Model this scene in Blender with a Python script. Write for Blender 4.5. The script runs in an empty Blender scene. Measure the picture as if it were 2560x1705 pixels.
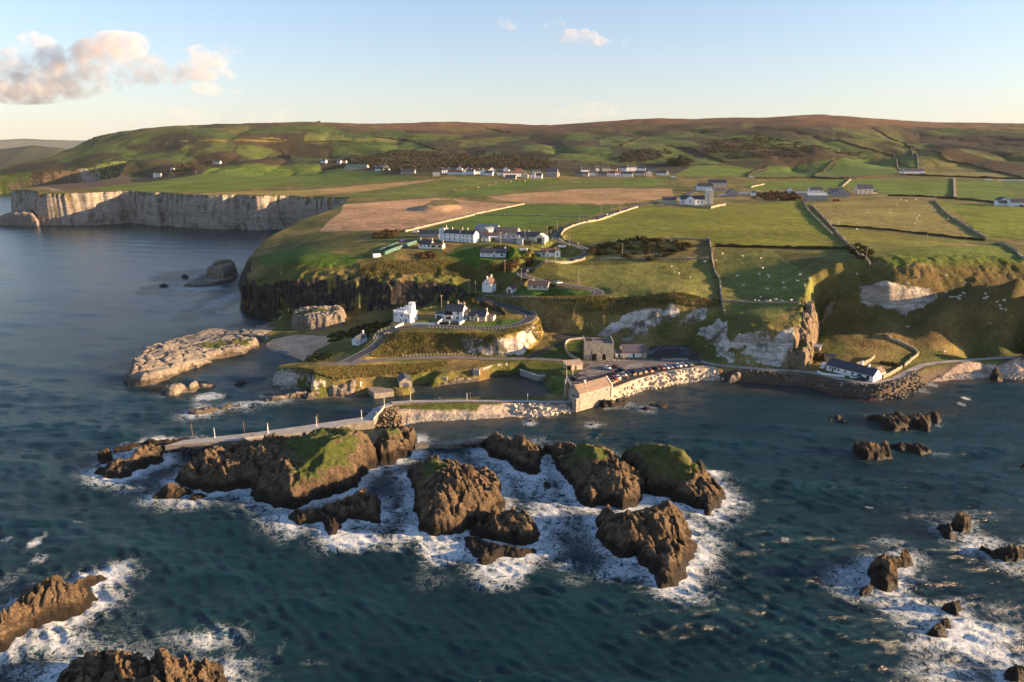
import bpy, bmesh, math, random
import numpy as np
from mathutils import Vector, Matrix, noise as mnoise

R = math.radians
random.seed(7)
scn = bpy.context.scene
COL = scn.collection

# ------------------------------------------------------------------ camera, sky, sun, exposure
CAM_H = 100.0
PITCH = R(15.3)
FPX = 1707.0                      # focal length in units of the 2560 px wide frame
cam_d = bpy.data.cameras.new('camera')
cam_d.sensor_width = 36.0
cam_d.lens = 36.0 * FPX / 2560.0
cam_d.clip_start = 1.0
cam_d.clip_end = 200000.0
cam = bpy.data.objects.new('camera', cam_d)
cam.location = (0, 0, CAM_H)
cam.rotation_euler = (R(90) - PITCH, 0, 0)
COL.objects.link(cam)
scn.camera = cam

SUN_AZ = R(95.0)                  # clockwise from the view direction (+Y)
SUN_EL = R(10.5)
world = bpy.data.worlds.new('World')
scn.world = world
world.use_nodes = True
wn = world.node_tree.nodes; wl = world.node_tree.links
bg = wn['Background']
sky = wn.new('ShaderNodeTexSky')
sky.sky_type = 'NISHITA'
sky.sun_disc = False
sky.sun_elevation = SUN_EL
sky.sun_rotation = SUN_AZ
sky.altitude = 0
sky.air_density = 1.0
sky.dust_density = 0.5
sky.ozone_density = 2.6
tint = wn.new('ShaderNodeMix'); tint.data_type = 'RGBA'; tint.blend_type = 'MULTIPLY'
tint.inputs[0].default_value = 1.0; tint.inputs[7].default_value = (1.02, .96, 1.0, 1)
wl.new(sky.outputs[0], tint.inputs[6])
# thin sea haze paling the lower sky all the way round
tc = wn.new('ShaderNodeTexCoord'); sx = wn.new('ShaderNodeSeparateXYZ'); wl.new(tc.outputs['Generated'], sx.inputs[0])
m1 = wn.new('ShaderNodeMath'); m1.operation = 'ABSOLUTE'; wl.new(sx.outputs[2], m1.inputs[0])
m2 = wn.new('ShaderNodeMath'); m2.operation = 'MULTIPLY'; wl.new(m1.outputs[0], m2.inputs[0]); m2.inputs[1].default_value = -7.0
m3 = wn.new('ShaderNodeMath'); m3.operation = 'EXPONENT'; wl.new(m2.outputs[0], m3.inputs[0])
m4 = wn.new('ShaderNodeMath'); m4.operation = 'MULTIPLY'; wl.new(m3.outputs[0], m4.inputs[0]); m4.inputs[1].default_value = .74
veil = wn.new('ShaderNodeMix'); veil.data_type = 'RGBA'; wl.new(m4.outputs[0], veil.inputs[0]); wl.new(tint.outputs[2], veil.inputs[6])
veil.inputs[7].default_value = (2.62, 2.34, 2.24, 1)
wl.new(veil.outputs[2], bg.inputs[0])
bg.inputs[1].default_value = 0.087

sun_d = bpy.data.lights.new('sun', 'SUN')
sun_d.energy = 5.0
sun_d.angle = R(0.6)
sun_d.color = (1.0, 0.68, 0.38)
sun = bpy.data.objects.new('sun', sun_d)
to_sun = Vector((math.sin(SUN_AZ) * math.cos(SUN_EL), math.cos(SUN_AZ) * math.cos(SUN_EL), math.sin(SUN_EL)))
sun.rotation_euler = to_sun.to_track_quat('Z', 'Y').to_euler()
sun.location = (0, 0, 500)
COL.objects.link(sun)

vs = scn.view_settings
vs.view_transform = 'Standard'
vs.look = 'None'
vs.gamma = 1.0
vs.use_curve_mapping = False
vs.exposure = 1.74
scn.cycles.use_denoising = True
scn.cycles.max_bounces = 5
scn.cycles.diffuse_bounces = 2
scn.cycles.glossy_bounces = 2
scn.cycles.transmission_bounces = 2
scn.cycles.volume_bounces = 3
scn.cycles.sample_clamp_indirect = 4.0

# ------------------------------------------------------------------ picture measurements -> places
CT, ST = math.cos(PITCH), math.sin(PITCH)
ZOOM = {'n': (0, 0, 1), 'F': (0, 0, .9195), 1: (900, 540, 3.92), 2: (1300, 740, 3.92), 3: (660, 780, 3.92),
        4: (1800, 660, 3.0987), 5: (0, 260, 2.944), 6: (760, 280, 2.944), 7: (1500, 280, 2.2217),
        8: (200, 1000, 2.617), 9: (960, 1040, 2.617), 10: (0, 1300, 2.617), 11: (1860, 950, 2.077),
        12: (300, 780, 4.71), 13: (1380, 820, 5.8875), 14: (950, 700, 5.8875), 15: (1000, 540, 5.8875),
        16: (1640, 430, 5.8875), 17: (1080, 400, 7.36), 18: (1400, 400, 7.36), 19: (2020, 860, 8.41), 20: (1960, 440, 9.06),
        21: (760, 380, 8.41), 22: (1200, 540, 9.06), 23: (920, 560, 11.775), 24: (2240, 400, 7.36), 25: (860, 800, 7.84)}
def zc(k, x, y):
    a, b, s = ZOOM[k]
    return a + x / s, b + y / s
def ray(px, py):
    dx = (px - 1280.0) / FPX; dy = (852.5 - py) / FPX
    return dx, CT + dy * ST, -ST + dy * CT
def at(px, py, z=0.0):
    """world x,y of the point at height z seen at this place of the photograph"""
    d = ray(px, py)
    t = (z - CAM_H) / d[2]
    return d[0] * t, d[1] * t
def A(k, x, y, z=0.0):
    return at(*zc(k, x, y), z)

# ------------------------------------------------------------------ numpy noise
def _hash(ix, iy, seed):
    h = (ix.astype(np.int64) * 374761393 + iy.astype(np.int64) * 668265263 + seed * 1442695041) & 0xFFFFFFFF
    h = ((h ^ (h >> 13)) * 1274126177) & 0xFFFFFFFF
    h = h ^ (h >> 16)
    return (h & 0xFFFFFF).astype(np.float64) / 0xFFFFFF
def vnoise(x, y, seed=0):
    x = np.asarray(x, float); y = np.asarray(y, float)
    ix = np.floor(x); iy = np.floor(y)
    fx = x - ix; fy = y - iy
    fx = fx * fx * fx * (fx * (fx * 6 - 15) + 10); fy = fy * fy * fy * (fy * (fy * 6 - 15) + 10)
    a = _hash(ix, iy, seed); b = _hash(ix + 1, iy, seed); c = _hash(ix, iy + 1, seed); d = _hash(ix + 1, iy + 1, seed)
    return (a + (b - a) * fx) * (1 - fy) + (c + (d - c) * fx) * fy
def fbm(x, y, octv=4, seed=0, gain=.5, ridged=False):
    s = np.zeros_like(np.asarray(x, float)); a = 1.0; n = 0.0
    c, sn = math.cos(.7), math.sin(.7)
    for o in range(octv):
        v = vnoise(x, y, seed + o * 17)
        if ridged: v = 1 - np.abs(2 * v - 1)
        s += a * v; n += a; a *= gain
        x, y = (c * x - sn * y) * 2.03 + 7.1, (sn * x + c * y) * 2.03 + 3.7
    return s / n
def sstep(a, b, x):
    t = np.clip((x - a) / (b - a), 0, 1)
    return t * t * (3 - 2 * t)

# ------------------------------------------------------------------ mesh helpers
def link(o, parent=None):
    COL.objects.link(o)
    if parent is not None: o.parent = parent
    return o
def tag(o, label=None, cat=None, group=None, kind=None):
    if label: o['label'] = label
    if cat: o['category'] = cat
    if group: o['group'] = group
    if kind: o['kind'] = kind
    return o
def grid_mesh(name, V, nr, nc, mask=None, smooth=True):
    """V: (nr*nc,3) array; mask: per-face bool (nr-1,nc-1)"""
    idx = np.arange(nr * nc).reshape(nr, nc)
    q = np.stack([idx[:-1, :-1], idx[:-1, 1:], idx[1:, 1:], idx[1:, :-1]], -1).reshape(-1, 4)
    if mask is not None: q = q[mask.reshape(-1)]
    used = np.zeros(nr * nc, bool); used[q.reshape(-1)] = True
    remap = np.cumsum(used) - 1
    q = remap[q]
    me = bpy.data.meshes.new(name)
    nv = int(used.sum()); nf = len(q)
    me.vertices.add(nv); me.loops.add(nf * 4); me.polygons.add(nf)
    me.vertices.foreach_set('co', V[used].astype(np.float32).reshape(-1))
    me.loops.foreach_set('vertex_index', q.astype(np.int32).reshape(-1))
    me.polygons.foreach_set('loop_start', np.arange(0, nf * 4, 4, dtype=np.int32))
    me.polygons.foreach_set('use_smooth', np.full(nf, smooth))
    me.update(calc_edges=True)
    return me, used
def add_attr(me, name, data, typ):
    if typ == 'FLOAT':
        a = me.attributes.new(name, 'FLOAT', 'POINT')
        a.data.foreach_set('value', np.ascontiguousarray(data, np.float32))
    else:
        a = me.attributes.new(name, 'FLOAT_COLOR', 'POINT')
        c = np.ones((len(data), 4), np.float32); c[:, :3] = data
        a.data.foreach_set('color', c.reshape(-1))

# ------------------------------------------------------------------ material helpers
MATS = {}
def new_mat(name):
    m = bpy.data.materials.new(name); m.use_nodes = True
    n = m.node_tree.nodes
    return m, n, m.node_tree.links, n['Principled BSDF']
def _sock(L, node, i, v):
    if hasattr(v, 'is_output'): L.new(v, node.inputs[i])
    else: node.inputs[i].default_value = v
def nmath(N, L, op, a, b=None, c=None, clamp=False):
    n = N.new('ShaderNodeMath'); n.operation = op; n.use_clamp = clamp
    _sock(L, n, 0, a)
    if b is not None: _sock(L, n, 1, b)
    if c is not None: _sock(L, n, 2, c)
    return n.outputs[0]
def nmix(N, L, f, a, b, typ='MIX'):
    n = N.new('ShaderNodeMix'); n.data_type = 'RGBA'; n.blend_type = typ
    _sock(L, n, 0, f)
    for i, v in ((6, a), (7, b)):
        if isinstance(v, tuple): v = (*v[:3], 1.0)
        _sock(L, n, i, v)
    return n.outputs[2]
def nnoise(N, L, vec, scale, detail=3, rough=.55, dist=0, typ=None):
    n = N.new('ShaderNodeTexNoise')
    if typ: n.noise_type = typ
    n.inputs['Scale'].default_value = scale; n.inputs['Detail'].default_value = detail
    n.inputs['Roughness'].default_value = rough; n.inputs['Distortion'].default_value = dist
    if vec is not None: L.new(vec, n.inputs['Vector'])
    return n.outputs[0]
def nvor(N, L, vec, scale, feat='F1', out=0, rnd=1.0):
    n = N.new('ShaderNodeTexVoronoi'); n.feature = feat
    n.inputs['Scale'].default_value = scale
    n.inputs['Randomness'].default_value = rnd
    if vec is not None: L.new(vec, n.inputs['Vector'])
    return n.outputs[out]
def nmap(N, L, v, a, b, c=0.0, d=1.0, smooth=True):
    n = N.new('ShaderNodeMapRange'); n.clamp = True
    if smooth: n.interpolation_type = 'SMOOTHSTEP'
    _sock(L, n, 0, v)
    for i, k in ((1, a), (2, b), (3, c), (4, d)): _sock(L, n, i, k)
    return n.outputs[0]
def nattr(N, name, out='Fac'):
    n = N.new('ShaderNodeAttribute'); n.attribute_name = name
    return n.outputs[out]
def npos(N): return N.new('ShaderNodeNewGeometry').outputs['Position']
def nscale(N, L, vec, s):
    n = N.new('ShaderNodeMapping'); n.inputs['Scale'].default_value = s
    L.new(vec, n.inputs['Vector']); return n.outputs[0]
def nbump(N, L, h, strength, dist, normal=None):
    n = N.new('ShaderNodeBump'); n.inputs['Strength'].default_value = strength; n.inputs['Distance'].default_value = dist
    L.new(h, n.inputs['Height'])
    if normal is not None: L.new(normal, n.inputs['Normal'])
    return n.outputs[0]
def sepz(N, L, vec):
    n = N.new('ShaderNodeSeparateXYZ'); L.new(vec, n.inputs[0]); return n.outputs

def simple_mat(name, col, rough=.85, var=.25, scale=1.2, spec=.3, metal=0.0, bump=0.0):
    """painted/solid material with uneven tone and a little relief"""
    if name in MATS: return MATS[name]
    m, N, L, b = new_mat(name)
    p = npos(N)
    n1 = nnoise(N, L, p, scale, 4, .6)
    f = nmap(N, L, n1, .25, .75, 1 - var, 1 + var * .6)
    mul = N.new('ShaderNodeVectorMath'); mul.operation = 'SCALE'
    mul.inputs[0].default_value = col[:3]; L.new(f, mul.inputs['Scale'])
    L.new(mul.outputs[0], b.inputs['Base Color'])
    b.inputs['Roughness'].default_value = rough
    b.inputs['Specular IOR Level'].default_value = spec
    b.inputs['Metallic'].default_value = metal
    if bump:
        L.new(nbump(N, L, nnoise(N, L, p, scale * 4, 3), .6, bump), b.inputs['Normal'])
    MATS[name] = m
    return m
# ------------------------------------------------------------------ terrain heights
def rbf(pts, c=.004):
    """pts: (x,y,z) world -> function; interpolation in (bearing, log distance)"""
    P = np.array(pts, float)
    q = np.stack([P[:, 0] / P[:, 1], np.log(P[:, 1])], 1)
    D = np.sqrt(((q[:, None] - q[None]) ** 2).sum(-1) + c * c)
    n = len(P)
    M = np.zeros((n + 3, n + 3)); M[:n, :n] = D + np.eye(n) * 1e-4
    M[:n, n] = 1; M[:n, n + 1:] = q; M[n, :n] = 1; M[n + 1:, :n] = q.T
    w = np.linalg.solve(M, np.concatenate([P[:, 2], [0, 0, 0]]))
    def f(u, v):
        out = w[n] + w[n + 1] * u + w[n + 2] * v
        for i in range(n):
            out = out + w[i] * np.sqrt((u - q[i, 0]) ** 2 + (v - q[i, 1]) ** 2 + c * c)
        return out
    return f
def npts(lst):
    return [(*at(x, y, z), z) for x, y, z in lst]
def dpts(lst):
    """(px, py, distance): height follows from the distance"""
    o = []
    for x, y, D in lst:
        d = ray(x, y); t = D / d[1]
        o.append((d[0] * t, D, CAM_H + d[2] * t))
    return o
def sd_poly(X, Y, poly):
    """signed distance (inside +), nearest-edge width; poly rows x,y,w"""
    P = np.array(poly, float)
    best = np.full(X.shape, 1e18); W = np.zeros(X.shape); ins = np.zeros(X.shape, bool)
    n = len(P)
    for i in range(n):
        x0, y0, w0 = P[i]; x1, y1, w1 = P[(i + 1) % n]
        dx, dy = x1 - x0, y1 - y0
        L2 = dx * dx + dy * dy + 1e-9
        t = np.clip(((X - x0) * dx + (Y - y0) * dy) / L2, 0, 1)
        d2 = (X - x0 - t * dx) ** 2 + (Y - y0 - t * dy) ** 2
        m = d2 < best
        best = np.where(m, d2, best); W = np.where(m, w0 + (w1 - w0) * t, W)
        if dy != 0:
            c = ((Y >= y0) != (Y >= y1)) & (X < x0 + (Y - y0) / dy * dx)
            ins ^= c
    d = np.sqrt(best)
    return np.where(ins, d, -d), W
def in_poly(X, Y, P):
    ins = np.zeros(X.shape, bool); n = len(P)
    for i in range(n):
        x0, y0 = P[i][:2]; x1, y1 = P[(i + 1) % n][:2]
        if y1 == y0: continue
        ins ^= ((Y >= y0) != (Y >= y1)) & (X < x0 + (Y - y0) / (y1 - y0) * (x1 - x0))
    return ins

# grid of the land sheet: rows in distance, columns in bearing
rows = [200.0]
while rows[-1] < 7500:
    y = rows[-1]
    k = .0042 if y < 285 else .0024 if y < 480 else .0040 if y < 1150 else .0062 if y < 2400 else .012
    rows.append(y * (1 + k))
rows = np.array(rows); NR = len(rows)
NC = 960
cols = np.linspace(-1.02, 1.02, NC)
GX = (cols[None, :] * rows[:, None]); GY = np.repeat(rows[:, None], NC, 1)
GU = np.repeat(cols[None, :], NR, 0); GV = np.log(GY)

U_PTS = npts([
    # headland and cliff lip on the left
    (620, 695, 20), (700, 690, 25), (820, 688, 27), (960, 675, 30), (1100, 668, 31), (1220, 690, 26), (1170, 700, 24),
    (660, 655, 27), (740, 650, 33), (850, 640, 35), (652, 596, 30), (700, 585, 33), (761, 567, 37), (805, 556, 40), (620, 640, 22),
    (960, 640, 36), (1040, 640, 36), (1150, 608, 41), (1233, 648, 36), (1372, 650, 35), (1080, 620, 39), (1300, 612, 40),
    (1000, 530, 43), (1100, 515, 44), (900, 560, 41), (1200, 560, 43), (1400, 545, 44), (860, 492, 46),
    # winding road
    (1215, 728, 20), (1290, 732, 21), (1345, 718, 24), (1195, 748, 17.5), (1400, 746, 23), (1510, 735, 25), (1480, 715, 26), (1305, 685, 29), (1400, 640, 34),
    (1440, 620, 37), (1400, 590, 41), (1470, 545, 44), (1585, 518, 47), (1735, 514, 46),
    # fields right of the road
    (1600, 750, 24), (1500, 760, 22), (1440, 765, 21), (1700, 765, 22.5), (1790, 765, 22.5), (1650, 690, 30), (1800, 700, 29), (1550, 650, 35), (1780, 620, 41),
    (1600, 600, 43), (1900, 640, 39), (1900, 740, 26), (1840, 790, 21), (1913, 802, 22), (1990, 802, 22), (2000, 840, 19), (2022, 734, 30), (2081, 689, 37),
    (2000, 660, 38), (1700, 800, 16), (1640, 790, 18), (1560, 790, 17),
    (2120, 668, 41), (2200, 668, 42), (2300, 668, 42), (2430, 672, 41), (2560, 675, 40),
    (2100, 620, 43), (2300, 625, 45), (2500, 640, 43), (2250, 600, 43.5), (2400, 600, 44), (2560, 600, 44),
    (2000, 560, 46), (2300, 550, 47), (2560, 540, 48), (1900, 520, 47), (2150, 500, 49), (2400, 500, 49),
    (1800, 475, 51), (2050, 480, 51), (2300, 470, 53), (2560, 470, 53), (1600, 480, 50), (1400, 490, 48),
    # larry head and fields behind it
    (90, 474, 48), (200, 470, 48), (300, 474, 47.5), (420, 480, 47), (540, 488, 46), (640, 489, 46), (760, 489, 45), (820, 495, 45),
    (330, 462, 50), (500, 440, 57), (700, 430, 60), (560, 420, 64), (760, 415, 66), (900, 440, 60), (900, 465, 52),
    (1150, 446, 61), (1300, 446, 61), (1500, 442, 62), (1650, 438, 64), (1150, 470, 52), (1300, 470, 51), (1500, 455, 57),
    (1850, 440, 62), (2100, 440, 62), (2280, 432, 66), (2500, 430, 66), (1750, 420, 72), (2000, 415, 73),
    (1700, 400, 86), (2200, 405, 80), (2400, 415, 74),
    (1150, 425, 72), (1400, 420, 74), (1000, 425, 70), (850, 408, 78),
])
U_PTS += dpts([
    # shaded far slopes and the skyline
    (20, 440, 1800), (110, 434, 1760), (250, 432, 1755), (330, 436, 1760), (60, 415, 1950), (160, 405, 1980), (200, 378, 2150), (230, 352, 2350), (300, 326, 2450),
    (340, 400, 1850), (420, 318, 2500), (540, 315, 2550), (650, 313, 2600), (800, 307, 2700), (450, 360, 2150), (450, 405, 1780), (600, 400, 1850), (600, 350, 2250),
    (900, 385, 1950), (900, 345, 2450), (1000, 309, 3100), (1150, 305, 3200), (1300, 311, 3200), (1440, 311, 3200), (1200, 385, 1950), (1150, 350, 2500),
    (1450, 380, 1850), (1500, 340, 2450), (1600, 295, 2900), (1750, 299, 2950), (1850, 296, 2950), (2050, 287, 2900), (2150, 294, 2800),
    (2300, 311, 2700), (2400, 317, 2600), (2560, 317, 2500), (1800, 350, 2100), (1950, 322, 2250), (1850, 322, 2350), (1700, 330, 2350), (2050, 365, 1800), (2200, 340, 2150),
    (2350, 370, 1750), (2500, 365, 1800), (2500, 335, 2150), (1250, 330, 2800), (850, 325, 2550), (700, 380, 2000), (1650, 370, 1950),
    (1300, 400, 1750), (1050, 400, 1700),
])
for (u, D, z) in [(1.0, 3000, 230), (0, 4500, 190), (-.5, 4500, 120), (.5, 4500, 210), (-.6, 3400, 150), (0, 7000, 120), (-.8, 7000, 60), (.8, 7000, 150),
                  (1.0, 600, 47), (1.0, 900, 55), (1.0, 420, 42), (.95, 1500, 80), (-.3, 3800, 200), (.3, 3800, 235)]:
    U_PTS.append((u * D, D, z))

UP = [(-1500, 9000, 80), (-1450, 3400, 100), (-1520, 2600, 90), (-1500, 2350, 70), (-1440, 2150, 60), (-1455, 1990, 40), (-1470, 1850, 30), (-1400, 1760, 30), (*at(0, 485), 30), (*at(110, 484), 14), (*at(250, 482), 12), (*at(330, 479), 12),
      (-960, 1620, 20), (-900, 1400, 15), (-845, 1200, 12), (-790, 1080, 12), (*at(45, 558), 26), (*at(92, 566), 9), (*at(200, 563), 6), (*at(300, 561), 6),
      (*at(400, 566), 6), (*at(500, 571), 7), (*at(580, 574), 8), (*at(645, 578), 8), (*at(720, 565, 5), 9), (-262, 915, 10), (-225, 900, 12), (-215, 780, 20), (-225, 660, 22),
      (-232, 590, 22), (-222, 530, 16), (-196, 480, 10), (*at(590, 775), 6), (*at(640, 794), 6), (*at(700, 802), 7), (-118, 410, 9), (-78, 402, 10), (-45, 404, 10), (-24, 401, 8),
      (*at(1245, 753, 18), 5), (*at(1300, 765, 16), 7), (*at(1360, 786, 12), 12), (*at(1378, 812, 9), 16), (*at(1400, 838, 7.5), 13), (*at(1460, 838, 7), 13), (*at(1520, 846, 6.5), 16),
      (*at(1570, 853, 6), 18), (*at(1640, 862, 5.5), 20), (*at(1740, 872, 5), 20), (*at(1782, 888, 5), 12), (*at(1800, 908, 4.5), 14), (*at(1870, 915, 4.5), 15), (*at(1950, 919, 4.5), 10),
      (*at(2006, 922, 4.5), 7), (*at(2018, 900, 5), 6), (*at(2026, 865, 7), 6), (*at(2036, 825, 11), 6), (*at(2050, 780, 16), 7), (*at(2070, 735, 26), 8), (*at(2090, 702, 33), 9),
      (*at(2130, 690, 36), 16), (*at(2200, 688, 37), 18), (*at(2320, 692, 37), 20), (*at(2430, 700, 35), 24), (*at(2560, 705, 34), 26), (*at(2750, 715, 33), 28), (*at(3000, 725, 33), 30), (700, 470, 40), (9000, 900, 60), (9000, 9000, 60)]

LOW_PTS = npts([(1500, 905, 4.5), (1650, 880, 5), (1600, 930, 4.5), (1400, 960, 4), (1480, 1000, 4), (1330, 928, 2.4), (1250, 905, 5), (1178, 889, 5.5), (1027, 890, 6), (915, 900, 7),
                (860, 905, 7), (800, 915, 8), (720, 930, 8), (700, 940, 7), (1000, 940, 4), (985, 965, 2.4), (1100, 940, 4), (1200, 935, 5), (1350, 880, 5), (1390, 845, 6.5), (1440, 850, 6.5), (1800, 925, 4.5),
                (1950, 935, 4.5), (2100, 950, 4.5), (2180, 965, 4.5), (2260, 960, 4.5), (2300, 910, 5), (2400, 895, 5), (2560, 885, 5.5), (2050, 900, 6), (2100, 880, 7.5), (2150, 892, 7),
                (2250, 870, 8.5), (2300, 850, 11), (2220, 825, 14), (2170, 795, 17), (2260, 793, 18), (2110, 800, 14), (2070, 840, 10), (2060, 790, 15), (2085, 750, 23), (2120, 720, 28), (2200, 706, 33), (2320, 713, 32), (2440, 722, 31), (2560, 728, 31),
                (2335, 795, 20), (2290, 810, 15), (2380, 835, 13), (2450, 790, 21), (2560, 785, 22), (2400, 760, 26), (2350, 745, 26), (2450, 850, 10), (2560, 850, 9), (2750, 850, 9), (2750, 790, 22), (2750, 735, 30), (2750, 900, 5), (1180, 1015, 2.5), (1050, 1022, 2.5), (1300, 1017, 2.6), (1380, 1015, 3.2), (740, 860, 1.6), (700, 855, 1.2), (790, 850, 3), (830, 845, 5), (760, 888, 1.0), (800, 900, 5),
                (890, 862, 6.5), (840, 880, 6), (880, 812, 4.5), (950, 803, 7), (1000, 792, 9), (700, 815, 2), (2330, 930, 3.5), (2480, 915, 4), (2150, 975, 3.5)])

COAST = [(-150, 421, 4), (*at(690, 808), 4), (*at(650, 826), 3), (*at(655, 850), 4), (*at(662, 866), 10), (*at(676, 878), 10), (*at(711, 888), 10), (*at(744, 896), 8), (*at(757, 906), 5),
         (*at(725, 925), 3), (*at(686, 938), 2.5), (*at(679, 966), 2.5), (*at(770, 975), 3), (*at(772, 996), 3), (*at(816, 991), 3), (*at(868, 988), 3), (*at(915, 983), 2), (*at(990, 980), 2), (*at(1018, 977), 3),
         (*at(1028, 964), 4), (*at(1078, 956), 4), (*at(1070, 970), 4), (*at(1127, 961), 4), (*at(1206, 952), 3), (*at(1244, 938), 2), (*at(1300, 930), 1.2), (*at(1348, 951), 1.2), (*at(1358, 950), 1.2),
         (*at(1366, 965), 3), (*at(1389, 990), 3), (*at(1384, 1003), 1), (*at(1300, 1009), 1), (*at(1180, 1007), 1), (*at(1007, 1012), 1), (*at(968, 1022), 1), (*at(935, 1055), 2), (*at(985, 1068), 5), (*at(1006, 1066), 9), (*at(1044, 1055), 10),
         (*at(1170, 1050), 11), (*at(1300, 1043), 9), (*at(1346, 1041), 8), (*at(1430, 1033), 7), (*at(1445, 1024), 5), (*at(1500, 1012), 4), (*at(1555, 995), 5), (*at(1606, 977), 5), (*at(1683, 962), 5),
         (*at(1746, 953), 5), (*at(1810, 950), 5), (*at(1897, 958), 6), (*at(2010, 965), 6), (*at(2090, 984), 7), (*at(2171, 998), 8), (*at(2252, 997), 8), (*at(2300, 974), 8), (*at(2318, 961), 9),
         (*at(2397, 948), 12), (*at(2478, 942), 12), (*at(2560, 948), 12), (*at(2750, 952), 12), (500, 250, 12), (900, 260, 12), (900, 1200, 12), (-140, 1200, 4)]

M_PTS = npts([(1000, 812, 13), (1140, 820, 14), (1240, 826, 14.2), (1300, 818, 14.6), (1338, 795, 15), (1290, 770, 16.2), (1230, 752, 17), (1195, 755, 17.5), (970, 828, 11.8), (945, 845, 10.3), (930, 862, 9.4), (905, 882, 8.2),
              (1205, 800, 14.3), (1085, 800, 13.8), (1100, 775, 14)])
MP = [(*at(886, 890, 7), 2), (*at(905, 864, 8), 2.5), (*at(922, 842, 10), 3), (*at(952, 822, 11), 4), (*at(968, 803, 11), 5), (*at(1000, 783, 12), 5), (*at(1040, 772, 12), 5), (*at(1100, 766, 13), 5), (*at(1150, 755, 16), 5),
      (*at(1172, 735, 17.5), 4), (*at(1300, 740, 20), 4), (*at(1362, 775, 13), 4), (*at(1366, 800, 9), 5), (*at(1352, 842, 7), 5.5), (*at(1312, 886, 5.5), 5.5), (*at(1252, 896, 5), 5), (*at(1178, 888, 5.5), 7),
      (*at(1100, 889, 5.5), 15), (*at(1027, 889, 6), 15), (*at(965, 889, 6.5), 10), (*at(925, 893, 7), 4), (*at(905, 897, 7), 2)]

print('terrain grid', NR, NC)
Uz = rbf(U_PTS, .016)(GU, GV)
near = GY < 560
LOWz = np.zeros_like(Uz); LOWz[near] = rbf(LOW_PTS, .03)(GU[near], GV[near])
Mz = np.zeros_like(Uz); Mz[near] = rbf(M_PTS, .02)(GU[near], GV[near])
LOWz = np.clip(LOWz, .6, 40)
# coast
H = np.full_like(Uz, -8.0)
dn = (fbm(GX / 5, GY / 5, 4, 3) - .5) * 4.0
d, w = sd_poly(GX[near], GY[near], COAST)
d = d + dn[near] * np.clip(w / 5, .15, 1.0)
H[near] = np.where(d > 0, LOWz[near] * sstep(0, 1, d / np.maximum(w, .8)) - .25 * (d < .4), np.maximum(-8, .45 * d - .3))
# headland with the houses
d, w = sd_poly(GX[near], GY[near], MP)
d = d + dn[near] * np.clip((w - 3) / 5, 0, 1)
s = np.clip(d / w, 0, 1)
s = np.where(w > 9, s * .75 + .25 * sstep(0, 1, s), sstep(0, 1, s))
H[near] = np.where(d > 0, np.maximum(H[near], H[near] + (Mz[near] - H[near]) * s), H[near])
MPd = np.full_like(Uz, -99.); MPd[near] = d
# quarry terrace on the right
QP = [(*at(2074, 806, 12), 4), (*at(2112, 790, 15), 4), (*at(2160, 777, 18.5), 4), (*at(2215, 786, 18), 4), (*at(2265, 780, 19), 4), (*at(2325, 757, 24), 7), (*at(2345, 735, 28), 8), (*at(2320, 690, 36), 8), (*at(2100, 690, 34), 8)]
qz = rbf(npts([(2095, 745, 25), (2120, 735, 29), (2180, 722, 32), (2240, 722, 32), (2300, 727, 31), (2200, 700, 36), (2320, 740, 28)]))
dq, wq = sd_poly(GX[near], GY[near], QP)
dq = dq + dn[near] * .5
hq = qz(GU[near], GV[near])
H[near] = np.where(dq > 0, np.maximum(H[near], H[near] + (hq - H[near]) * sstep(0, 1, dq / wq)), H[near])
# upland, cliffs with fins
d, w = sd_poly(GX, GY, UP)
sc = np.clip(GY / 420, 1, 3.2)
fin = (fbm(GX / (11 * sc), GY / (11 * sc), 4, 11, ridged=True) - .55) * 13 * sc * np.where(GY > 700, .42, 1) + (fbm(GX / (38 * sc), GY / (38 * sc), 3, 21) - .5) * 22 * np.clip(sc - .6, .3, 2) * np.where(GY > 700, 1.5, 1) + np.where(GY > 700, (fbm(GX / 13, GY / 13, 4, 24) - .5) * 16, 0)
fin *= np.clip((14 - w) / 7, 0.12, 1) * np.where((GX > -30) & (GY < 470), np.where(GX > 130, .08, .38), 1.0)
dd = d + fin * np.clip((d + 14) / 14, 0, 1) * np.clip((60 * sc - d) / (40 * sc), 0, 1)
s = np.clip(dd / w, 0, 1)
s = .35 * s + .65 * sstep(0, 1, s)
Hup = H + (Uz - H) * s
H = np.where(dd > 0, Hup, H)
UPd = dd; UPw = w
# relief: rough ground everywhere, stronger on the far slopes
amp = np.clip((GY - 900) / 1500, 0, 1)
H += np.where(dd > 0, (fbm(GX / 170, GY / 170, 5, 5) - .5) * 15 * amp * np.clip((GY - 1200) / 400, 0, 1), 0)
gully = fbm(GX / 260 + 3, GY / 420, 4, 31, ridged=True)
H += np.where((dd > 0) & (GY > 1300), -(gully ** 3) * 20 * np.clip((GY - 1300) / 500, 0, 1) * np.clip((2700 - GY) / 500, 0, 1), 0)
rough = (fbm(GX / 3.2, GY / 3.2, 3, 8) - .5)
slope_zone = np.clip(1 - np.abs(dd - w * .5) / (w * .9 + 6), 0, 1)
brow = ((GX < -5) & (GX > -260) & (dd > 0) & (dd < 34) & near)
rough2 = (fbm(GX / 8, GY / 8, 4, 18, ridged=True) - .5)
H += np.where((H > .8) & near, rough * (.18 + 1.9 * slope_zone) + np.where(brow, rough2 * 3.2 * np.clip((34 - dd) / 20, 0, 1), rough2 * slope_zone * 1.2), 0)
hill_r = (GX > 150) & near & (H > 6) & (dd < 4)
H += np.where(hill_r, (fbm(GX / 14, GY / 14, 4, 19) - .5) * 3.0 * np.clip((H - 6) / 8, 0, 1), 0)
d2 = np.full_like(Uz, -99.); d2[near] = MPd[near]
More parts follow.
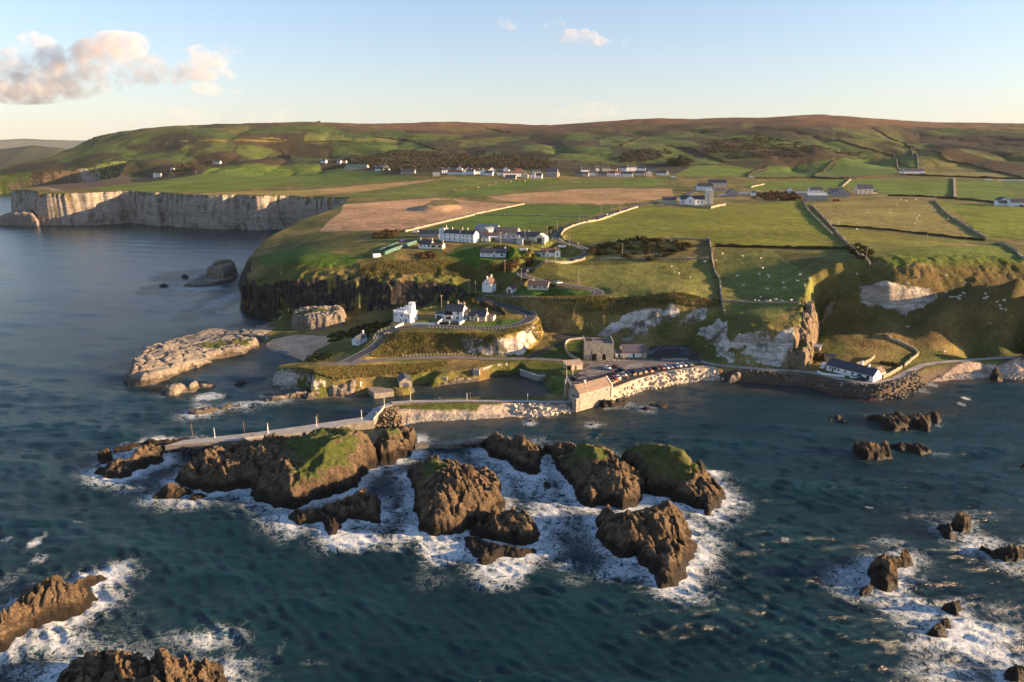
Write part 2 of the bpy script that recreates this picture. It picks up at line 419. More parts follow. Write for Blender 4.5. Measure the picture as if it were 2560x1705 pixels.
H += np.where((d2 > .5) & (d2 < 16), rough * 1.3 * np.clip((16 - d2) / 10, 0, 1), 0)
# mound in the ploughed field, bank along the skyline
mx, my = at(1095, 518, 45)
H += 4.5 * np.exp(-(((GX - mx) / 20) ** 2 + ((GY - my) / 45) ** 2) ** 2)

# ------------------------------------------------------------------ sampling the land
LR = np.log(rows)
def height(x, y):
    x = np.asarray(x, float); y = np.asarray(y, float)
    ri = np.clip(np.interp(np.log(np.maximum(y, 201)), LR, np.arange(NR)), 0, NR - 1.001)
    ci = np.clip((x / np.maximum(y, 1) + 1.02) / 2.04 * (NC - 1), 0, NC - 1.001)
    r0 = ri.astype(int); c0 = ci.astype(int); fr = ri - r0; fc = ci - c0
    return (H[r0, c0] * (1 - fc) + H[r0, c0 + 1] * fc) * (1 - fr) + (H[r0 + 1, c0] * (1 - fc) + H[r0 + 1, c0 + 1] * fc) * fr
_TY = np.exp(np.linspace(math.log(205), math.log(7000), 6000))
def hit(px, py):
    """where the line of sight through this place of the photograph meets the land"""
    d = ray(px, py)
    X = _TY * d[0] / d[1]; Z = CAM_H + _TY * d[2] / d[1]
    g = np.maximum(height(X, _TY), 0)
    b = np.nonzero(Z <= g)[0]
    i = b[0] if len(b) else len(_TY) - 1
    return X[i], _TY[i], float(g[i])
def ht(x, y): return float(height(x, y))
# ------------------------------------------------------------------ roads cut into the land
def catmull(P, step=2.0):
    P = np.array(P, float); out = []
    n = len(P)
    for i in range(n - 1):
        p0 = P[max(i - 1, 0)]; p1 = P[i]; p2 = P[i + 1]; p3 = P[min(i + 2, n - 1)]
        k = max(2, int(np.linalg.norm((p2 - p1)[:2]) / step))
        t = np.linspace(0, 1, k, endpoint=False)[:, None]
        out.append(.5 * ((2 * p1) + (-p0 + p2) * t + (2 * p0 - 5 * p1 + 4 * p2 - p3) * t ** 2 + (-p0 + 3 * p1 - 3 * p2 + p3) * t ** 3))
    out.append(P[-1:])
    return np.concatenate(out)
def line_w(lst, k='n'):
    o = []
    for e in lst:
        x, y = zc(k, e[0], e[1])
        if len(e) > 2 and e[2] is not None: o.append((*at(x, y, e[2]), e[2]))
        else: o.append(hit(x, y))
    return o
ROADS = {}
ROADS['winding'] = (catmull(line_w([(868, 905, 7.2), (890, 893, 7.6), (935, 867, 9), (953, 849, 10.3), (960, 834, 11.3), (983, 823, 12.3), (1013, 818, 13), (1078, 815, 13.6), (1155, 818, 14), (1244, 819, 14.2), (1295, 811, 14.6), (1324, 796, 15),
    (1318, 782, 15.4), (1283, 770, 16), (1244, 759, 16.7), (1208, 751, 17.4), (1195, 745, 17.9), (1204, 739, 18.4), (1232, 737, 19.3), (1283, 739, 20.8), (1359, 744, 22.5), (1436, 744, 23.8), (1482, 739, 24.6), (1497, 733, 25), (1492, 726, 25.4),
    (1461, 719, 26), (1410, 711, 26.8), (1359, 703, 27.6), (1318, 693, 28.6), (1304, 685, 29.2), (1309, 678, 29.7), (1334, 668, 30.8), (1378, 656, 32.3), (1425, 648, 34), (1455, 641, 35.4), (1470, 632, 36.8), (1464, 623, 38.2), (1436, 613, 39.7),
    (1408, 607, 40.6), (1392, 600, 41.4), (1391, 590, 41.9), (1406, 577, 42.6), (1436, 565, 43.4), (1500, 544, 45), (1590, 515, 47.4), (1650, 503, 48.4), (1705, 492, 49.4), (1733, 480, 50.6), (1741, 470, 52)]), 1.2), 2.9)
ROADS['harbour'] = (catmull(line_w([(850, 907, 7.2), (885, 905, 7.1), (915, 902, 7), (1002, 897, 6.2), (1130, 893, 5.6), (1219, 897, 5.2), (1334, 897, 4.8), (1410, 901, 4.6), (1461, 907, 4.5), (1530, 906, 4.5), (1657, 906, 4.5), (1746, 906, 4.6)]), 1.5), 2.4)
ROADS['track'] = (catmull(line_w([(1752, 903, 4.6), (1797, 913, 4.6), (1897, 922, 4.7), (2026, 931, 4.7), (2107, 948, 4.7), (2181, 957, 4.7), (2229, 950, 4.8), (2268, 931, 4.9), (2316, 911, 5), (2413, 901, 5.3), (2560, 892, 5.6), (2750, 886, 5.6)]), 1.5), 1.7)
ROADS['quarry_path'] = (catmull(line_w([(1318, 897, 4.8), (1345, 882, 5.3), (1377, 869, 5.8), (1405, 857, 6.2), (1425, 845, 6.6)]), 1.5), 1.5)
ROADS['main'] = (catmull(line_w([(1640, 449), (1700, 446), (1800, 446), (1900, 447), (2000, 444), (2210, 442), (2360, 447), (2560, 448)]), 10), 3.0)
def carve(line, hw, soft=4.0):
    global H
    P = line
    x0, x1 = P[:, 0].min() - 15, P[:, 0].max() + 15; y0, y1 = P[:, 1].min() - 15, P[:, 1].max() + 15
    m = (GX > x0) & (GX < x1) & (GY > y0) & (GY < y1)
    X = GX[m]; Y = GY[m]
    best = np.full(X.shape, 1e9); Z = np.zeros(X.shape)
    for i in range(len(P) - 1):
        ax, ay, az = P[i]; bx, by, bz = P[i + 1]
        dx, dy = bx - ax, by - ay; L2 = dx * dx + dy * dy + 1e-9
        t = np.clip(((X - ax) * dx + (Y - ay) * dy) / L2, 0, 1)
        d = np.hypot(X - ax - t * dx, Y - ay - t * dy)
        k = d < best
        best = np.where(k, d, best); Z = np.where(k, az + (bz - az) * t, Z)
    f = 1 - sstep(hw + .7, hw + .7 + soft, best)
    Hm = H[m]
    H[m] = Hm + (Z - .12 - Hm) * f
def pad(px, py, z, r, soft=3.0):
    x, y = at(px, py, z)
    pad_w(x, y, z, r, soft)
def pad_w(x, y, z, r, soft=3.0):
    m = (np.abs(GX - x) < r + soft + 2) & (np.abs(GY - y) < r + soft + 2)
    d = np.hypot(GX[m] - x, GY[m] - y)
    f = 1 - sstep(r, r + soft, d)
    H[m] += (z - .08 - H[m]) * f
def flatten_poly(poly, z, soft=2.5):
    P = [(p[0], p[1], 1) for p in poly]
    a = np.array(poly)
    m = (GX > a[:, 0].min() - 6) & (GX < a[:, 0].max() + 6) & (GY > a[:, 1].min() - 6) & (GY < a[:, 1].max() + 6)
    d, _ = sd_poly(GX[m], GY[m], P)
    f = sstep(-soft, .0, d)
    H[m] += (z - .1 - H[m]) * f
for k in ('main', 'quarry_path', 'harbour', 'track', 'winding'):
    carve(ROADS[k][0], ROADS[k][1], 4.0 if k != 'main' else 14)
CARPARK = [A(2, *p, 4.5) for p in [(470, 790), (720, 720), (980, 640), (1240, 600), (1760, 610), (1790, 650), (1690, 700), (1400, 740), (1150, 810), (900, 900), (520, 945)]]
UPPER_PARK = [A(2, *p, 4.9) for p in [(1235, 560), (1275, 490), (1640, 486), (1690, 540), (1760, 600), (1380, 606), (1260, 600)]]
QUARRY_PARK = [A(2, *p, 7.0) for p in [(320, 375), (480, 365), (670, 400), (640, 425), (470, 440), (360, 410)]]
flatten_poly(CARPARK, 4.45)
flatten_poly(UPPER_PARK, 4.85, 2)
flatten_poly(QUARRY_PARK, 6.9, 2)
for p in [(1425, 925, 4.5, 5), (1500, 895, 4.6, 9), (1590, 885, 4.7, 8), (1015, 806, 13, 6), (1140, 808, 13.6, 9), (1205, 806, 14.0, 8), (1085, 808, 13.5, 6), (1226, 728, 20, 7), (1287, 730, 21, 4),
          (1345, 720, 24, 9), (897, 858, 6.6, 5), (1003, 965, 2.4, 4), (1080, 613, 39.3, 8), (1150, 604, 41, 14), (1110, 598, 41, 10), (1190, 603, 41, 10), (1235, 645, 36, 10), (1372, 646, 35.4, 10), (2080, 935, 4.8, 9), (2130, 943, 4.8, 9), (2170, 950, 4.8, 8), (1285, 600, 41.3, 12), (1345, 600, 41.6, 12)]:
    pad(*p)

# ------------------------------------------------------------------ ground colours
dHy = np.gradient(H, axis=0) / np.gradient(GY, axis=0)
dHx = np.gradient(H, axis=1) / np.gradient(GX, axis=1)
slope = np.hypot(dHx, dHy)
C = np.zeros((NR, NC, 3))
n1 = fbm(GX / 22, GY / 22, 4, 41); n2 = fbm(GX / 6, GY / 6, 3, 42)
def lerp(a, b, t): return np.asarray(a) * (1 - t[..., None]) + np.asarray(b) * t[..., None]
OLIVE = (.080, .088, .024); STRAW = (.205, .150, .058); GREEN = (.070, .110, .018); DULL = (.058, .075, .022); BROWN = (.098, .066, .032); DARK = (.030, .033, .015)
C[:] = lerp(OLIVE, STRAW, sstep(.42, .72, n1) * .75)
C = lerp(C, BROWN, sstep(.55, .8, n2) * .55)
# far slopes: patchwork of small fields, bracken and scrub
far = GY > 1180
def worley_id(x, y, seed):
    ix = np.floor(x); iy = np.floor(y); b = np.full(x.shape, 9.); b2 = np.full(x.shape, 9.); idv = np.zeros(x.shape)
    for a in (-1, 0, 1):
        for c in (-1, 0, 1):
            cx = ix + a; cy = iy + c
            px = cx + .1 + .8 * _hash(cx, cy, seed); py = cy + .1 + .8 * _hash(cx, cy, seed + 5)
            dd_ = np.hypot(x - px, y - py)
            k = dd_ < b
            b2 = np.where(k, b, np.minimum(b2, dd_)); idv = np.where(k, _hash(cx, cy, seed + 9), idv); b = np.where(k, dd_, b)
    return b, b2, idv
fx = GX[far]; fy = GY[far]
wx = fx + (fbm(fx / 160, fy / 160, 2, 51) - .5) * 25; wy = fy + (fbm(fx / 160, fy / 160, 2, 52) - .5) * 25
f1, f2, fid = worley_id(wx / 150 + wy / 600, wy / 175 - wx / 900, 61)
pal = np.array([(.060, .102, .022), (.075, .105, .024), (.045, .080, .020), (.090, .105, .030), (.050, .055, .020), (.060, .046, .022), (.064, .108, .022), (.034, .034, .016)])
cc = pal[np.minimum((fid * 8).astype(int), 7)]
rough_n = fbm(fx / 120, fy / 200, 4, 71)
cc = lerp(cc, (.030, .029, .016), sstep(.535, .60, rough_n) * .85)
cc = lerp(cc, DARK, sstep(.09, .03, f2 - f1) * .75)
hz = H[far]
heath = sstep(168, 222, hz + (fbm(fx / 200, fy / 200, 3, 77) - .5) * 70 - np.clip((-fx - 300) / 30, 0, 30))
cc = lerp(cc, (.125, .072, .034), heath * .9)
cc = lerp(cc, (.15, .11, .045), heath * sstep(.5, .7, fbm(fx / 90, fy / 90, 3, 79)) * .5)
wood = sstep(1220, 1330, fy) * sstep(1900, 1600, fy) * sstep(.38, .55, fbm(fx / 160, fy / 100, 3, 91)) * sstep(60, 75, hz) * sstep(135, 105, hz) * sstep(.62, .3, np.abs(fx / fy + .02))
cc = lerp(cc, (.034, .030, .019), wood * .9)
cc = cc * np.array((.86, .80, .86))  # shade and haze over the far hills put into their colour
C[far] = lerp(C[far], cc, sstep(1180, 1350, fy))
n3 = fbm(GX / 45, GY / 45, 4, 44)
def paint(k, pts, col, z=None, var=.25, soft=0.0, stripe=None):
    P = []
    for p in pts:
        x, y = zc(k, p[0], p[1])
        P.append(at(x, y, z) if z is not None else hit(x, y)[:2])
    a = np.array(P)
    m = (GX > a[:, 0].min()) & (GX < a[:, 0].max()) & (GY > a[:, 1].min()) & (GY < a[:, 1].max())
    X = GX[m]; Y = GY[m]
    wob = .006 * Y if soft else 0
    i = in_poly(X + (n2[m] - .5) * 8 * soft, Y + (n1[m] - .5) * 16 * soft, P)
    mm = m.copy(); mm[m] = i
    v = 1 - var + 2 * var * n3[mm]
    base = np.asarray(col) * v[:, None]
    if stripe:
        ang, wl_, amt = stripe
        sX = GX[mm] * math.cos(ang) + GY[mm] * math.sin(ang) + 2.5 * n1[mm] * 6
        base = base * (1 + amt * np.sin(sX / wl_ * 2 * math.pi))[:, None]
    C[mm] = base
    return mm
G1 = (.098, .135, .016); G2 = (.078, .122, .018); G3 = (.062, .105, .018); PALE = (.150, .150, .042); TAN = (.265, .180, .095); STUB = (.25, .175, .075)
paint('n', [(1420, 572), (1460, 552), (1590, 519), (1780, 517), (2000, 502), (2010, 510), (2105, 605), (2115, 620), (1785, 616), (1770, 600), (1500, 604), (1440, 608), (1412, 592)], (.122, .138, .018), stripe=(.5, 9, .06))
paint(7, [(1165, 510), (1560, 485), (1850, 490), (2140, 710), (1280, 630)], (.168, .150, .044))
paint(7, [(1290, 640), (2110, 718), (1600, 770), (1560, 790), (1480, 780)], (.135, .138, .026))
paint(7, [(1870, 497), (2355, 530), (2500, 560), (2500, 705), (2160, 705)], (.115, .148, .014), stripe=(1.9, 8, .05))
paint(7, [(1580, 790), (1700, 755), (2240, 740), (2355, 820), (2500, 830), (2500, 858), (1610, 862)], (.085, .115, .018))
paint('F', [(1285, 606), (1630, 598), (1652, 690), (1400, 690), (1392, 664), (1280, 632)], (.128, .135, .036))
paint('F', [(1645, 570), (1940, 575), (1992, 608), (1890, 640), (1860, 690), (1790, 730), (1668, 727), (1655, 690)], (.115, .128, .034))
paint(7, [(1380, 375), (1965, 372), (1970, 470), (1600, 460), (1500, 450), (1360, 420)], G2)
paint(7, [(800, 395), (1380, 372), (1340, 430), (830, 432)], G2)
paint(7, [(1980, 375), (2200, 380), (2355, 480), (2355, 505), (1990, 485)], G2)
paint(7, [(2220, 385), (2400, 385), (2400, 470), (2300, 440)], G3)
paint(7, [(1190, 355), (1320, 265), (1640, 240), (1665, 350)], G3)
paint(7, [(820, 360), (940, 300), (1310, 260), (1180, 360)], G3)
paint(7, [(420, 350), (500, 300), (720, 295), (870, 320), (810, 360)], G2)
paint(7, [(1740, 205), (1900, 240), (2100, 300), (2355, 368), (1810, 355)], (.13, .125, .036))
paint(7, [(1640, 250), (1730, 240), (1790, 310), (1670, 315)], G3)
paint(7, [(-20, 425), (400, 428), (412, 470), (210, 500), (-20, 517)], TAN, stripe=(1.2, 6, .10))
paint(7, [(-20, 375), (390, 370), (300, 412), (-20, 417)], G2)
paint('F', [(790, 470), (1000, 455), (1200, 470), (980, 530), (735, 533), (782, 490)], (.30, .20, .115), stripe=(.9, 7, .10))
paint('n', [(1062, 512), (1085, 500), (1130, 498), (1150, 505), (1130, 514), (1085, 516)], (.13, .115, .04))
paint(6, [(1350, 622), (1700, 592), (2000, 567), (2355, 562), (2355, 680), (1620, 667), (1400, 642)], TAN, stripe=(1.2, 6, .08))
paint(6, [(0, 580), (400, 540), (1030, 490), (700, 545), (330, 600), (0, 612)], STUB)
paint(6, [(0, 400), (300, 410), (620, 465), (850, 490), (500, 515), (0, 545)], G3)
paint(6, [(0, 545), (500, 515), (850, 492), (400, 538), (0, 578)], (.10, .105, .032))
paint(6, [(330, 602), (1030, 492), (1460, 480), (1400, 510), (960, 610), (740, 650), (200, 620)], (.092, .118, .026))
paint(6, [(980, 615), (1500, 510), (1950, 490), (1640, 560), (1340, 610)], G3)
paint(6, [(1340, 612), (1640, 562), (1950, 495), (2355, 490), (2355, 560), (2000, 565)], (.088, .108, .026))
paint(6, [(1290, 752), (1620, 677), (2340, 690), (2100, 770)], (.062, .108, .016))
paint('n', [(1085, 565), (1195, 537), (1470, 543), (1400, 560), (1375, 570), (1290, 578), (1190, 580), (1060, 580), (1050, 577)], (.060, .106, .016))
paint(5, [(650, 612), (1000, 590), (1600, 470), (1800, 440), (2355, 440), (2355, 570), (1500, 655), (780, 628)], (.082, .124, .018))
paint(5, [(1450, 662), (1700, 645), (2355, 630), (2355, 668), (1650, 682)], (.19, .165, .05))
paint(5, [(1160, 300), (1500, 265), (2000, 245), (2130, 280), (1700, 275)], (.17, .14, .04))
paint(6, [(400, 260), (820, 225), (1030, 300), (560, 285)], G3)
paint(6, [(0, 165), (170, 160), (350, 190), (350, 215), (0, 215)], (.10, .12, .03))
paint(6, [(370, 200), (520, 185), (660, 190), (760, 215), (380, 222)], (.10, .115, .03))
paint(6, [(600, 345), (780, 335), (790, 395), (620, 375)], G3)
paint(7, [(0, 150), (130, 130), (370, 180), (500, 240), (700, 290), (400, 290), (240, 285), (330, 220), (0, 190)], (.07, .095, .026))
# near headland
paint('n', [(645, 640), (700, 628), (770, 620), (830, 632), (905, 640), (880, 662), (800, 668), (720, 665), (650, 662)], (.052, .100, .014), soft=.4)
paint('n', [(905, 600), (990, 590), (1060, 590), (1060, 600), (940, 610)], (.07, .09, .02), soft=.4)
paint('n', [(1120, 640), (1140, 620), (1210, 622), (1300, 625), (1320, 640), (1280, 655), (1220, 660), (1150, 652)], (.060, .112, .014))
paint('n', [(1330, 650), (1345, 637), (1440, 632), (1450, 640), (1370, 660)], (.062, .112, .014))
paint('n', [(1240, 620), (1240, 610), (1385, 605), (1395, 612), (1330, 625)], (.095, .115, .022))
paint('n', [(1060, 622), (1100, 620), (1110, 628), (1055, 636)], (.07, .11, .02))
paint('n', [(1250, 733), (1300, 725), (1400, 724), (1485, 732), (1470, 740), (1400, 743), (1290, 737)], (.040, .085, .014))
paint('n', [(1160, 812), (1205, 808), (1260, 800), (1300, 798), (1285, 812), (1215, 815)], (.045, .092, .014))
paint('n', [(1040, 806), (1080, 800), (1085, 808), (1035, 812)], (.045, .085, .014))
# rough banks: promontory face straw, gorse dark
paint('n', [(1325, 830), (1345, 800), (1352, 790), (1360, 830), (1348, 860), (1300, 870), (1235, 868), (1240, 845)], (.255, .185, .060), soft=.3)
paint('n', [(925, 893), (965, 850), (975, 838), (985, 890)], (.25, .175, .055), soft=.3)
# low green around the harbour
paint(2, [(170, 600), (430, 470), (460, 560), (530, 620), (180, 620)], (.048, .075, .016), z=5)
paint(2, [(0, 660), (420, 650), (430, 760), (200, 790), (0, 730)], (.06, .078, .02), z=4.5)
paint(2, [(460, 490), (620, 450), (620, 620), (560, 620), (470, 540)], (.045, .07, .016), z=5)
paint(2, [(250, 830), (430, 790), (430, 960), (360, 980)], (.065, .09, .02), z=4)
# beach sand, cobbles
SAND = (.44, .30, .205)
paint(3, [(-30, 330), (60, 270), (300, 230), (480, 250), (640, 290), (650, 370), (500, 400), (380, 500), (300, 470), (60, 400)], SAND, z=1.2, var=.12)
paint(3, [(1300, 950), (1400, 930), (2352, 930), (2352, 1080), (1500, 1090), (1340, 1140)], (.36, .30, .235), z=1.5, var=.3)
paint('n', [(1255, 1010), (1450, 1015), (1460, 1050), (1255, 1055)], (.36, .30, .235), z=1.5, var=.3)
paint(3, [(1310, 900), (2080, 895), (2100, 945), (1700, 940), (1320, 945)], (.085, .105, .024), z=2.6, soft=.3)
# stony shore on the right
paint(4, [(-40, 860), (200, 862), (700, 905), (1000, 965), (1200, 985), (1470, 905), (1700, 840), (1900, 815), (2400, 815), (2400, 930), (1700, 930), (1450, 1060), (900, 1020), (300, 940), (-40, 910)], (.085, .068, .05), z=1.6, var=.4)
paint(4, [(150, 905), (600, 942), (900, 1003), (1200, 1046), (1200, 1075), (880, 1030), (560, 965), (150, 930)], (.085, .028, .018), z=.2, var=.3)
paint(4, [(1650, 905), (1900, 872), (2400, 868), (2400, 895), (1900, 900), (1650, 935)], (.085, .028, .018), z=.3, var=.3)
paint(4, [(1600, 900), (1750, 850), (1900, 815), (2400, 825), (2400, 860), (2000, 860), (1650, 930)], (.30, .24, .2), z=1.5, var=.3)
# gravel by the kiln and behind the tearoom
slope_now = slope
rk = sstep(.95, 1.55, slope + (fbm(GX / 9, GY / 9, 4, 101) - .5) * 1.5 * np.clip(2.2 - slope, 0, 1) + np.where(GY > 800, .1, 0))
rk *= np.where(GY > 1250, np.where((GX < -800) & (GY < 1800), 1, .35), 1)
# talus/grass ledges inside cliffs
rk *= 1 - .75 * sstep(.56, .70, fbm(GX / 16, (GY * 1.3 + H * 3.0) / 16, 3, 105)) * np.where(slope < 4, 1, .4)
btype = np.zeros_like(H)
btype[(GX < -12) & (GX > -330) & (GY > 380) & (GY < 640) & (UPd > -3)] = 1
# basalt spines on the right
for poly in ([(1960, 760), (2020, 720), (2060, 700), (2140, 690), (2140, 790), (2060, 800), (2050, 930), (1992, 935), (1985, 830)],):
    P = [at(x, y, 18) for x, y in poly]
    i = in_poly(GX, GY, P); btype[i] = .45
btype[(GX > 165) & (GX < 330) & (GY > 315) & (GY < 420) & (btype == 0)] = .12
rk = np.where((GX > 165) & (GX < 420) & (GY > 300) & (GY < 430), rk * .15, rk)
br = (GX > 165) & (GX < 450) & near & (H > 9) & (H < 41)
C[br] = C[br] * .45 + np.array((.088, .062, .024)) * .55
add = sstep(0, .5, H) * sstep(2.2, 1.2, H) * near * (slope > .25) * .8      # rocky tide line
rk *= np.where((H < 4.4) & near & (GX > -95) & (UPd < 0) & (MPd < 0), 0, 1)
rk = np.maximum(rk, add * np.where(GX < -95, .6, .0))
def mark(arr, k, pts, val, soft=5.0, z=None):
    P = [hit(*zc(k, x, y))[:2] if z is None else at(*zc(k, x, y), z) for x, y in pts]
    a = np.array(P); m = (GX > a[:, 0].min() - 20) & (GX < a[:, 0].max() + 20) & (GY > a[:, 1].min() - 20) & (GY < a[:, 1].max() + 20)
    d_, _ = sd_poly(GX[m], GY[m], [(x, y, 1) for x, y in P])
    t = sstep(-soft, soft, d_ + (fbm(GX[m] / 5, GY[m] / 5, 3, 131) - .5) * soft * 1.6)
    if arr.ndim == 3: t = t[:, None]
    arr[m] = arr[m] + (val - arr[m]) * t
zone = (GX > 15) & (GX < 175) & (GY > 320) & (GY < 420) & (MPd < -2)
rk = np.where(zone, rk * .12, rk)
for k_, pts in ((2, [(720, 390), (830, 280), (1000, 200), (1180, 130), (1250, 118), (1560, 112), (1570, 190), (1450, 250), (1250, 285), (1250, 380), (1150, 395), (1080, 320), (1000, 330), (940, 372), (800, 395)]),
                (2, [(640, 245), (720, 188), (870, 228), (840, 302), (740, 298)]), (2, [(1760, 320), (1870, 300), (1950, 205), (2035, 290), (1985, 360), (1925, 455), (1850, 405), (1760, 372)]), (2, [(1540, 262), (1700, 140), (1850, 100), (1810, 200), (1610, 285)]),
                (2, [(320, 370), (450, 228), (575, 255), (430, 365)]), (2, [(1150, 395), (1060, 440), (1000, 425), (1080, 370)]), (4, [(340, 772), (420, 595), (640, 530), (660, 600), (610, 650), (630, 805), (520, 775)]), (4, [(95, 695), (380, 535), (395, 650), (280, 672)]), (4, [(-60, 560), (20, 470), (60, 520), (60, 680), (-20, 720)])):
    mark(rk, k_, pts, .95, 1.6)
mark(rk, 4, [(1075, 175), (1290, 148), (1620, 205), (1710, 238), (1500, 372), (1400, 375), (1290, 345), (1150, 335), (1100, 290)], .9, 1.5)
mark(rk, 5, [(80, 645), (100, 598), (300, 560), (380, 508), (560, 498), (720, 498), (950, 535), (965, 585), (700, 612), (400, 648)], .8, 5, None)
mark(btype, 5, [(0, 660), (60, 560), (300, 520), (560, 490), (960, 520), (980, 620), (500, 660)], .8, 8)
mark(C, 2, [(880, 1005), (1000, 1010), (1200, 940), (1500, 878), (1760, 838), (2010, 830), (1900, 740), (1700, 735), (1440, 765), (1200, 820), (1020, 885), (880, 940)], np.array((.40, .34, .27)), .8, 2.0)
pz = in_poly(GX, GY, [at(x, y, 26) for x, y in [(1180, 742), (1290, 752), (1420, 758), (1530, 748), (1520, 690), (1500, 600), (1380, 585), (1180, 640)]])
rk = np.where(pz, rk * .15, rk)
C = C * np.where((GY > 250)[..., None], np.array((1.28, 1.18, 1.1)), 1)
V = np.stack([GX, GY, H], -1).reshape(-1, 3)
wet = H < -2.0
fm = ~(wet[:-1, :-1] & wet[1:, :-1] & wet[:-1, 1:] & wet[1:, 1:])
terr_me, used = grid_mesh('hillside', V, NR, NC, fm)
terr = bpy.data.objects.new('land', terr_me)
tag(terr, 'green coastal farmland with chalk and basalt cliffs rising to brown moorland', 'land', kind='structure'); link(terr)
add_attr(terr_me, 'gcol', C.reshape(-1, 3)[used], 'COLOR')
add_attr(terr_me, 'rock', rk.reshape(-1)[used], 'FLOAT')
add_attr(terr_me, 'basalt', btype.reshape(-1)[used], 'FLOAT')

def land_material(rocky):
    m, N, L, b = new_mat('land_rock' if rocky else 'land_grass')
    p = npos(N)
    col = nattr(N, 'gcol', 'Color'); rock = nattr(N, 'rock'); bas = nattr(N, 'basalt')
    z = sepz(N, L, p)[2]
    # tussocks and patchy tone at several scales
    na = nnoise(N, L, p, .9, 5, .68); nb = nnoise(N, L, p, .11, 4, .6); nc_ = nnoise(N, L, p, .018, 5, .6)
    f = nmap(N, L, na, .25, .75, .58, 1.42)
    f = nmath(N, L, 'MULTIPLY', f, nmap(N, L, nb, .25, .75, .74, 1.24))
    f = nmath(N, L, 'MULTIPLY', f, nmap(N, L, nc_, .3, .7, .82, 1.16))
    sc_ = N.new('ShaderNodeVectorMath'); sc_.operation = 'SCALE'
    L.new(col, sc_.inputs[0]); L.new(f, sc_.inputs['Scale'])
    ground = sc_.outputs[0]
    straw = nmap(N, L, nnoise(N, L, p, .35, 4, .65), .55, .75, 0, .35)
    ground = nmix(N, L, straw, ground, nmix(N, L, .6, ground, (.19, .14, .05)))
    hb = nmath(N, L, 'MULTIPLY_ADD', nb, 2.2, na)
    b.inputs['Roughness'].default_value = .92
    b.inputs['Specular IOR Level'].default_value = .12
    if not rocky:
        L.new(ground, b.inputs['Base Color']); L.new(nbump(N, L, hb, .75, .7), b.inputs['Normal'])
        return m
    # chalk
    stretched = nscale(N, L, p, (.16, .16, .5))
    cn = nnoise(N, L, stretched, 1.0, 6, .65, .6)
    crk = nvor(N, L, nscale(N, L, p, (.30, .30, .10)), 1.0, 'DISTANCE_TO_EDGE')
    chalk = nmix(N, L, nmap(N, L, cn, .35, .65), (.36, .305, .245), (.68, .61, .52))
    chalk = nmix(N, L, nmap(N, L, crk, 0, .05, .4, 0), chalk, (.12, .10, .085))
    moss = nmap(N, L, nnoise(N, L, nscale(N, L, p, (.09, .09, .05)), 1.0, 5, .7), .50, .64, 0, .9)
    chalk = nmix(N, L, moss, chalk, (.075, .068, .036))
    stain = nmap(N, L, nnoise(N, L, nscale(N, L, p, (.5, .5, .05)), 1.0, 4, .7), .55, .7, 0, .55)
    chalk = nmix(N, L, stain, chalk, (.20, .15, .11))
    # the far headland is older, browner stone with dark bedding lines
    bed = nnoise(N, L, nscale(N, L, p, (.012, .012, .28)), 1.0, 4, .7, .3)
    chalk = nmix(N, L, nmap(N, L, bed, .5, .6, 0, .45), chalk, (.13, .10, .075))
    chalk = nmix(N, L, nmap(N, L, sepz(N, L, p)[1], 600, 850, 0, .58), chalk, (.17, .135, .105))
    # basalt in upright columns
    colp = nscale(N, L, p, (.75, .75, .045))
    bn = nnoise(N, L, colp, 1.0, 5, .7, .3)
    basalt = nmix(N, L, nmap(N, L, bn, .35, .7), (.010, .010, .012), (.075, .064, .054))
    lich = nmap(N, L, nnoise(N, L, p, .35, 5, .75), .62, .72, 0, .7)
    basalt = nmix(N, L, lich, basalt, (.28, .25, .21))
    brown = nmix(N, L, nmap(N, L, nnoise(N, L, p, .4, 5, .7), .35, .7), (.10, .066, .036), (.30, .21, .125))
    rc = nmix(N, L, nmap(N, L, bas, .0, .4), chalk, brown)
    rc = nmix(N, L, nmap(N, L, bas, .5, 1.0), rc, basalt)
    # weed band at the tide line
    tide = nmap(N, L, nmath(N, L, 'ADD', z, nmap(N, L, nnoise(N, L, p, .3, 3), 0, 1, -.6, .6)), .3, 1.0, .75, 0)
    rc = nmix(N, L, tide, rc, (.03, .024, .016))
    edge = nmath(N, L, 'ADD', rock, nmap(N, L, nnoise(N, L, p, .22, 6, .7), .2, .8, -.45, .45))
    fac = nmap(N, L, edge, .38, .56)
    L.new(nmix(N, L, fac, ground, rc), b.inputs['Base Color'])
    b.inputs['Roughness'].default_value = .92
    b.inputs['Specular IOR Level'].default_value = .12
    hr = nmath(N, L, 'MULTIPLY_ADD', bn, 1.5, nmath(N, L, 'MULTIPLY_ADD', crk, .9, cn))
    mixh = N.new('ShaderNodeMix'); mixh.data_type = 'FLOAT'
    L.new(fac, mixh.inputs[0]); L.new(hb, mixh.inputs[2]); L.new(hr, mixh.inputs[3])
    L.new(nbump(N, L, mixh.outputs[0], .75, .7), b.inputs['Normal'])
    return m
terr_me.materials.append(land_material(False)); terr_me.materials.append(land_material(True))
_rv = rk.reshape(-1)[used]; _li = np.empty(len(terr_me.loops), np.int32); terr_me.loops.foreach_get('vertex_index', _li)
terr_me.polygons.foreach_set('material_index', (_rv[_li].reshape(-1, 4).max(1) > .03).astype(np.int32))
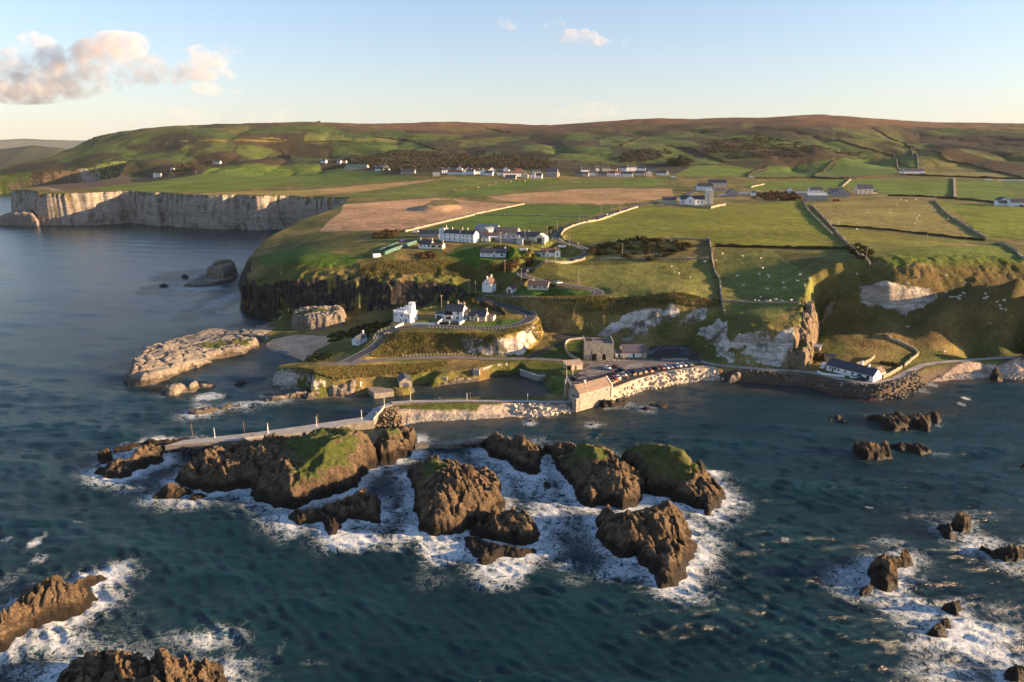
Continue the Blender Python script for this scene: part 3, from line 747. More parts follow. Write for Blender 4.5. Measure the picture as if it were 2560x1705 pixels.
# ------------------------------------------------------------------ sea rocks
def worley(x, y, seed):
    a, b, c = worley_id(x, y, seed)
    return a, b
def facets(x, y, seed):
    """broken blocks: every cell is a tilted plane with its own step"""
    ix = np.floor(x); iy = np.floor(y); b = np.full(x.shape, 9.); b2 = np.full(x.shape, 9.); out = np.zeros(x.shape)
    for a in (-1, 0, 1):
        for c in (-1, 0, 1):
            cx = ix + a; cy = iy + c
            px = cx + .08 + .84 * _hash(cx, cy, seed); py = cy + .08 + .84 * _hash(cx, cy, seed + 5)
            d_ = np.hypot(x - px, y - py)
            v = (_hash(cx, cy, seed + 9) - .5) * 2 * (x - px) + (_hash(cx, cy, seed + 11) - .5) * 2 * (y - py) + (_hash(cx, cy, seed + 13) - .5) * .8
            k_ = d_ < b
            b2 = np.where(k_, b, np.minimum(b2, d_)); out = np.where(k_, v, out); b = np.where(k_, d_, b)
    return out, b2 - b
ROCKS = []            # footprints, for the foam
def rock(name, label, k, foot, peaks, w=3.0, res=.5, seed=0, grass=None, mat='rock', lumps=1.0, kind=None, base=0.0, cat='rock', crack=7.0, strata=0, parent=None):
    if k in (8, 9, 10, 11): res *= .72
    P = []
    for e in foot:
        z = e[2] if len(e) > 2 else base
        P.append((*A(k, e[0], e[1], z), w))
    PK = [(*A(k, x, y, z), z) for x, y, z in peaks]
    a = np.array(P)
    ROCKS.append(a)
    pd = 3.0
    xs = np.arange(a[:, 0].min() - pd, a[:, 0].max() + pd, res); ys = np.arange(a[:, 1].min() - pd, a[:, 1].max() + pd, res)
    X, Y = np.meshgrid(xs, ys)
    d, _ = sd_poly(X, Y, P)
    d = d + (fbm(X / 4, Y / 4, 4, seed + 1) - .5) * 3.2 * min(1, w / 2.5)
    num = np.zeros_like(X); den = np.zeros_like(X)
    for x, y, z in PK:
        q = 1 / (((X - x) ** 2 + (Y - y) ** 2) + 4.0) ** 1.5
        num += q * (z - base); den += q
    top = num / den
    top *= .93
    we = w if (mat != 'rock' or base) else min(w * 2.1, .42 * min(np.ptp(a[:, 0]), np.ptp(a[:, 1])) + .6)
    e = np.clip(d / we, 0, 1)
    env = np.sqrt(np.clip(1 - (1 - e) ** 2.2, 0, 1))
    if we > w: env = .55 * np.sqrt(np.clip(1 - (1 - np.clip(d / w, 0, 1)) ** 2.2, 0, 1)) + .45 * e ** .9
    soft = np.ones_like(X)
    for (gxp, gyp, gz, rx, ry) in (grass or ()):
        cx, cy = A(k, gxp, gyp, gz)
        soft = np.minimum(soft, 1 - .85 * sstep(1.3, .6, np.hypot((X - cx) / rx, (Y - cy) / ry)))
    f1, f2 = worley((X + 2 * fbm(X / 5, Y / 5, 2, seed + 7)) / crack, (Y + 2 * fbm(X / 5, Y / 5, 2, seed + 9)) / crack, seed + 3)
    groove = sstep(.16, 0, f2 - f1)
    big = (fbm(X / 9, Y / 9, 3, seed + 5, ridged=True) - .55)
    h = top * env * (1 + .25 * big * lumps) - groove * np.minimum(top * .22, 1.5) * lumps * env * soft
    h += (fbm(X / 2.2, Y / 2.2, 4, seed + 11) - .5) * np.minimum(top, 6) * .22 * np.clip(e * 3, 0, 1) * soft + (fbm(X / .9, Y / .9, 2, seed + 12, ridged=True) - .5) * .35 * np.clip(e * 3, 0, 1) * lumps * soft
    fa_ = 0 if mat == 'limestone' else 1
    U_ = X * .80 + Y * .60 + 1.5 * fbm(X / 6, Y / 6, 2, seed + 51); W_ = -X * .60 + Y * .80 + 1.5 * fbm(X / 6, Y / 6, 2, seed + 53)
    q1, g1 = facets(U_ / 4.2, W_ / 7.0, seed + 61); q2, g2 = facets(U_ / 1.7, W_ / 2.6, seed + 71)
    h += fa_ * (q1 * 2.4 - sstep(.10, 0, g1) * .7 + q2 * .5 - sstep(.12, 0, g2) * .18) * np.clip(e * 2.2, 0, 1) * np.clip(top / 7, .1, 1) * soft
    jt = (X * .80 + Y * .60) / 5.5 + 1.1 * fbm(X / 11, Y / 11, 3, seed + 41); jf = jt - np.floor(jt)
    h -= (sstep(.14, .0, np.abs(jf - .5)) * 1.1 + jf * .7) * np.clip(e * 2, 0, 1) * np.clip(top / 7, 0, 1) * lumps * soft * (0 if mat == 'limestone' else 1)
    f1b, f2b = worley((X + 1.2 * fbm(X / 2, Y / 2, 2, seed + 17)) / 2.6, (Y + 1.2 * fbm(X / 2, Y / 2, 2, seed + 19)) / 2.6, seed + 33)
    h += ((.62 - f1b) * .3 - sstep(.12, 0, f2b - f1b) * .35) * np.clip(e * 2.5, 0, 1) * np.clip(top / 4, .15, 1) * lumps * soft * (.45 if mat == 'limestone' else 1)
    h += (fbm(X / 1.5, Y / 1.5, 3, seed + 14, ridged=True) - .5) * .4 * np.clip(e * 2.5, 0, 1) * np.clip(top / 5, .1, 1) * lumps * soft
    h += (fbm(X / .55, Y / .55, 2, seed + 15) - .5) * .45 * np.clip(e * 3, 0, 1) * soft * (.3 if mat == 'limestone' else 1)
    if strata:
        q = h / strata
        h = strata * (np.floor(q) + sstep(.25, .95, q - np.floor(q)))
    h = np.where(d > 0, h, np.maximum(-2.5, d * 1.2))
    if base: h = np.where(d > 0, h, d * 1.5) + base
    gx, gy = np.gradient(h, res)[::-1]
    sl = np.hypot(gx, gy)
    off = np.clip(sl, 0, 2.5) * .5
    X2 = X + (fbm(X / 2.1 + h / 1.7, Y / 2.1, 3, seed + 21) - .5) * off; Y2 = Y + (fbm(X / 2.1, Y / 2.1 + h / 1.7, 3, seed + 22) - .5) * off
    nr, nc = X.shape
    lowv = -1.6 if not base else base - 1.6
    wetv = h < lowv
    fm = ~(wetv[:-1, :-1] & wetv[1:, :-1] & wetv[:-1, 1:] & wetv[1:, 1:])
    me, used = grid_mesh(name, np.stack([X2, Y2, h], -1).reshape(-1, 3), nr, nc, fm)
    g = np.zeros_like(h)
    if grass:
        for (gxp, gyp, gz, rx, ry) in grass:
            cx, cy = A(k, gxp, gyp, gz)
            g = np.maximum(g, sstep(1.25, .75, np.hypot((X - cx) / rx, (Y - cy) / ry) + (fbm(X / 4, Y / 4, 5, seed + 31, .65) - .5) * 2.4))
        g *= sstep(1.9, .9, sl)
    add_attr(me, 'grass', g.reshape(-1)[used], 'FLOAT')
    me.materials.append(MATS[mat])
    o = bpy.data.objects.new(name, me)
    if parent is None: tag(o, label, cat, 'sea rocks off the harbour' if not kind and cat == 'rock' else None, kind)
    return link(o, parent)

def rock_material(name, dark, mid, light, lime=False):
    m, N, L, b = new_mat(name)
    p = npos(N); z = sepz(N, L, p)[2]
    n1_ = nnoise(N, L, p, .28, 4, .68, .4); n2_ = nnoise(N, L, p, 1.6, 4, .72)
    c = nmix(N, L, nmap(N, L, n1_, .3, .7), dark, mid)
    c = nmix(N, L, nmap(N, L, n2_, .45, .75, 0, .75), c, light)
    crk = nvor(N, L, nscale(N, L, p, (.35, .35, .5)), 1.0, 'DISTANCE_TO_EDGE')
    c = nmix(N, L, nmap(N, L, crk, 0, .05, .6, 0), c, tuple(v * .35 for v in dark))
    if lime:
        bed = nnoise(N, L, nscale(N, L, p, (.08, .08, 1.4)), 1.0, 5, .7, .5)
        c = nmix(N, L, nmap(N, L, bed, .48, .66, 0, .75), c, (.10, .07, .042))
        c = nmix(N, L, nmap(N, L, nnoise(N, L, p, .12, 4, .6), .55, .68, 0, .55), c, (.14, .105, .07))
    lich = nmap(N, L, nnoise(N, L, p, .7, 4, .75), .60, .70, 0, .30)
    c = nmix(N, L, lich, c, (.30, .27, .22) if not lime else (.62, .57, .5))
    # lit tops and shaded steep sides put into the colour, with some dry lichen
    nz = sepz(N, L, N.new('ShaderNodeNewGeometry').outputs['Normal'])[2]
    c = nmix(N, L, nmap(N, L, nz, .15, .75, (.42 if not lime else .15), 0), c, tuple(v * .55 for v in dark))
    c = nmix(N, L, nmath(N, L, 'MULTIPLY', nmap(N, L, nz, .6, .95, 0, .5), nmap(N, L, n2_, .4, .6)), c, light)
    zz = nmath(N, L, 'ADD', z, nmap(N, L, n1_, 0, 1, -2.6, 2.6))
    wetb = nmap(N, L, zz, 1.2, 4.6 if not lime else 1.6, .90 if not lime else .7, 0)
    c = nmix(N, L, wetb, c, (.012, .009, .007) if not lime else (.045, .03, .018))
    g = nattr(N, 'grass')
    gn = nnoise(N, L, p, .5, 5, .7)
    gc = nmix(N, L, nmap(N, L, gn, .3, .7), (.045, .070, .013), (.115, .120, .028))
    gc = nmix(N, L, nmap(N, L, nnoise(N, L, p, .16, 4), .55, .7, 0, .6), gc, (.17, .13, .05))
    gf = nmap(N, L, nmath(N, L, 'ADD', g, nmap(N, L, n2_, .2, .8, -.3, .3)), .4, .6)
    L.new(nmix(N, L, gf, c, gc), b.inputs['Base Color'])
    L.new(nmap(N, L, zz, .2, 2.0, .45, .9), b.inputs['Roughness'])
    b.inputs['Specular IOR Level'].default_value = .22
    fine = nnoise(N, L, p, 3.2, 3, .75)
    hh = nmath(N, L, 'MULTIPLY_ADD', n2_, 1.0, nmath(N, L, 'MULTIPLY_ADD', fine, .45, nmath(N, L, 'MULTIPLY', crk, .5)))
    L.new(nbump(N, L, hh, 1.0, .6 if not lime else .4), b.inputs['Normal'])
    MATS[name] = m
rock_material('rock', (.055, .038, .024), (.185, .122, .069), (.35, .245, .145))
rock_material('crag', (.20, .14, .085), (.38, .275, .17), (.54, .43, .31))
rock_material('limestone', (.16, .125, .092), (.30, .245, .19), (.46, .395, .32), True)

rock('sea_rock', 'tall brown sea rock with a grassy left peak, centre of the surf', 9,
     [(155, 400), (190, 480), (200, 570), (225, 660), (240, 725), (215, 765), (300, 790), (400, 792), (530, 755), (600, 720), (700, 690), (790, 600), (775, 520), (765, 440), (690, 385, 1), (610, 335, 2), (500, 290, 3), (400, 258, 3), (320, 262, 3), (265, 270, 5), (215, 330, 3)],
     [(275, 275, 9), (450, 340, 12), (350, 450, 12.5), (520, 400, 12), (300, 600, 9), (480, 620, 8), (690, 470, 8), (650, 600, 6.5), (560, 330, 5), (580, 470, 5), (380, 265, 5)], 3.5, .42, 10, [(310, 320, 9.5, 4, 7)])
rock('sea_rock', 'rounded wet rock leaning on the front right of the tall centre rock', 9,
     [(545, 770), (560, 740), (640, 690, 1), (700, 620, 3), (770, 580, 5), (860, 600, 4), (940, 660, 2), (985, 740), (1000, 800), (920, 825), (780, 820), (640, 800)],
     [(770, 590, 6.5), (850, 640, 7), (720, 650, 6), (900, 740, 4.5), (650, 750, 2)], 3.5, .42, 20)
rock('sea_rock', 'low seaweed covered ledge breaking the surf below the centre rock', 9,
     [(535, 800), (600, 800), (700, 840), (860, 870), (980, 880), (900, 910), (760, 900), (700, 960), (640, 970), (590, 930), (540, 860)], [(620, 830, 1.5), (680, 900, 2.5), (850, 885, 1.8)], 2, .45, 30)
rock('sea_rock', 'dark smooth sea rock at the right end of the low breakwater', 9,
     [(655, 200), (690, 260), (800, 300), (860, 355), (950, 388), (1000, 385), (1025, 310), (1035, 260), (990, 225, 1), (890, 190, 3), (850, 150, 4), (760, 105, 5), (720, 110, 4), (690, 150, 2)],
     [(740, 115, 7.5), (800, 150, 8), (880, 230, 7), (950, 260, 6), (980, 320, 4)], 3, .45, 40)
rock('sea_rock', 'double humped dark sea rock with pale lichen and two grass patches', 9,
     [(1045, 235), (1090, 270), (1140, 340), (1200, 430), (1260, 500), (1285, 570), (1340, 600), (1440, 575), (1560, 600), (1640, 580), (1700, 530), (1680, 430), (1640, 360, 3), (1560, 320, 5), (1560, 270, 4), (1450, 210, 6), (1400, 190, 5), (1340, 155, 7), (1280, 142, 7), (1200, 165, 4), (1110, 200, 2)],
     [(1300, 150, 10), (1380, 210, 10), (1300, 200, 9.5), (1200, 220, 6), (1480, 270, 9), (1330, 350, 8), (1500, 330, 9.5), (1620, 400, 9), (1400, 430, 8.5), (1560, 480, 7.5), (1350, 520, 5)], 4, .45, 50,
     [(1290, 190, 10, 5, 5), (1370, 215, 10, 5, 5), (1300, 150, 10, 4, 3)])
rock('sea_rock', 'long sea rock with a green grass cap, rightmost of the middle group', 9,
     [(1475, 240, 2), (1500, 290), (1560, 330), (1640, 400), (1720, 490), (1830, 530), (1950, 580), (2050, 600), (2130, 640), (2180, 600), (2220, 530), (2190, 480), (2130, 430), (2110, 350), (2060, 300, 1), (1990, 290, 3), (1930, 220, 6), (1890, 185, 8), (1760, 150, 8), (1600, 150, 8), (1500, 170, 7)],
     [(1530, 165, 10), (1700, 165, 11.5), (1850, 185, 11.5), (1920, 240, 11), (1650, 250, 9), (1800, 330, 9.5), (1930, 330, 8.5), (1880, 430, 7), (2000, 420, 6.5), (2050, 500, 5.5), (2130, 520, 5), (2120, 360, 2)], 4, .45, 60,
     [(1560, 175, 11, 6, 7), (1700, 180, 11.5, 9, 8), (1860, 215, 11.5, 8, 8), (1930, 280, 10, 4, 6)])
rock('sea_rock', 'broad golden topped sea rock with a pointed lower tip, nearest of the right group', 9,
     [(1380, 710), (1400, 780), (1450, 850), (1540, 920), (1650, 935), (1720, 985), (1790, 1050), (1800, 1100), (1850, 1110), (1930, 1100), (1960, 1010), (2050, 900), (2060, 860), (1990, 830), (1990, 790), (1960, 690), (1900, 620, 2), (1820, 590, 4), (1780, 540, 7), (1740, 530, 8), (1650, 590, 6), (1560, 600, 5), (1480, 590, 4), (1420, 640, 2)],
     [(1750, 545, 11), (1620, 650, 11.5), (1700, 700, 12), (1830, 640, 10), (1500, 620, 8.5), (1500, 720, 9), (1780, 800, 9), (1900, 760, 8), (1650, 830, 6.5), (1820, 890, 2.5), (1950, 850, 3), (1900, 930, 5.5), (1980, 880, 4.5), (1880, 1020, 4.2)], 4, .42, 70)
rock('sea_rock', 'small dark rock awash in the middle of the foaming channel', 9, [(1035, 440), (1060, 480), (1095, 470), (1090, 450), (1050, 425, .5)], [(1060, 440, 1.4)], 1.2, .35, 80)
rock('sea_rock', 'long connected sea rock with grassy domed right end along the pier', 8,
     [(620, 540), (700, 580), (850, 600), (1000, 592), (1110, 580), (1130, 620), (1150, 655), (1260, 690), (1400, 705), (1520, 650), (1680, 600), (1800, 560), (1860, 500), (1930, 420), (1940, 400), (1925, 330), (1890, 260, 5), (1850, 200, 9), (1800, 133, 11), (1760, 148, 10), (1650, 158, 9), (1540, 186, 8), (1480, 222, 6), (1300, 248, 3), (1150, 262, 3), (1000, 298, 3), (850, 355, 3), (720, 435, 2), (680, 500)],
     [(1800, 140, 13.5), (1560, 200, 12), (1430, 240, 10.5), (1600, 270, 13), (1720, 230, 13.5), (1830, 200, 13.5), (1880, 290, 11.5), (1650, 350, 14.5), (1450, 420, 12), (1720, 440, 14), (1780, 380, 14), (1380, 520, 9.5), (1560, 560, 8.5), (1700, 520, 10), (1250, 580, 8), (1330, 600, 7), (1850, 400, 10),
      (800, 430, 7.5), (950, 380, 9), (1050, 350, 9), (1200, 330, 9), (1250, 400, 9), (1000, 480, 8), (850, 520, 6), (1180, 480, 8), (1150, 280, 5.5), (1110, 540, 3.5), (1320, 300, 6.5), (1350, 380, 8)], 3.6, .5, 90,
     [(1560, 215, 11, 8, 8), (1440, 240, 10, 7, 7), (1640, 250, 12, 13, 9), (1830, 150, 12.5, 8, 6), (1600, 330, 13, 10, 9), (1680, 380, 13.5, 10, 9), (1560, 420, 12, 8, 7), (1760, 400, 13, 5, 9), (1180, 300, 7, 3, 2), (1480, 300, 11, 7, 6)])
rock('sea_rock', 'split brown rock lit from the right between pier boulders and low breakwater', 8,
     [(1935, 400), (1960, 415), (2050, 400), (2150, 360), (2200, 310), (2195, 260), (2150, 215, 3), (2110, 190, 5), (2020, 170, 7), (1970, 155, 9), (1930, 170, 9), (1905, 240, 6)],
     [(1990, 165, 11), (1960, 230, 10.5), (2060, 200, 9), (2120, 220, 8), (2000, 300, 8), (2120, 290, 6.5)], 3, .48, 110, [(2010, 160, 10, 4, 3)])
rock('sea_rock', 'dark wet rock in foam just in front of the grassy domed rock', 8,
     [(1330, 780), (1420, 820), (1560, 800), (1610, 870), (1640, 890), (1700, 830), (1760, 790), (1960, 810), (1960, 730), (1950, 670), (1920, 600, 3), (1860, 570, 5), (1800, 575, 5), (1650, 640, 4), (1500, 680, 3), (1430, 730, 1)],
     [(1850, 590, 8), (1750, 640, 8), (1600, 690, 6), (1900, 680, 5.5), (1500, 740, 4), (1700, 760, 3), (1620, 850, 1)], 3.5, .42, 120)
rock('sea_rock', 'small dark rock off the left tip of the long sloping rock', 8, [(480, 645), (580, 655), (700, 630), (735, 610), (680, 580), (640, 550, 1), (600, 540, 2), (560, 560, 1)], [(600, 550, 4), (640, 600, 3.5), (540, 620, 2)], 2.5, .45, 130)
rock('sea_rock', 'flat wet rock in foam beside the small dark rock', 8, [(700, 660), (760, 668), (835, 635), (800, 620), (740, 630)], [(770, 640, 1.3)], 1.5, .45, 135)
rock('sea_rock', 'lumpy rock at the far end of the pier, lit on its crest', 8,
     [(105, 490), (150, 520), (250, 530), (340, 500), (350, 475), (450, 420), (540, 385), (555, 330), (545, 300, 2), (430, 300, 3), (370, 320, 3), (300, 380, 2), (230, 390, 2), (160, 420, 2)],
     [(200, 400, 4), (260, 460, 4), (330, 400, 4.5), (430, 310, 5.5), (520, 320, 5), (470, 390, 3)], 3, .45, 140)
rock('sea_rock', 'small dark knob, leftmost rock beyond the pier end', 8, [(120, 400), (160, 415), (215, 390), (220, 350, 1), (190, 330, 2), (150, 335, 2)], [(170, 340, 4)], 2.5, .45, 150)
rock('sea_rock', 'low dark ridge of rock behind the pier end', 8, [(220, 340), (300, 330), (420, 300), (560, 295), (690, 268), (650, 240, 2), (560, 250, 2), (450, 260, 1), (330, 285, 1), (240, 320)], [(350, 290, 2.5), (500, 270, 3.2), (640, 245, 3.6)], 2.2, .5, 160)
rock('sea_rock', 'golden brown sea rock at the bottom left edge', 10,
     [(-60, 860), (20, 850), (100, 800), (200, 720), (330, 660), (500, 620), (570, 580), (610, 530), (590, 490), (560, 460), (640, 410), (700, 375), (690, 360), (560, 365, 1), (480, 360, 4), (430, 335, 7), (350, 325, 8), (250, 370, 6), (170, 430, 4), (110, 530, 3), (40, 620, 2), (0, 680, 1), (-60, 740)],
     [(360, 335, 10), (430, 345, 9.5), (300, 400, 10), (180, 480, 8), (350, 480, 9), (250, 600, 7), (420, 520, 6), (100, 640, 6), (80, 760, 3.5), (540, 420, 4), (640, 370, 2), (500, 560, 3)], 3.5, .36, 170, crack=5)
rock('sea_rock', 'rounded dark brown rock cut by the bottom edge', 10,
     [(380, 1080), (450, 1000), (560, 950, 1), (680, 880, 3), (800, 850, 4), (930, 820, 6), (1000, 812, 7), (1080, 825, 6), (1180, 870, 4), (1250, 910, 3), (1350, 950, 1), (1450, 1000), (1500, 1080), (1400, 1250), (900, 1350), (400, 1250)],
     [(1000, 820, 9), (850, 880, 9), (1100, 870, 8.5), (950, 960, 10), (700, 960, 7.5), (1250, 960, 6), (1000, 1060, 9), (600, 1030, 6)], 4, .34, 180, crack=4)
S = [('jagged low rocks left of the pointed skerry in the right bay', [(645, 200), (700, 225), (740, 250), (850, 255), (870, 235), (830, 205), (760, 175, 2), (700, 168, 2)], [(700, 175, 3.5), (780, 190, 4)]),
     ('pointed mossy skerry in the right bay below the cottage', [(800, 210), (860, 235), (950, 250), (975, 235), (980, 215), (1000, 225), (1045, 220), (1010, 190), (960, 180), (930, 160, 3), (900, 130, 6), (870, 125, 7), (830, 155, 4), (780, 160, 1)], [(880, 130, 9), (900, 180, 6.5), (940, 210, 4), (1000, 195, 2.5), (840, 165, 4)]),
     ('round blocky skerry standing alone in the right bay', [(555, 355), (580, 390), (640, 408), (700, 412), (755, 385), (758, 350), (730, 310, 3), (680, 287, 6), (620, 288, 6), (580, 310, 3)], [(620, 292, 8.5), (680, 290, 8.5), (720, 330, 6), (640, 350, 6), (590, 330, 6)]),
     ('low dark reef trailing right from the round skerry', [(760, 345), (800, 362), (850, 365), (900, 375), (980, 378), (940, 350), (900, 328, 1), (850, 325, 1), (790, 330, 1)], [(870, 328, 2.5), (800, 340, 2), (920, 350, 2)]),
     ('sharp dark tooth of rock left of the small brown peak at right', [(1000, 765), (1040, 800), (1075, 832), (1090, 790), (1075, 760)], [(1060, 775, 2.8)]),
     ('small brown peak of rock with foam around, near the right edge', [(1080, 775), (1130, 780), (1185, 755), (1160, 720, 2), (1130, 700, 4), (1100, 715, 3), (1078, 745, 1)], [(1130, 705, 5.5), (1120, 745, 4)]),
     ('long dark rock cut by the right edge', [(1165, 885), (1240, 900), (1300, 930), (1380, 945), (1500, 945), (1600, 930), (1600, 860, 1), (1454, 865, 2), (1350, 855, 3), (1320, 850, 3), (1290, 870, 2), (1230, 880)], [(1325, 858, 4.5), (1400, 870, 4.5), (1500, 880, 4)]),
     ('dark upright rock with surf on its right side, lower right', [(650, 1010), (670, 1045), (740, 1080), (780, 1060), (790, 990), (850, 950), (850, 920), (820, 885, 3), (780, 870, 5), (745, 890, 4), (700, 935, 2), (655, 980)], [(785, 880, 7), (740, 930, 6), (800, 930, 5), (700, 990, 4.5), (745, 1030, 3)]),
     ('tiny dark rock in foam below the upright rock', [(610, 1110), (650, 1100), (675, 1075), (650, 1050, 1), (620, 1085)], [(650, 1070, 1.5)]),
     ('streaming wet rock in heavy foam, upper of the lower right pair', [(1010, 1190), (1060, 1220), (1100, 1250), (1140, 1240), (1130, 1170), (1080, 1150, 1), (1030, 1160, 1)], [(1080, 1175, 3)]),
     ('small dark rock in heavy foam, lower of the lower right pair', [(920, 1310), (960, 1330), (1020, 1325), (1060, 1280), (1065, 1250), (1020, 1250, 1), (960, 1285, 1)], [(1020, 1260, 3), (980, 1295, 2.5)]),
     ('dark knob of rock in the bottom right corner', [(1335, 1520), (1370, 1570), (1450, 1600), (1480, 1540), (1440, 1480, 2), (1390, 1450, 3), (1350, 1475, 2)], [(1390, 1465, 4)]),
     ('dark rock at the right edge below the reef', [(1440, 445), (1460, 452), (1490, 450), (1480, 436), (1450, 434)], [(1462, 440, 1.5)])]
for i, (lb, ft, pk) in enumerate(S):
    rock('sea_rock', lb, 11, ft, pk, 2.4, .45, 200 + 10 * i, crack=4, lumps=1.4)
for i, (x, y) in enumerate([(450, 207), (490, 187), (490, 208), (518, 213), (622, 185)]):
    rock('sea_rock', ['leftmost of the five tiny rocks in the right bay', 'farthest of the four clustered tiny rocks in the right bay', 'middle one of the tiny clustered rocks in the right bay', 'largest of the tiny clustered rocks in the right bay', 'lone tiny rock just left of the pointed skerry'][i], 11,
         [(x - 9, y), (x, y + 5), (x + 9, y), (x, y - 4)], [(x, y - 3, .9)], .9, .35, 400 + i)
rock('sea_rock', 'low flat weedy rock off the boulder beach, upper one', 2, [(1250, 1068), (1300, 1085), (1400, 1092), (1455, 1075), (1420, 1055), (1340, 1050)], [(1340, 1060, 1.2), (1420, 1066, 1.4)], 1.6, .5, 410)
rock('sea_rock', 'low flat weedy rock off the boulder beach, lower one', 2, [(1185, 1105), (1240, 1122), (1310, 1118), (1300, 1098), (1220, 1092)], [(1260, 1105, .9)], 1.4, .5, 412)
rock('sea_rock', 'brown outcrop at the foot of the stone tearoom', 2, [(775, 1075), (830, 1098), (930, 1094), (1060, 1062), (1015, 1018, 1), (930, 1000, 2), (850, 1006, 2)], [(870, 1012, 4.5), (950, 1020, 3.2), (830, 1060, 2)], 2, .42, 420)
rock('sea_rock', 'tiny rock in the shallows left of the tearoom', 2, [(70, 1225), (100, 1240), (130, 1225), (110, 1205)], [(100, 1215, 1)], 1, .4, 430)
rock('sea_rock', 'tiny rock with foam in front of the tearoom', 2, [(670, 1265), (710, 1275), (735, 1262), (700, 1250)], [(700, 1258, .8)], 1, .4, 432)
# pale limestone shelves and stacks on the left
rock('limestone_shelf', 'broad pale limestone shelf with a grass patch left of the sandy beach', 12,
     [(60, 800), (120, 850), (250, 860), (420, 835), (560, 800), (750, 700), (900, 650), (1080, 600), (1070, 570), (1150, 545), (1300, 520), (1480, 490), (1630, 400), (1620, 370), (1480, 310, 2), (1400, 250), (1300, 240), (1150, 200, 1), (1000, 205, 1), (850, 250, 2), (650, 290, 2), (500, 350, 2), (330, 420, 3), (220, 490, 4), (130, 600, 4), (125, 720, 3), (90, 770, 1)],
     [(250, 520, 6.5), (450, 400, 6), (600, 480, 6), (200, 620, 6.5), (300, 700, 5.5), (500, 620, 5), (700, 600, 4.5), (800, 420, 4.5), (1100, 360, 4.5), (1300, 340, 4.5), (1500, 350, 4), (1300, 440, 4), (900, 560, 3), (1000, 250, 2.2), (1200, 220, 1.8), (850, 300, 1.8), (700, 330, 2.3), (150, 790, 2), (350, 800, 2.5)], 3, .6, 440,
     [(1080, 370, 4.5, 9, 5), (1300, 345, 4.5, 11, 5), (1480, 350, 4, 7, 5)], 'limestone', strata=.9, crack=9)
rock('limestone_shelf', 'grey limestone slabs between the shelf and the white stack', 12, [(1395, 300), (1500, 320), (1680, 330), (1720, 290), (2000, 160), (2050, 110), (1800, 140), (1600, 190), (1420, 240)], [(1500, 260, 2), (1650, 230, 2.2), (1850, 170, 1.8)], 2.5, .6, 445, None, 'limestone', strata=.7)
rock('limestone_rock', 'golden lit limestone block in the water off the shelf', 12, [(505, 960), (540, 1000), (650, 990), (800, 940), (920, 900), (900, 850, 1), (840, 830, 3), (780, 805, 5), (720, 820, 4), (620, 860, 3), (530, 900, 2)], [(780, 812, 5.5), (640, 870, 4), (560, 930, 3), (850, 880, 2.5)], 2.2, .45, 450, None, 'limestone', strata=.8)
rock('limestone_rock', 'low brown rock trailing right of the golden limestone block', 12, [(885, 860), (930, 892), (1040, 890), (1110, 868), (960, 843, 1)], [(930, 855, 1.8), (1030, 868, 1)], 1.3, .45, 452, None, 'limestone')
rock('limestone_rock', 'flat rock awash in the middle of the little bay', 12, [(1330, 850), (1400, 860), (1490, 840), (1480, 815), (1380, 825)], [(1420, 830, .8)], 1.2, .5, 453, None, 'rock')
rock('limestone_ledge', 'long thin limestone ledge sheltering the harbour mouth, lit gold', 12,
     [(790, 1195), (900, 1205), (1060, 1180), (1280, 1110), (1400, 1120), (1620, 1080), (1900, 1050), (2230, 1010), (2225, 960, 1), (2000, 990, 1), (1800, 1020, 1), (1560, 1045, 1.5), (1450, 1050, 2), (1350, 1080, 1), (1200, 1085, 2), (1100, 1120, 1), (1000, 1130, .5), (850, 1165)],
     [(1230, 1085, 2.8), (1450, 1060, 3.2), (1560, 1050, 3.2), (1800, 1025, 2.6), (2000, 1000, 3), (2200, 970, 3.7), (1000, 1150, 1.2), (1330, 1090, 1.2)], 1.5, .42, 460, None, 'limestone', strata=.8)
rock('limestone_ledge', 'sloping pale limestone outcrop below the grassy point, lit gold', 3,
     [(440, 850), (610, 825), (860, 815), (960, 760), (1000, 720), (1060, 700), (1050, 660, 4), (960, 640, 6), (850, 640, 6), (780, 670, 5), (680, 690, 4), (560, 740, 3), (440, 790, 2.5)],
     [(860, 650, 7), (960, 660, 6), (700, 710, 4.5), (520, 780, 3.2), (820, 720, 4)], 2.4, .45, 470, None, 'limestone', strata=.9)
rock('limestone_ledge', 'flat grey wave cut ledge under the left point', 3, [(-10, 812), (200, 828), (420, 805), (445, 765), (300, 735), (120, 735), (50, 770)], [(150, 780, 1.1), (350, 770, 1.3)], 1.5, .5, 475, None, 'limestone', strata=.5)
rock('limestone_ledge', 'pale rock shelf beside the slipway in the harbour', 3, [(1610, 745), (1800, 715), (2000, 690), (2150, 665), (2140, 640, 1), (1960, 640, 2), (1850, 650, 2), (1700, 690, 1.5), (1640, 715, 1)], [(1750, 695, 1.8), (1950, 655, 2.6), (2080, 650, 2)], 1.6, .42, 477, None, 'limestone', strata=.6)
rock('limestone_stack', 'white limestone stack with mossy top behind the beach', 'n', [(728, 822, 2), (770, 827, 2), (815, 827, 2), (860, 822, 2), (864, 800, 3), (858, 774, 8), (800, 769, 9), (750, 778, 8), (733, 798, 4)], [(755, 779, 11), (800, 771, 12.5), (850, 773, 12.5), (790, 800, 9.5), (840, 800, 10)], 3.2, .5, 480, [(790, 775, 12, 12, 4)], 'limestone', base=.8, crack=8)
rock('limestone_stack', 'lone pale stack with a flat mossy top below the far headland', 'n', [(518, 697), (560, 702), (592, 690), (588, 672, 3), (583, 655, 9), (565, 648, 10), (540, 655, 8), (525, 672, 5)], [(560, 651, 12), (578, 653, 12), (540, 662, 9)], 3, .55, 490, [(560, 652, 12, 10, 4)], 'limestone')
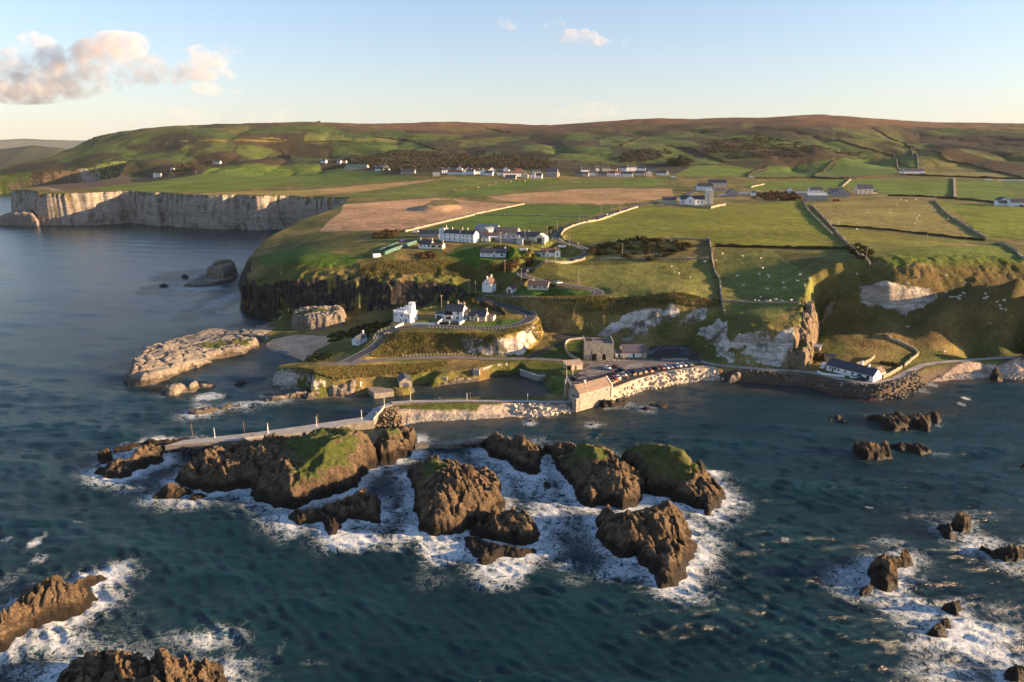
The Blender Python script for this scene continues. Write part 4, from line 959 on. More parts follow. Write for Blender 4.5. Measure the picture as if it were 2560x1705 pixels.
rock('limestone_ledge', 'low dark slabs in the surf below the lone stack', 5, [(1360, 1332), (1430, 1342), (1540, 1335), (1700, 1305), (1760, 1260), (1600, 1255), (1480, 1270), (1430, 1300)], [(1500, 1290, 1.6), (1620, 1275, 2), (1420, 1322, 1)], 2, .6, 500, None, 'limestone', strata=.5)
rock('sea_rock', 'low rock in the surf farthest left of the lone stack', 5, [(1165, 1340), (1210, 1350), (1245, 1335), (1205, 1325)], [(1205, 1335, 1.4)], 1.5, .6, 505)
rock('sea_rock', 'tiny rock in open water beside the lone stack', 5, [(1335, 1272), (1365, 1280), (1388, 1272), (1360, 1262)], [(1360, 1266, 2)], 1.5, .6, 506)

rock('limestone_shelf', 'low limestone shelf at the foot of the far white headland tip', 'n', [(-40, 562), (40, 566), (98, 568), (100, 545, 3), (70, 520, 12), (40, 540, 8), (-40, 545, 5)], [(75, 522, 22), (50, 538, 11), (5, 546, 6), (-40, 548, 6)], 8, 1.6, 530, None, 'limestone', crack=14)

rock('crag', 'jagged brown crag spur falling to the track beside the shore cottage', 'n', [(1990, 921, 4.5), (2010, 928, 4.5), (2026, 915, 5), (2034, 870, 7), (2046, 832, 11), (2060, 792, 15), (2066, 752, 24), (2052, 722, 33), (2022, 722, 33), (2000, 758, 28), (1965, 792, 24), (1945, 820, 20), (1950, 880, 10), (1955, 921, 4.5)],
     [(1998, 808, 21.5), (2014, 778, 25), (2030, 742, 30), (2000, 850, 19), (2008, 895, 14), (2040, 790, 20), (2024, 834, 17), (2046, 750, 26), (1962, 818, 18), (1970, 870, 12), (1985, 900, 9)], 3.6, .42, 540, [(2000, 800, 26, 5, 5)], 'crag', lumps=1.1, base=3.0, cat='crag', crack=4)
rock('crag', 'upper brown crag at the left end of the quarry face', 'n', [(2095, 778, 16), (2122, 780, 17), (2130, 742, 24), (2120, 702, 33), (2088, 686, 38), (2072, 700, 35), (2088, 742, 25)],
     [(2085, 692, 39), (2105, 704, 37), (2113, 728, 32), (2116, 765, 22)], 2.2, .42, 545, [(2088, 695, 38, 5, 4)], 'crag', lumps=1.6, base=14.0, cat='crag', crack=4)
# ------------------------------------------------------------------ sea
srows = [70.0]
while srows[-1] < 22500:
    y = srows[-1]
    srows.append(y * (1 + (.0044 if y < 300 else .007 if y < 1100 else .02 if y < 8000 else .08)))
srows = np.array(srows); SR = len(srows); SC = 700
scols = np.linspace(-1.25, 1.25, SC)
SX = scols[None, :] * srows[:, None]; SY = np.repeat(srows[:, None], SC, 1)
foam = np.zeros_like(SX)
nearm = SY < 700
fx_, fy_ = SX[nearm], SY[nearm]
fo = np.zeros_like(fx_)
warp = (fbm(fx_ / 7, fy_ / 7, 4, 301) - .5)
surf = np.clip(1.15 - np.clip((fy_ - 235) / 60, 0, 1), .25, 1) * np.where((fx_ > 60) & (fy_ > 205), .35, 1)   # sheltered water is calmer
for a in ROCKS:
    m = (fx_ > a[:, 0].min() - 22) & (fx_ < a[:, 0].max() + 22) & (fy_ > a[:, 1].min() - 22) & (fy_ < a[:, 1].max() + 22)
    if not m.any(): continue
    d, _ = sd_poly(fx_[m], fy_[m], [tuple(r) for r in a])
    size = min(1.0, math.sqrt((np.ptp(a[:, 0]) + 2) * (np.ptp(a[:, 1]) + 2)) / 22)
    d = -d + warp[m] * 7
    fo[m] = np.maximum(fo[m], np.exp(-np.maximum(d - .4, 0) / (3.2 + 3 * size)) * .88 * surf[m] * (.55 + .45 * size))
FOAM = {9: [(700, 300, 250, 90, .62), (950, 430, 220, 120, .72), (1100, 620, 260, 160, .78), (1050, 850, 250, 130, .70), (750, 1000, 350, 130, .9), (450, 880, 300, 130, .85), (100, 800, 200, 130, .7), (1300, 560, 120, 80, .6),
            (1280, 780, 180, 120, .5), (1180, 960, 130, 60, .62), (1600, 1000, 300, 110, .78), (1900, 1150, 300, 110, .85), (2080, 800, 150, 140, .75), (1000, 190, 90, 40, .5), (2150, 650, 150, 60, .35), (1500, 590, 150, 50, .75), (400, 1080, 500, 90, .35), (1250, 1080, 150, 60, .4)],
        8: [(1450, 760, 330, 140, .78), (1800, 900, 300, 110, .95), (700, 680, 330, 60, .62), (320, 580, 180, 60, .5), (600, 370, 150, 40, .4), (2080, 720, 50, 22, 1.15), (1000, 660, 200, 60, .5), (100, 510, 80, 40, .35), (0, 800, 60, 20, .4), (1500, 900, 500, 60, .3)],
        10: [(650, 480, 230, 110, .62), (350, 800, 350, 120, .8), (1350, 780, 350, 150, .72), (1500, 950, 250, 120, .65), (220, 150, 50, 60, .8), (240, 260, 60, 50, .6), (40, 400, 100, 130, .45), (40, 120, 80, 20, .6), (950, 350, 40, 100, .38), (1850, 800, 50, 110, .36), (2050, 920, 150, 40, .36), (700, 750, 500, 300, .3), (150, 1000, 200, 100, .6)],
        11: [(700, 1050, 330, 150, .72), (900, 1200, 320, 170, .78), (1150, 1350, 350, 170, .95), (750, 840, 150, 50, .55), (1200, 830, 200, 60, .75), (1300, 950, 250, 60, .4), (1000, 700, 350, 40, .35), (650, 660, 30, 10, .7), (1155, 95, 28, 14, 1.1), (1130, 125, 20, 10, .7),
             (230, 760, 200, 14, .32), (210, 840, 40, 14, .6), (1250, 700, 250, 40, .4), (1050, 1500, 300, 120, .65), (1300, 1200, 200, 120, .4), (1330, 1420, 220, 160, .9)],
        12: [(1050, 1000, 200, 60, .75), (900, 1090, 170, 50, .55), (330, 850, 250, 30, .4), (200, 500, 60, 120, .35), (1800, 560, 250, 30, .3), (1950, 130, 150, 40, .6), (1500, 170, 200, 40, .4)],
        5: [(1450, 1360, 300, 40, .6), (1650, 1440, 120, 110, .55), (1500, 1260, 300, 40, .3), (300, 905, 300, 8, .5), (1300, 915, 250, 12, .5), (1800, 930, 150, 14, .6)],
        2: [(150, 1420, 200, 60, .45), (700, 1260, 130, 30, .35), (1100, 960, 120, 60, .35), (1350, 890, 250, 16, .35), (200, 1185, 300, 20, .4)],
        4: [(1550, 980, 120, 60, .5), (1650, 940, 80, 25, .6), (1700, 1250, 60, 20, .5), (1700, 1470, 150, 15, .4), (1400, 1080, 150, 40, .25), (980, 1430, 40, 25, .5)]}
for k, lst in FOAM.items():
    for (x, y, rx, ry, s_) in lst:
        cx, cy = A(k, x, y); ex = abs(A(k, x + rx, y)[0] - cx); ey = abs(A(k, x, y + ry)[1] - cy) * .5 + abs(A(k, x, y - ry)[1] - cy) * .5
        m = (np.abs(fx_ - cx) < ex * 1.8) & (np.abs(fy_ - cy) < ey * 1.8)
        r = np.hypot((fx_[m] - cx) / ex, (fy_[m] - cy) / ey) + warp[m] * .9
        fo[m] = np.maximum(fo[m], .86 * s_ * sstep(1.5, .1, r))
gz = height(fx_, fy_)
gz = np.where(fy_ < 203, -8, gz)
shal = sstep(-6, -.3, gz)
fo = np.maximum(fo, sstep(-.9, -.1, gz) * .42)
foam[nearm] = fo
farm_ = (SY >= 700) & (SY < 1900)
gfar = height(SX[farm_], SY[farm_])
foam[farm_] = sstep(-5, -.3, gfar) * .55
shallow = np.zeros_like(SX); shallow[nearm] = shal
# a wide shelf of shallow water in the right bay and the pool behind the breakwater
for (k, x, y, rx, ry, s_) in [(2, 700, 1180, 600, 130, .8), (2, 1500, 1000, 700, 170, .6), (4, 400, 960, 700, 60, .9), (4, 1500, 1100, 900, 150, .45), (3, 1800, 1120, 500, 90, .55), (12, 1800, 600, 500, 130, .5)]:
    cx, cy = A(k, x, y); ex = abs(A(k, x + rx, y)[0] - cx); ey = abs(A(k, x, y + ry)[1] - cy)
    shallow = np.maximum(shallow, s_ * np.exp(-(((SX - cx) / ex) ** 2 + ((SY - cy) / ey) ** 2)))
shallow *= sstep(208, 238, SY)
rs = np.random.RandomState(3)
SZ = np.zeros_like(SX); DXs = np.zeros_like(SX); DYs = np.zeros_like(SX)
calm = np.ones_like(SX)
calm *= 1 - .25 * np.exp(-(((SX - 110) / 120) ** 2 + ((SY - 265) / 45) ** 2))
calm *= 1 - .8 * np.exp(-(((SX + 10) / 70) ** 4 + ((SY - 285) / 26) ** 4))
calm *= 1 - .75 * np.exp(-(((SX + 25) / 42) ** 4 + ((SY - 240) / 13) ** 4))
spacing = SX[0, 1] * 0 + np.gradient(SY, axis=0)
for i in range(46):
    lam = 2.4 * (36 / 2.4) ** ((i / 45) ** 1.7)
    th = math.atan2(-1.0, -.28) + rs.normal(0, .34 if lam < 6 else .24)
    kx, ky = math.cos(th) * 2 * math.pi / lam, math.sin(th) * 2 * math.pi / lam
    am = lam * (.0185 if lam < 4.5 else .0085 if lam < 9 else .0055) * rs.uniform(.7, 1.2)
    fade = sstep(2.2, 3.6, lam / np.maximum(spacing, .01)) * calm
    ph = kx * SX + ky * SY + rs.uniform(0, 6.28)
    gust = .6 + .8 * 0
    SZ += am * fade * np.sin(ph)
    q = .6 * am * fade * np.cos(ph)
    DXs += q * math.cos(th); DYs += q * math.sin(th)
gust = .55 + .9 * fbm(SX / 28, SY / 28, 2, 333)
gust *= 1 - .5 * sstep(260, 480, SY)
SZ *= gust; DXs *= gust; DYs *= gust
SZ += foam * (fbm(SX / 1.1, SY / 1.1, 3, 340) - .4) * .4 * (SY < 420)
landm = np.zeros_like(SX, bool)
SZ = np.where(shallow > .85, SZ * .35, SZ)
sea_me, used = grid_mesh('sea', np.stack([SX + DXs, SY + DYs, SZ - .05], -1).reshape(-1, 3), SR, SC)
add_attr(sea_me, 'foam', foam.reshape(-1)[used], 'FLOAT')
add_attr(sea_me, 'shallow', shallow.reshape(-1)[used], 'FLOAT')
sea = bpy.data.objects.new('sea', sea_me); tag(sea, 'dark teal sea with short waves and white surf round the rocks', 'sea', kind='structure'); link(sea)
def sea_material(surf_):
    m, N, L, b = new_mat('sea_surf' if surf_ else 'sea_open')
    p = npos(N); fa = nattr(N, 'foam'); sh = nattr(N, 'shallow')
    dist = sepz(N, L, p)[1]
    deep = nmix(N, L, nmap(N, L, nnoise(N, L, p, .02, 3, .6), .3, .7), (.0020, .0155, .0195), (.0042, .0275, .033))
    deep = nmix(N, L, nmap(N, L, sh, .05, 1, 0, .9), deep, nmix(N, L, nmap(N, L, nnoise(N, L, p, .05, 3, .65), .4, .62), (.020, .030, .030), (.052, .047, .036)))
    # light through thin wave crests put into the colour as paler teal by height
    deep = nmix(N, L, nmap(N, L, sepz(N, L, p)[2], .06, .42, 0, .42), deep, (.011, .046, .056))
    # ripples
    r1 = nnoise(N, L, nscale(N, L, p, (.46, 1.25, 1)), 1.0, 5, .68, .5)
    r2 = nnoise(N, L, nscale(N, L, p, (.10, .24, 1)), 1.0, 2, .6, .3)
    hgt = nmath(N, L, 'MULTIPLY_ADD', r2, 1.2, nmath(N, L, 'MULTIPLY', r1, 1.6))
    hgt = nmath(N, L, 'MULTIPLY', hgt, nmap(N, L, dist, 200, 520, 1.0, .32, False))
    ro = nmap(N, L, dist, 120, 1500, .17, .26, False)
    b.inputs['IOR'].default_value = 1.33
    # scattered small caps and flecks on open water
    cap = nmap(N, L, r1, .70, .77, 0, .5)
    fleck = nmath(N, L, 'MULTIPLY', nmath(N, L, 'MULTIPLY', cap, nmap(N, L, nnoise(N, L, p, .03, 2), .48, .62)), nmap(N, L, dist, 250, 420, 1, .2))
    if not surf_:
        L.new(nmix(N, L, fleck, deep, (.7, .72, .72)), b.inputs['Base Color']); L.new(ro, b.inputs['Roughness'])
        L.new(nbump(N, L, hgt, .6, .6), b.inputs['Normal'])
        return m
    aer = nmap(N, L, nmath(N, L, 'ADD', fa, nmap(N, L, r2, .2, .8, -.2, .2)), .3, .9, 0, .75)
    deep = nmix(N, L, aer, deep, (.022, .095, .10))
    # lace of foam: warped noise ridges, thicker where the surf is heavier
    wn_ = N.new('ShaderNodeTexNoise'); wn_.inputs['Scale'].default_value = .16; wn_.inputs['Detail'].default_value = 3
    L.new(p, wn_.inputs['Vector'])
    wsub = N.new('ShaderNodeVectorMath'); wsub.operation = 'MULTIPLY_ADD'
    L.new(wn_.outputs['Color'], wsub.inputs[0]); wsub.inputs[1].default_value = (6, 6, 0); L.new(p, wsub.inputs[2])
    wp = wsub.outputs[0]
    n1_ = nnoise(N, L, wp, .46, 5, .66); n2_ = nnoise(N, L, wp, 1.7, 4, .72)
    ridge = nmap(N, L, nmath(N, L, 'ABSOLUTE', nmath(N, L, 'SUBTRACT', n1_, .5)), 0, .13, 1, 0, False)
    ridge2 = nmap(N, L, nmath(N, L, 'ABSOLUTE', nmath(N, L, 'SUBTRACT', n2_, .5)), 0, .16, 1, 0, False)
    pat = nmath(N, L, 'MULTIPLY_ADD', nmath(N, L, 'SUBTRACT', n1_, .5), .9, nmath(N, L, 'MULTIPLY_ADD', nmath(N, L, 'SUBTRACT', n2_, .5), .9, nmath(N, L, 'MULTIPLY_ADD', ridge2, .26, nmath(N, L, 'MULTIPLY', ridge, .26))))
    fmask = nmap(N, L, nmath(N, L, 'MULTIPLY_ADD', fa, 1.04, pat), .62, 1.30, 0, 1.0)
    fmask = nmath(N, L, 'MULTIPLY', fmask, nmap(N, L, n2_, .35, .6, .62, 1.0))
    fmask = nmath(N, L, 'MAXIMUM', fmask, fleck)
    L.new(nmix(N, L, fmask, deep, (.78, .80, .80)), b.inputs['Base Color'])
    mr = N.new('ShaderNodeMix'); mr.data_type = 'FLOAT'
    L.new(fmask, mr.inputs[0]); L.new(ro, mr.inputs[2]); mr.inputs[3].default_value = .8
    L.new(mr.outputs[0], b.inputs['Roughness'])
    L.new(nbump(N, L, nmath(N, L, 'ADD', hgt, nmath(N, L, 'MULTIPLY', ridge2, .25)), .6, .6), b.inputs['Normal'])
    return m
sea_me.materials.append(sea_material(False)); sea_me.materials.append(sea_material(True))
_fv = foam.reshape(-1)[used]; _li = np.empty(len(sea_me.loops), np.int32); sea_me.loops.foreach_get('vertex_index', _li)
sea_me.polygons.foreach_set('material_index', (_fv[_li].reshape(-1, 4).max(1) > .04).astype(np.int32))
# distant coast across the water
def far_hills(name, label, pts, D0, depth, col):
    P = dpts([(x, y, D0) for x, y in pts])
    xs = np.array([q[0] for q in P]); zs = np.array([q[2] for q in P])
    X = np.linspace(xs[0], xs[-1], 160); Z = np.interp(X, xs, zs) + (fbm(X / 300, X * 0, 4, 9) - .5) * 26
    prof = [(-.5, 0, 0), (-.3, .35, 40), (0, 1, 0), (.6, .6, 0), (1.2, -.05, 0)]
    Vv = []
    for (t, s_, _) in prof:
        for i in range(160): Vv.append((X[i], D0 + t * depth, max(-4, Z[i] * s_ + (12 * vnoise(X[i] / 220, t * 9) if 0 < s_ < 1 else 0))))
    me, _ = grid_mesh(name, np.array(Vv), len(prof), 160)
    me.materials.append(simple_mat('far_moor', col, .95, .35, .004))
    o = bpy.data.objects.new(name, me); tag(o, label, 'hill', kind='structure'); link(o)
far_hills('far_headland', 'dim far headland across the water at the left edge', [(-300, 388), (-100, 376), (20, 372), (80, 366), (150, 372), (215, 385), (240, 396)], 3600, 700, (.05, .055, .03))
far_hills('distant_hill', 'pale violet mountain far across the water at the left', [(-700, 352), (-300, 345), (0, 349), (60, 347), (140, 350), (240, 351), (420, 358), (700, 372)], 15000, 5000, (.075, .07, .05))
# ------------------------------------------------------------------ shapes for built things
class MB:
    """collects boxes, prisms and tubes into one mesh"""
    def __init__(s): s.v = []; s.f = []
    def add(s, V, F):
        n = len(s.v); s.v += [tuple(v) for v in V]; s.f += [tuple(i + n for i in f) for f in F]; return s
    def box(s, x0, x1, y0, y1, z0, z1):
        return s.add([(x0, y0, z0), (x1, y0, z0), (x1, y1, z0), (x0, y1, z0), (x0, y0, z1), (x1, y0, z1), (x1, y1, z1), (x0, y1, z1)],
                     [(0, 3, 2, 1), (4, 5, 6, 7), (0, 1, 5, 4), (1, 2, 6, 5), (2, 3, 7, 6), (3, 0, 4, 7)])
    def prism(s, poly, a, b, axis='x'):
        """poly in the plane across axis, extruded from a to b"""
        n = len(poly)
        if axis == 'x': V = [(a, p[0], p[1]) for p in poly] + [(b, p[0], p[1]) for p in poly]
        elif axis == 'y': V = [(p[0], a, p[1]) for p in poly] + [(p[0], b, p[1]) for p in poly]
        else: V = [(p[0], p[1], a) for p in poly] + [(p[0], p[1], b) for p in poly]
        return s.add(V, [tuple(range(n))[::-1], tuple(range(n, 2 * n))] + [(i, (i + 1) % n, n + (i + 1) % n, n + i) for i in range(n)])
    def tube(s, p, q, r0, r1=None, n=8):
        r1 = r0 if r1 is None else r1
        p = Vector(p); q = Vector(q); d = (q - p).normalized()
        a = d.orthogonal().normalized(); b = d.cross(a)
        V = [p + (a * math.cos(t) + b * math.sin(t)) * r0 for t in [2 * math.pi * i / n for i in range(n)]] + [q + (a * math.cos(t) + b * math.sin(t)) * r1 for t in [2 * math.pi * i / n for i in range(n)]]
        return s.add(V, [tuple(range(n))[::-1], tuple(range(n, 2 * n))] + [(i, (i + 1) % n, n + (i + 1) % n, n + i) for i in range(n)])
    def mesh(s, name, mat=None, smooth=False):
        me = bpy.data.meshes.new(name); me.from_pydata(s.v, [], s.f); me.update()
        bm = bmesh.new(); bm.from_mesh(me); bmesh.ops.recalc_face_normals(bm, faces=bm.faces); bm.to_mesh(me); bm.free()
        if smooth: me.polygons.foreach_set('use_smooth', [True] * len(me.polygons))
        if mat is not None: me.materials.append(mat)
        return me
    def obj(s, name, mat, parent=None, smooth=False):
        return link(bpy.data.objects.new(name, s.mesh(name, mat, smooth)), parent)
def empty(name, loc, rz=0.0):
    o = bpy.data.objects.new(name, None); o.location = loc; o.rotation_euler = (0, 0, rz); o.empty_display_size = 1
    return link(o)
def inst(name, me, loc, rz=0.0, parent=None, scale=None, rot=None):
    o = bpy.data.objects.new(name, me); o.location = loc; o.rotation_euler = rot or (0, 0, rz)
    if scale: o.scale = scale
    return link(o, parent)

W_WHITE = simple_mat('white_render', (.80, .795, .78), .8, .10, .8, .2)
W_CREAM = simple_mat('cream_render', (.66, .58, .46), .85, .14, .7, .2)
W_GREY = simple_mat('grey_render', (.34, .32, .30), .9, .18, .6, .2)
W_TAN = simple_mat('tan_render', (.48, .40, .30), .9, .18, .6, .2)
SLATE = simple_mat('slate', (.062, .066, .076), .6, .3, 2.2, .35, bump=.02)
TILE = simple_mat('brown_tile', (.135, .088, .07), .75, .3, 2.2, .25, bump=.02)
REDT = simple_mat('red_tile', (.17, .065, .05), .75, .25, 2.2, .25, bump=.02)
TIN = simple_mat('tin_roof', (.23, .25, .27), .5, .3, .9, .4)
TINL = simple_mat('pale_tin', (.42, .45, .48), .5, .2, .9, .4)
RUST = simple_mat('rusty_tin', (.23, .16, .12), .7, .4, .9, .3)
GREEN_TIN = simple_mat('green_tin', (.06, .13, .11), .6, .2, .9, .3)
GLASS = simple_mat('dark_glass', (.018, .022, .027), .12, .2, 1, .6)
DGREEN = simple_mat('green_paint', (.02, .13, .08), .6, .15)
DBLUE = simple_mat('blue_paint', (.03, .11, .26), .6, .15)
DBROWN = simple_mat('brown_paint', (.13, .055, .035), .7, .2)
DGREY = simple_mat('dark_grey_paint', (.05, .053, .06), .7, .2)
CHIMP = simple_mat('chimney_pot', (.35, .17, .10), .9, .2)
CONC = simple_mat('concrete', (.36, .335, .30), .92, .25, .35, .2, bump=.03)
CONCD = simple_mat('weathered_concrete', (.20, .175, .145), .92, .35, .4, .2, bump=.05)
TIMBER = simple_mat('weathered_timber', (.30, .25, .19), .9, .3, 2.0, .15)
POLE = simple_mat('pole_timber', (.36, .29, .21), .9, .2, 1.0, .15)
WPOST = simple_mat('white_post', (.68, .66, .62), .6, .1)
IRON = simple_mat('dark_iron', (.05, .045, .04), .6, .2)
def stone_mat(name, a, b_, sc=1.0):
    m, N, L, b = new_mat(name); p = npos(N)
    v = N.new('ShaderNodeTexVoronoi'); v.feature = 'F1'; v.inputs['Scale'].default_value = sc
    L.new(nscale(N, L, p, (1.5, 1.5, 2.6)), v.inputs['Vector'])
    hs = sepz(N, L, v.outputs['Color'])[0]
    c = nmix(N, L, hs, a, b_)
    e = nvor(N, L, nscale(N, L, p, (1.5, 1.5, 2.6)), sc, 'DISTANCE_TO_EDGE')
    c = nmix(N, L, nmap(N, L, e, 0, .07, .6, 0), c, tuple(x * .4 for x in a))
    c = nmix(N, L, nmap(N, L, nnoise(N, L, p, .35, 4, .65), .5, .75, 0, .5), c, tuple(x * .6 for x in a))
    L.new(c, b.inputs['Base Color']); b.inputs['Roughness'].default_value = .92; b.inputs['Specular IOR Level'].default_value = .15
    L.new(nbump(N, L, nmap(N, L, e, 0, .15), .8, .08), b.inputs['Normal'])
    MATS[name] = m; return m
STONE = stone_mat('pale_stonework', (.28, .24, .19), (.46, .41, .34), .9)
DRYST = stone_mat('dry_stone', (.22, .18, .12), (.50, .42, .30), 1.1)

_wcache = {}
def window_mesh(w, h, frame, mullion=True):
    key = (round(w, 2), round(h, 2), frame)
    if key not in _wcache:
        fr = MB().box(-w / 2 - .09, w / 2 + .09, -.05, .04, -h / 2 - .09, -h / 2).box(-w / 2 - .09, w / 2 + .09, -.05, .04, h / 2, h / 2 + .09).box(-w / 2 - .09, -w / 2, -.05, .04, -h / 2, h / 2).box(w / 2, w / 2 + .09, -.05, .04, -h / 2, h / 2)
        if mullion and w > .8: fr.box(-.04, .04, -.04, .04, -h / 2, h / 2)
        if mullion and h > 1.0: fr.box(-w / 2, w / 2, -.035, .04, -.03, .03)
        m1 = fr.mesh('window_frame', W_WHITE if frame == 'w' else DGREY)
        m2 = MB().box(-w / 2, w / 2, -.015, .04, -h / 2, h / 2).mesh('window', GLASS)
        _wcache[key] = (m1, m2)
    return _wcache[key]
def face_place(face, u, v, L_, D_):
    """place on a wall: u fraction along it (seen from outside, left to right), v height"""
    if face == 'f': return (-L_ / 2 + u * L_, -D_ / 2 - .02, v), 0
    if face == 'b': return (L_ / 2 - u * L_, D_ / 2 + .02, v), math.pi
    if face == 'r': return (L_ / 2 + .02, -D_ / 2 + u * D_, v), math.pi / 2
    return (-L_ / 2 - .02, D_ / 2 - u * D_, v), -math.pi / 2
def add_window(root, face, u, v, w, h, L_, D_, frame='w', detail=True):
    loc, rz = face_place(face, u, v, L_, D_)
    m1, m2 = window_mesh(w, h, frame)
    o = inst('window', m2, loc, rz, root)
    if detail: inst('window_frame', m1, (0, 0, 0), 0, o)
def add_door(root, face, u, w, h, L_, D_, mat, name='door'):
    loc, rz = face_place(face, u, 0, L_, D_)
    m = MB().box(-w / 2, w / 2, -.03, .05, 0, h).mesh(name, mat)
    o = inst(name, m, loc, rz, root)
    if h < 2.5: MB().box(w / 2 - .22, w / 2 - .1, -.08, -.02, h * .45, h * .5).obj('handle', IRON, o)
def walls_mb(L_, D_, Hw, Hr, ridge):
    w = MB()
    if ridge == 'x':
        w.prism([(-D_ / 2, -1.5), (D_ / 2, -1.5), (D_ / 2, Hw), (0, Hw + Hr - .05), (-D_ / 2, Hw)], -L_ / 2, L_ / 2, 'x')
    elif ridge == 'y':
        w.prism([(-L_ / 2, -1.5), (L_ / 2, -1.5), (L_ / 2, Hw), (0, Hw + Hr - .05), (-L_ / 2, Hw)], -D_ / 2, D_ / 2, 'y')
    else:
        w.box(-L_ / 2, L_ / 2, -D_ / 2, D_ / 2, -1.5, Hw)
    return w
def roof_mb(L_, D_, Hw, Hr, ridge, ov=.3, t=.16, og=.12):
    r = MB()
    if ridge in 'xy':
        a, hl = (D_ / 2, L_ / 2) if ridge == 'x' else (L_ / 2, D_ / 2)
        sl = Hr / a
        poly = [(-a - ov, Hw - ov * sl), (0, Hw + Hr), (a + ov, Hw - ov * sl), (a + ov, Hw - ov * sl + t), (0, Hw + Hr + t * 1.15), (-a - ov, Hw - ov * sl + t)]
        r.prism(poly, -hl - og, hl + og, 'x' if ridge == 'x' else 'y')
    elif ridge == 'hip':
        x, y = L_ / 2 + ov, D_ / 2 + ov; k = max(L_ / 2 - D_ / 2, .1)
        r.add([(-x, -y, Hw), (x, -y, Hw), (x, y, Hw), (-x, y, Hw), (-k, 0, Hw + Hr), (k, 0, Hw + Hr)], [(0, 1, 5, 4), (1, 2, 5), (2, 3, 4, 5), (3, 0, 4), (0, 3, 2, 1)])
    elif ridge == 'arch':
        n = 12
        P = [(-D_ / 2 * math.cos(math.pi * i / n), Hw + Hr * math.sin(math.pi * i / n)) for i in range(n + 1)]
        P2 = [(p[0] * .97, p[1] - .15) for p in P][::-1]
        r.prism(P + P2, -L_ / 2, L_ / 2, 'x')
    elif ridge == 'mono':
        r.prism([(-D_ / 2 - ov, Hw - .05), (D_ / 2 + ov, Hw + Hr), (D_ / 2 + ov, Hw + Hr + t), (-D_ / 2 - ov, Hw - .05 + t)], -L_ / 2 - og, L_ / 2 + og, 'x')
    else:
        r.box(-L_ / 2 - ov, L_ / 2 + ov, -D_ / 2 - ov, D_ / 2 + ov, Hw, Hw + .25)
    return r
def chimney(root, x, y, zb, zt, mat=None, pots=2, w=.75, parent=None):
    c = MB().box(x - w / 2, x + w / 2, y - .35, y + .35, zb, zt).box(x - w / 2 - .08, x + w / 2 + .08, y - .43, y + .43, zt, zt + .14).obj('chimney', mat or W_WHITE, parent or root)
    for i in range(pots):
        q = x + (i - (pots - 1) / 2) * .36
        MB().tube((q, y, zt + .14), (q, y, zt + .55), .13, .11, 8).obj('chimney_pot', CHIMP, c)
def house(name, label, loc, rz, L_, D_, Hw, Hr, wall=W_WHITE, roof=SLATE, ridge='x', wins=(), doors=(), chims=(), cat='house', group=None, porch=None, detail=True, dormers=(), roofl=0, pots=2, ov=.3):
    root = empty(name, loc, rz); tag(root, label, cat, group)
    walls_mb(L_, D_, Hw, Hr, ridge if ridge in 'xy' else 'flat').obj('wall', wall, root)
    if ridge == 'arch':
        n = 12
        for sx in (-1, 1):
            P = [(-D_ / 2 * .97 * math.cos(math.pi * i / n), Hw + (Hr - .15) * math.sin(math.pi * i / n)) for i in range(n + 1)]
            MB().prism(P, sx * (L_ / 2 - .3), sx * (L_ / 2 - .1), 'x').obj('gable', wall, root)
    if ridge == 'mono': MB().prism([(-D_ / 2, Hw - .1), (D_ / 2, Hw - .1), (D_ / 2, Hw + Hr)], -L_ / 2, L_ / 2, 'x').obj('gable', wall, root)
    rf = roof_mb(L_, D_, Hw, Hr, ridge, ov).obj('roof', roof, root)
    for e in wins: add_window(root, *e, L_, D_, detail=detail)
    for e in doors: add_door(root, e[0], e[1], e[2], e[3], L_, D_, e[4], e[5] if len(e) > 5 else 'door')
    for e in chims:
        x = -L_ / 2 + e[0] * L_ if ridge != 'y' else 0; y = 0 if ridge != 'y' else -D_ / 2 + e[0] * D_
        chimney(root, x, y, Hw + Hr * .6, Hw + Hr + e[1], e[2] if len(e) > 2 else wall, pots, parent=rf)
    for i in range(roofl):
        x = -L_ / 2 + L_ * (i + 1) / (roofl + 1); a = math.atan2(Hr, D_ / 2)
        o = MB().box(-.45, .45, -.6, .6, 0, .06).obj('roof_light', GLASS, rf)
        o.location = (x, -D_ / 4, Hw + Hr / 2 + .2); o.rotation_euler = (a, 0, 0)
    if porch:
        u, w, h, hr, dp = porch
        x = -L_ / 2 + u * L_
        MB().prism([(x - w / 2, -1), (x + w / 2, -1), (x + w / 2, h), (x, h + hr - .06), (x - w / 2, h)], -D_ / 2 - dp, -D_ / 2 + .8, 'y').obj('porch', wall, root)
        sl = hr / (w / 2)
        MB().prism([(x - w / 2 - .2, h - .2 * sl), (x, h + hr), (x + w / 2 + .2, h - .2 * sl), (x + w / 2 + .2, h - .2 * sl + .14), (x, h + hr + .16), (x - w / 2 - .2, h - .2 * sl + .14)], -D_ / 2 - dp - .15, -D_ / 2 + D_ * .3, 'y').obj('porch_roof', roof, root)
        o = inst('porch_door', MB().box(-.4, .4, -.03, .02, 0, 1.9).mesh('porch_door', DGREY), (x, -D_ / 2 - dp, .05), 0, root)
    return root
def front(k, a, b, z, D_):
    """two front bottom corners in the photograph -> centre, heading, length"""
    p = Vector(A(k, *a, z)); q = Vector(A(k, *b, z)); d = q - p
    L_ = d.length; rz = math.atan2(d.y, d.x)
    n = Vector((-math.sin(rz), math.cos(rz)))
    c = (p + q) / 2 + n * D_ / 2
    return (c.x, c.y, z), rz, L_
def local(root, x, y, z=0):
    c, s_ = math.cos(root.rotation_euler.z), math.sin(root.rotation_euler.z)
    return (root.location.x + c * x - s_ * y, root.location.y + s_ * x + c * y, root.location.z + z)
